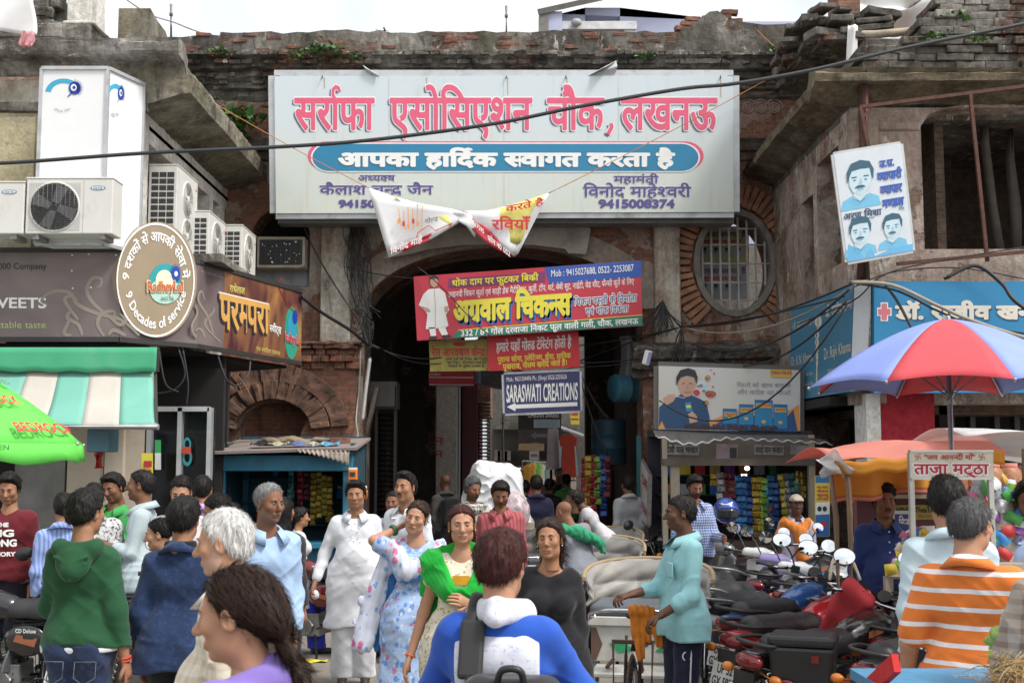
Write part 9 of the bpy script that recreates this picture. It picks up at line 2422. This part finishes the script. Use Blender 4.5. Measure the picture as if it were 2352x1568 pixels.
person('thin man in a pale blue grey shirt holding a clear plastic cup',330,10,1080,96,'d',style='short',top=cloth('pale_shirt',(.42,.5,.52),'vstripe',(.34,.42,.45),(120,.6)),sl=.8,hem=.82,bot=cloth('striped_lungi',(.22,.22,.25),'vstripe',(.1,.1,.12),(70,.6)),legw=.03,L=((.03,.06,-.27),(.02,.28,-.2)),Rr=((.03,.1,-.26),(-.05,.36,-.33)),extra=ex)
def ex(o,J,HM,bp,vb):mb=MB();mb.torus(.028,.014,HM@T(0,-.125,.045)@rotm(x=R(70)),14,7);mb.build('hair_tie',ink('tie_yellow',(.7,.6,.08)),o)
person('girl in black with a yellow hair tie on her ponytail facing left',376,8.0,1190,98,'l',style='pony',fem=True,head=(0,-8,0),top=BLK,collar=False,neck=.01,bot=DRK,w=.85,extra=ex)
person('moustached man in a pale pink shirt looking down',420,9.3,1094,178,'l',mous=True,style='short',head=(6,-18,0),top=cloth('pale_pink',(.66,.58,.6)),bot=GRY)
person('man in a lavender shirt seen from behind by the glass door',467,10.6,1092,5,'m',top=cloth('lavender',(.5,.33,.62)),bot=GRY)
person('woman with black hair tied back bowing her head by the kiosk',508,8.6,1134,110,'m',style='bun',fem=True,head=(-10,-22,0),top=cloth('dusky_top',(.12,.06,.1)),bot=DRK,collar=False)
def ex(o,J,HM,bp,vb):
 s=S();s.c((-.09,-.1,1.44),(.09,-.1,1.44),.035,k=.03).c((-.1,-.07,1.45),(0,-.15,1.33),.04,.05,k=.04).c((.1,-.07,1.45),(0,-.15,1.33),.04,.05,k=.04).e((0,-.14,1.36),(.09,.035,.08),.03)
 for k in range(3):s.c((-.09+.02*k,-.165,1.4-.035*k),(0,-.185,1.36-.04*k),.008,k=.012);s.c((.09-.02*k,-.165,1.4-.035*k),(0,-.185,1.36-.04*k),.008,k=.012)
 v,f=s.mesh(vb*.7);mesh_np('hood',v,f,cloth('bottle_green',(.018,.078,.034)),o)
 v,f=S().c((-.07,-.01,.93),(.07,-.01,.93),.14,k=.02,sy=.87).mesh(vb,cut=[lambda x,y,z:z-.935,lambda x,y,z:.895+.03*x-z]);mesh_np('undershirt',v,f,WHT,o)
 p,d=wrist(J,1,.93);band(o,p,d,M_thread,.031,.005);p,d=wrist(J,1,.99);band(o,p,d,M_thread,.031,.004)
 mb=MB()
 for x_ in(-1,1):mb.tube([(x_*.03,-.142,.86),(x_*.03,-.152,.78),(x_*.085,-.158,.745),(x_*.14,-.14,.78),(x_*.14,-.132,.86),(x_*.03,-.142,.86)],.003,4)
 mb.build('pocket_stitching',mat('jean_stitch',(.1,.11,.15),.8),o)
person('young man in a bottle green hooded top and jeans seen from behind',200,6.6,1128,-4,'m',style='full',w=.92,head=(-22,0,0),top=cloth('bottle_green',(.018,.078,.034)),hem=.93,bot=JE,collar=False,L=((.06,.06,-.27),(.0,.28,-.38)),Rr=((.06,-.02,-.28),(.1,.02,-.54)),sl=.97,extra=ex,shoe=SHO)
def ex(o,J,HM,bp,vb):v,f=S().c((-.03,-.03,1.475),(.03,-.03,1.475),.062,k=.02).mesh(vb*.7,cut=[lambda x,y,z:z-1.505,lambda x,y,z:1.45-z]);mesh_np('black_collar',v,f,BLK,o)
person('stocky man in a navy blue shirt with black collar seen from behind',424,6.7,1145,-5,'m',style='full',w=1.02,top=cloth('navy_shirt',(.018,.034,.088),'speck',(.025,.048,.12),(30,.5)),hem=.8,flare=.02,bot=BLK,sl=.82,L=((.07,-.02,-.28),(.08,.06,-.53)),Rr=((.05,.05,-.28),(-.03,.2,-.42)),extra=ex,shoe=SHO)
person('old man with thick white hair and cream checked shirt in profile',530,4.55,1174,92,'l','w','short',head=(-4,-6,0),top=cloth('cream_check',(.64,.58,.48),'check',(.5,.42,.32),(95,.6)),sl=.55,bot=cloth('beige_trouser',(.4,.34,.27)),belly=.03,w=1.08,full=.004,shoe=SHO)
def ex(o,J,HM,bp,vb):
 drape_on(o,'dupatta',cloth('violet_dupatta',(.3,.24,.5),'grad',[(0,(.05,.08,.3)),(.4,(.16,.22,.55)),(.6,(.6,.6,.68)),(.76,(.55,.48,.62)),(.9,(.3,.22,.52)),(1,(.2,.14,.42))],(1.12,3.1)),[((-.16,.03,1.42),(.0,-.07,1.475),.05,.04,.04),((.0,-.07,1.475),(.16,-.0,1.42),.04,.055,.04),((-.17,.04,1.4),(-.16,.1,1.0),.07,.1,.04),((.17,-.02,1.4),(.17,-.1,.9),.06,.12,.04),((.16,.06,1.38),(.05,.15,1.1),.06,.08,.05)],vb*.8)
 mb=MB();mb.ell(HM@Vector((.016,.109,-.033)),.003);mb.build('nose_stud',M_chrome,o)
person('young woman in profile with a long dark braid and violet dupatta nearest the camera',572,2.85,1299,84,'l','b','braid',True,head=(-4,-7,0),top=cloth('lime_print',(.12,.4,.06),'speck',(.45,.5,.4),(20,.52)),collar=False,neck=.012,bot=WHT,sl=.5,extra=ex)
person('lean grey haired man in an open light blue shirt looking right',618,7.3,1109,212,'d','g','high',head=(16,-3,0),beard=.25,top=LBL,bot=BRN,sl=.97,neck=.012,w=.95,L=((.04,-.02,-.29),(.02,.02,-.54)),shoe=SHO,extra=lambda o,J,HM,bp,vb:(lambda mb:(mb.ell(HM@Vector((0,.0925,.035)),(.004,.003,.008)),mb.build('forehead_mark',M_thread,o)))(MB()))
person('woman with long loose black hair behind the light blue shirted man',652,9.2,1140,-15,'m','k','long',True,top=cloth('black_print',(.03,.03,.035),'speck',(.4,.4,.4),(26,.62)),collar=False,bot=DRK)
person('girl in a white tunic and royal blue trousers walking right',690,12.3,1166,-72,'m','k','curly',True,top=cloth('white_lace',(.66,.66,.67),'speck',(.5,.5,.52),(60,.5)),hem=.56,sl=.45,collar=False,bot=cloth('royal_blue',(.03,.04,.4)),legw=.035,walk=.7,shoe=SHO,flare=.03)
def ex(o,J,HM,bp,vb):
 h=J[1][2];s=S();s.e((h[0],h[1]+.03,h[2]-.11),(.035,.035,.04),.02);v,f=s.mesh(.011,disp=lambda x,y,z:.009*vnoise((x*60,y*60,z*60),3));mesh_np('crumpled_tissue',v,f,WHT,o)
 mb=MB()
 for k in range(16):mb.ell((math.sin(k*1.3)*.05,.128-.0*k,1.38-.012*k),(.009,.006,.006),n=8,m=5)
 mb.build('embroidery',mat('white_embroidery',(.68,.68,.7),.9),o)
person('man in an all white kurta and pyjama walking toward the camera',818,10.6,1106,186,'m',style='full',head=(-6,0,3),top=WHT,hem=.5,flare=.045,bot=WHT,legw=.03,beard=.12,full=.006,w=1.06,belly=.02,sl=.97,neck=.012,L=((.06,-.02,-.28),(.07,.02,-.54)),Rr=((.1,-.03,-.27),(.17,.05,-.5)),walk=0,shoe=SHO,extra=ex)
person('tall young man with goatee and moustache in a white shirt looking left',935,10.0,1085,148,'m',style='quiff',mous=True,beard=.15,head=(6,2,0),top=WHT,bot=cloth('torn_jeans',(.1,.17,.3),'speck',(.3,.38,.5),(8,.58)),sl=.97,neck=.01,w=.98,shoe=SHO)
person('man in a pale lavender shirt mostly hidden behind the tall young man',905,11.8,1128,170,'d',top=cloth('pale_lavender',(.52,.48,.6)),bot=DRK)
FLO=cloth('blue_floral',(.34,.46,.68),'floral',[((.09,.22,.5),17,.52),((.62,.63,.67),23,.46),((.5,.12,.24),12,.4),((.45,.36,.16),32,.38),((.07,.12,.3),40,.36)])
FL2=cloth('pink_floral',(.55,.58,.68),'floral',[((.58,.08,.25),13,.52),((.15,.32,.62),17,.44),((.6,.58,.4),26,.4)])
def ex(o,J,HM,bp,vb):
 p,d=wrist(J,1,.86)
 for k in range(3):band(o,tuple(np.array(p)-np.array(d)*.035*k),d,mat('green_bangle',(.02,.12,.06),.2),.035,.006,'bangle')
 drape_on(o,'dupatta',FL2,[((-.17,.0,1.42),(-.07,.12,1.3),.05,.05,.04),((-.07,.12,1.3),(.06,.13,1.27),.05,.055,.04),((.06,.13,1.27),(.16,.02,1.42),.055,.05,.04),((.16,.0,1.42),(.05,-.08,1.46),.045,.04,.04)],vb*.85)
 drape_on(o,'dupatta_tail',FL2,[((.19,.0,1.38),(.3,-.02,1.05),.05,.07,.03,.5),((.3,-.02,1.05),(.36,.0,.8),.075,.085,.03,.4)],vb*.85);drape_on(o,'dupatta_lining',cloth('cornflower',(.06,.2,.5)),[((.18,-.05,1.3),(.25,-.06,.95),.05,.09,.03,.4),((.25,-.06,.95),(.24,-.06,.78),.09,.06,.03,.4),((-.1,.11,1.24),(.07,.13,1.22),.03,.03,.03)],vb*.85)
 mb=MB();mb.ell(HM@Vector((0,.0945,.028)),.0035);mb.ell(HM@Vector((0,.055,.108)),(.004,.02,.006));mb.build('bindi',M_thread,o)
person('woman in a blue floral tunic with one arm bent behind her neck',958,8.0,1149,184,'l','b','bun',True,head=(-14,-2,-12),full=.008,top=FLO,sl=.5,hem=.5,flare=.035,collar=False,neck=.02,bot=NVY,legw=.02,w=1.08,Rr=((.14,.04,.08),(-.02,-.06,.16)),nR=(-1,0,-.5),L=((.05,-.03,-.28),(-.03,.08,-.5)),extra=ex,shoe=SHO)
GRN=cloth('parrot_green',(.012,.33,.035))
def ex(o,J,HM,bp,vb):
 tor=[((-.075,0,1.29),(.075,0,1.29),.135,.135,.05,.9),((-.18,-.012,1.405),(.18,-.012,1.405),.07,.07,.05),(tuple(J[1][0]),tuple(J[1][0]+(J[1][1]-J[1][0])*.55),.066,.064,.05),(tuple(J[-1][0]),tuple(J[-1][0]+(J[-1][1]-J[-1][0])*.5),.066,.064,.05),((-.06,.1,1.25),(.06,.1,1.25),.075,.075,.05),((0,-.03,1.47),(.11,-.01,1.42),.06,.06,.04),((0,-.03,1.47),(-.11,-.01,1.42),.06,.06,.04)]
 def cut(x,y,z):
  fr=y>-.0
  lo=np.where(fr,1.06+.95*np.abs(x+.03),1.2);up=np.where(fr,1.27+2.1*np.maximum(np.abs(x)-.03,0),9)
  return np.maximum((lo-z)*.7,(z-up)*.42)
 s=S()
 for p in tor:s.c(*p[:4],k=p[4],sy=p[5]if len(p)>5 else 1)
 v,f=s.mesh(vb*.75,cut=cut,disp=lambda x,y,z:.0012*np.sin((z-np.abs(x)*1.5)*150+x*14)+.012*(.35-(1-np.abs(vnoise((x*7+z*6,y*7,z*13-x*8),4)))**4));mesh_np('dupatta',v,f,GRN,o)
 drape_on(o,'dupatta_tail',GRN,[((.16,-.1,1.3),(.2,-.1,.9),.05,.05,.03,.6),((.2,-.1,.9),(.19,-.08,.6),.05,.035,.03,.6)],vb*.9)
 p,d=wrist(J,1,.95);band(o,p,d,mat('orange_thread',(.6,.12,.03),.7),.028,.006)
 mb=MB()
 for x_ in(-1,1):mb.ell(HM@Vector((.082*x_,.0,-.037)),.006)
 mb.build('earring',mat('gold',(.6,.4,.1),.25,1),o);mb=MB();mb.grid(lambda u,v_:Vector(((u-.5)*.1,.139+.006*math.cos((u-.5)*3),1.285+.05*v_)),8,3);mb.build('orange_yoke',cloth('orange_yoke',(.6,.3,.02),'speck',(.6,.08,.1),(60,.6)),o)
PRN=cloth('cream_leaf_print',(.62,.58,.46),'floral',[((.38,.25,.04),42,.5),((.42,.08,.04),55,.4),((.2,.28,.1),60,.36)])
person('woman with a parrot green dupatta over a cream printed kurta',1062,6.9,1158,180,'l','r','long',True,head=(4,-2,2),top=PRN,hem=.42,flare=.05,sl=.2,collar=False,neck=.02,bot=cloth('white_leggings',(.6,.58,.5)),Rr=((.085,-.03,-.285),(.16,.03,-.53)),L=((.02,.06,-.27),(-.1,.22,-.2)),extra=ex,w=1.02,full=.003,shoe=SHO)
BLU=cloth('cobalt_jacket',(.022,.085,.42));SPK=cloth('speckled_white',(.6,.61,.68),'speck',(.3,.33,.55),(55,.56))
def ex(o,J,HM,bp,vb):
 s=S();s.c((-.08,-.004,1.29),(.08,-.004,1.29),.132,k=.06,sy=.88).c((-.055,0,1.08),(.055,0,1.08),.138,k=.06,sy=.88);v,f=s.mesh(vb*.8,cut=[lambda x,y,z:z-1.405,lambda x,y,z:.98-z,lambda x,y,z:y+.03+0*x,lambda x,y,z:np.abs(x)-.15+.1*np.maximum(1.2-z,0)],disp=lambda x,y,z:.004*vnoise((x*14,y*14,z*20),3)-.006);mesh_np('back_panel',v,f,SPK,o)
 s=S();s.c((-.085,.03,1.475),(0,-.1,1.49),.03,k=.03).c((.085,.03,1.475),(0,-.1,1.49),.03,k=.03).c((-.1,.02,1.45),(0,-.13,1.455),.028,k=.03).c((.1,.02,1.45),(0,-.13,1.455),.028,k=.03);v,f=s.mesh(vb*.7);mesh_np('white_collar',v,f,SPK,o)
 for sd in(1,-1):
  h,e=J[sd][2],J[sd][1];s=S();s.c(h-(h-e)*.2,h-(h-e)*.05,.052,.06);v,f=s.mesh(.01);mesh_np('white_cuff',v,f,SPK,o)
rider=person('rider in a blue and white jacket with reddish hair seen from behind',1150,4.35,1226,-8,'l','r','full',head=(-14,-4,0),top=BLU,hem=.88,collar=False,sl=1.0,bot=JE,w=1.08,seat=True,Rr=((.13,.12,-.24),(.26,.36,-.30)),L=((.11,.12,-.24),(.2,.36,-.30)),curlR=1.3,curlL=1.3,nR=(0,0,-1),nL=(0,0,-1),extra=ex,shoe=SHO,oz=-.06)
o=thing('backpack','black backpack hanging low on the back of the blue jacketed rider','backpack',(X(1178,4.1),4.17,.80),R(-8));s=S();s.b((0,-.03,.17),(.17,.1,.22),.07,.02);s.b((0,-.12,.1),(.13,.04,.12),.03,.03);s.c((-.13,-.1,.3),(.13,-.1,.3),.02,k=.02,op='-')
v,f=s.mesh(.011,disp=lambda x,y,z:.006*vnoise((x*20,y*20,z*14),3));mesh_np('bag',v,f,cloth('black_nylon',(.022,.022,.022),rough=.5),o);mb=MB();mb.tube(smooth([(-.12,-.02,.30),(-.145,.03,.42),(-.15,.08,.53),(-.145,.19,.62),(-.14,.28,.58)],5),.012,8,sx=2.6);mb.build('strap',cloth('black_nylon',(.022,.022,.022)),o);mb=MB();mb.cbox((-.149,.045,.46),(.085,.035,.2),rotm(x=R(-22)));mb.build('strap_pad',mat('black_foam',(.02,.02,.02),.7),o,bevel=.012,seg=2);mb=MB();mb.tube(smooth([(-.04,-.09,.36),(-.02,-.12,.42),(.04,-.12,.42),(.05,-.09,.36)],5),.012,6);mb.build('handle',M_blackp,o)
person('girl in a plain black top with hair tied back looking left of camera',1262,6.6,1192,178,'m','b','loose',True,head=(-12,4,3),top=BLK,sl=.95,hem=.8,flare=.02,collar=False,neck=.026,bot=BLK,w=.95,extra=lambda o,J,HM,bp,vb:(lambda mb:([mb.ell(HM@Vector((.081*x_,.0,-.038)),.005)for x_ in(-1,1)],mb.build('earring',M_chrome,o)))(MB()),shoe=SHO)
def ex(o,J,HM,bp,vb):
 mb=MB()
 for sd in(-1,1):mb.tube([(sd*.135,.02,.93),(sd*.168,.02,.7),(sd*.165,.03,.5),(sd*.155,.0,.12)],.006,5)
 mb.build('trouser_piping',WHT,o);mb=MB();mb.torus(.028,.004,T(-.165,.05,.7)@rotm(y=R(90)),18,5);mb.ell((-.167,.05,.7),(.003,.014,.014));mb.build('trouser_badge',I_white,o)
 mb=MB();mb.box((-.12,.118,1.2),(-.04,.13,1.3));mb.build('shirt_pocket',cloth('aqua',(.27,.52,.55)),o,bevel=.006)
person('slim man in an aqua shirt and navy track pants holding the white rickshaw',1566,8.0,1138,104,'k',style='short',head=(-6,-2,0),top=cloth('aqua',(.27,.52,.55)),hem=.8,flare=.015,sl=.8,bot=NVY,w=1.0,L=((.06,.04,-.29),(.02,.25,-.42)),Rr=((.02,.12,-.27),(-.06,.36,-.31)),curlL=.9,curlR=.9,nL=(0,0,-1),nR=(0,0,-1),extra=ex,shoe=SHO)
person('bearded man in a red striped shirt looking down',1150,11.4,1106,178,'d',style='full',head=(6,-22,0),mous=True,beard=.4,top=cloth('red_stripe_shirt',(.42,.1,.11),'vstripe',(.2,.05,.06),(150,.6)),bot=GRY,w=1.08)
def ex(o,J,HM,bp,vb):drape_on(o,'scarf',cloth('checked_scarf',(.5,.48,.44),'check',(.05,.05,.05),(150,.55)),[((-.1,.04,1.44),(.02,.09,1.41),.04,.045,.03),((.02,.09,1.41),(.12,.03,1.44),.045,.04,.03),((-.1,.03,1.44),(0,-.08,1.48),.04,.035,.03),((.1,.03,1.44),(0,-.08,1.48),.04,.035,.03)],vb*.8)
person('grey bearded man with a checked scarf before the white bale',1085,13.0,1098,205,'d','s','curly',head=(8,-10,0),mous=True,beard=.7,top=cloth('cream_shirt',(.42,.4,.34)),bot=DRK,extra=ex)
def ex(o,J,HM,bp,vb):s=S();s.b((0,-.17,1.2),(.13,.07,.2),.05,.02);v,f=s.mesh(vb);mesh_np('shoulder_bag',v,f,BLK,o)
person('dark shirted man with a shoulder bag entering the arch at left',1024,17.2,1088,25,'k',None,None,top=cloth('olive_drab',(.06,.055,.05)),bot=DRK,extra=ex)
def ex(o,J,HM,bp,vb):drape_on(o,'scarf',cloth('jade_scarf',(.03,.26,.13)),[(bp((-.05,.1,1.45)),bp((-.13,-.05,1.44)),.045,.05,.03),(bp((-.13,-.05,1.44)),bp((.0,-.13,1.36)),.055,.07,.04),(bp((.0,-.13,1.36)),bp((.2,-.15,1.2)),.07,.05,.04),(bp((.2,-.15,1.2)),bp((.24,-.13,1.08)),.045,.02,.03)],vb*.85,A=.014,q=(24,20,40))
person('bald rickshaw driver in a grey tee with a jade scarf over his back',1340,11.0,1142,34,'d',None,None,head=(12,-14,0),top=cloth('grey_tee',(.2,.21,.24)),sl=.5,collar=False,bot=DRK,lean=(16,-10),w=1.1,L=((.1,.12,-.24),(.12,.3,-.4)),extra=ex,oz=.1)
person('dark curly haired man in a white vest leaning over his rickshaw',1392,13.2,1098,92,'k','k','curly',head=(0,4,0),top=cloth('white_vest',(.52,.5,.52)),sl=.06,collar=False,neck=.03,bot=DRK,lean=(38,0),L=((.02,.02,-.29),(.03,.12,-.5)),w=.98,oz=.25)
for lab,px,Y,yt,rz,c in(('man in a dark indigo shirt walking away inside the arch',1232,15.6,1091,6,cloth('indigo',(.03,.03,.07))),('shadowed man in black just behind the indigo shirt',1205,17.5,1102,15,DRK),('shadowed woman in black right of the indigo shirt',1262,18.5,1098,-10,BLK),('far boy with striped shirt by the bright clothes rail',1182,23.5,1078,170,cloth('far_stripe',(.5,.5,.5),'hstripe',(.05,.05,.06),(160,0,.5))),('far person in a pink top behind the striped boy',1198,26,1070,175,cloth('far_pink',(.5,.12,.16))),('far man below the red kurta',1284,23,1074,178,DRK),('far man in green at the packet strips',1300,21,1088,20,cloth('far_green',(.1,.35,.08))),('man in a grey white shirt with a bag at the right mouth of the arch',1442,16.0,1092,20,cloth('far_white',(.4,.4,.42)))):
 person(lab,px,Y,yt,rz,'d',style='short' if 'woman' not in lab else 'bun',top=c,bot=DRK,fem='woman' in lab)
person('bearded young man in a blue checked shirt at the pan shop counter',1594,12.9,1092,196,'d',style='full',head=(-4,-18,0),beard=.85,mous=True,top=cloth('blue_check',(.08,.15,.4),'check',(.55,.58,.65),(230,.62)),bot=DRK,L=((.05,.04,-.27),(.02,.3,-.28)),Rr=((.05,.0,-.28),(.02,.15,-.45)))
o=thing('helmet','blue and black motorcycle helmet held by the checked shirt man','helmet',P(1668,1172,12.55));s=S();s.e((0,0,0),(.13,.15,.13),.02);s.b((0,-.14,-.03),(.09,.05,.045),.02,.02,'-');v,f=s.mesh(.012);mesh_np('shell',v,f,paint('helmet_blue',(.03,.07,.32)),o);mb=MB();mb.grid(lambda u,v_:Vector((.115*math.sin((u-.5)*2.6),-.145*math.cos((u-.5)*2.2),-.075+.095*v_)),12,5);mb.build('visor',mat('visor',(.02,.02,.025),.05),o,solid=.004);mb=MB();mb.tube(smooth([(-.08,-.09,.075),(-.02,-.12,.06),(.05,-.1,.085)],5),.014,6);mb.build('silver_flash',M_chrome,o)
def ex(o,J,HM,bp,vb):
 drape_on(o,'orange_stole',cloth('stole_orange',(.55,.17,.03)),[((-.13,.05,1.42),(0,.13,1.3),.045,.06,.04),((0,.13,1.3),(.15,.04,1.42),.06,.05,.04),((0,.14,1.3),(-.02,.15,1.0),.06,.07,.04),((.15,.0,1.42),(.24,.02,1.2),.05,.06,.04)],vb*.9)
 s=S();s.e((0,-.01,.05),(.088,.108,.08),.02).c((-.04,.1,.055),(.04,.1,.055),.03,k=.03,sy=1.2);v,f=s.mesh(.008,cut=lambda x,y,z:.045-z);mesh_np('cap',xf(v,HM),f,cloth('cap_beige',(.4,.33,.27)),o)
person('man in a beige cap with an orange stole sitting at the pan shop',1826,13.0,1136,182,'k',style='short',top=cloth('pale_mauve',(.42,.4,.46)),sl=.55,bot=DRK,extra=ex)
person('dim faced shopkeeper behind the pan shop counter',1764,14.85,1148,184,'d',style='full',mous=True,top=cloth('dark_green',(.02,.05,.035)),bot=DRK)
def ex(o,J,HM,bp,vb):
 v,f=S().c((-.065,0,.965),(.065,0,.965),.138,k=.02,sy=.88).mesh(vb*.8,cut=[lambda x,y,z:z-.985,lambda x,y,z:.945-z]);mesh_np('belt',v,f,BLK,o)
 mb=MB();[mb.ell((0,.13+.002*k,1.4-.075*k),.006,n=8,m=5)for k in range(6)];mb.build('button',I_white,o);p,d=wrist(J,-1,.92);band(o,p,d,M_chrome,.032,.01,'watch')
person('moustached man in a royal navy shirt standing by the snack stall',2028,9.15,1116,176,'d',style='full',mous=True,head=(2,0,0),top=cloth('royal_navy',(.022,.04,.14)),hem=.96,sl=.85,bot=GRY,belly=.03,w=1.05,L=((.08,-.02,-.27),(-.02,.16,-.42)),Rr=((.06,-.02,-.28),(.05,.06,-.52)),extra=ex,shoe=SHO)
person('woman in a greyish dress turned away behind the navy shirted man',1992,9.9,1112,62,'l',style='bun',fem=True,top=cloth('greige',(.38,.35,.32)),hem=.5,sl=.95,collar=False,bot=cloth('greige2',(.3,.28,.26)))
person('man in a pale blue shirt with black hair seen from behind at the stall sign',2172,6.25,1098,-12,'l',style='full',top=cloth('ice_blue',(.50,.62,.68)),w=1.05,bot=DRK,sl=.95,shoe=SHO)
ORS=cloth('orange_stripe',(.72,.19,.035),'hstripe',(.74,.72,.72),(84,.6,.84))
def ex(o,J,HM,bp,vb):
 mb=MB()
 for x_ in(-1,1):mb.tube([HM@Vector(q)for q in((.079*x_,-.01,.012),(.074*x_,.05,.012),(.052*x_,.102,.006))],.0028,5);mb.torus(.022,.0022,HM@T(.03*x_,.112,.002)@rotm(x=R(90)),18,5)
 mb.tube([HM@Vector((-.01,.115,.006)),HM@Vector((.01,.115,.006))],.002,4);mb.build('spectacles',M_blackp,o)
person('heavy man with greying hair and glasses in an orange and white striped polo',2222,5.3,1144,-34,'l','s','short',head=(-12,-10,0),top=ORS,sl=.6,hem=.83,flare=.01,bot=BLK,w=1.1,belly=.06,full=.006,L=((.09,-.03,-.28),(.13,.02,-.53)),Rr=((.06,.06,-.27),(-.02,.24,-.4)),extra=ex,shoe=SHO)
person('man in a brown plaid shirt with a wrist watch cut off by the right edge',2470,4.5,1150,-20,'l','s','short',top=cloth('brown_plaid',(.42,.36,.3),'check',(.25,.17,.13),(120,.6)),sl=.62,bot=DRK,w=1.1,L=((.1,.03,-.28),(.11,.14,-.5)),extra=lambda o,J,HM,bp,vb:band(o,*wrist(J,-1,.93),mat('watch_steel',(.5,.5,.48),.3,.8),.034,.011,'watch'))
person('moustached man in a sky blue shirt at the right edge behind the polo man',2362,7.4,1108,150,'d',style='full',mous=True,head=(8,-6,0),top=cloth('sky_shirt',(.4,.5,.74)),bot=DRK)
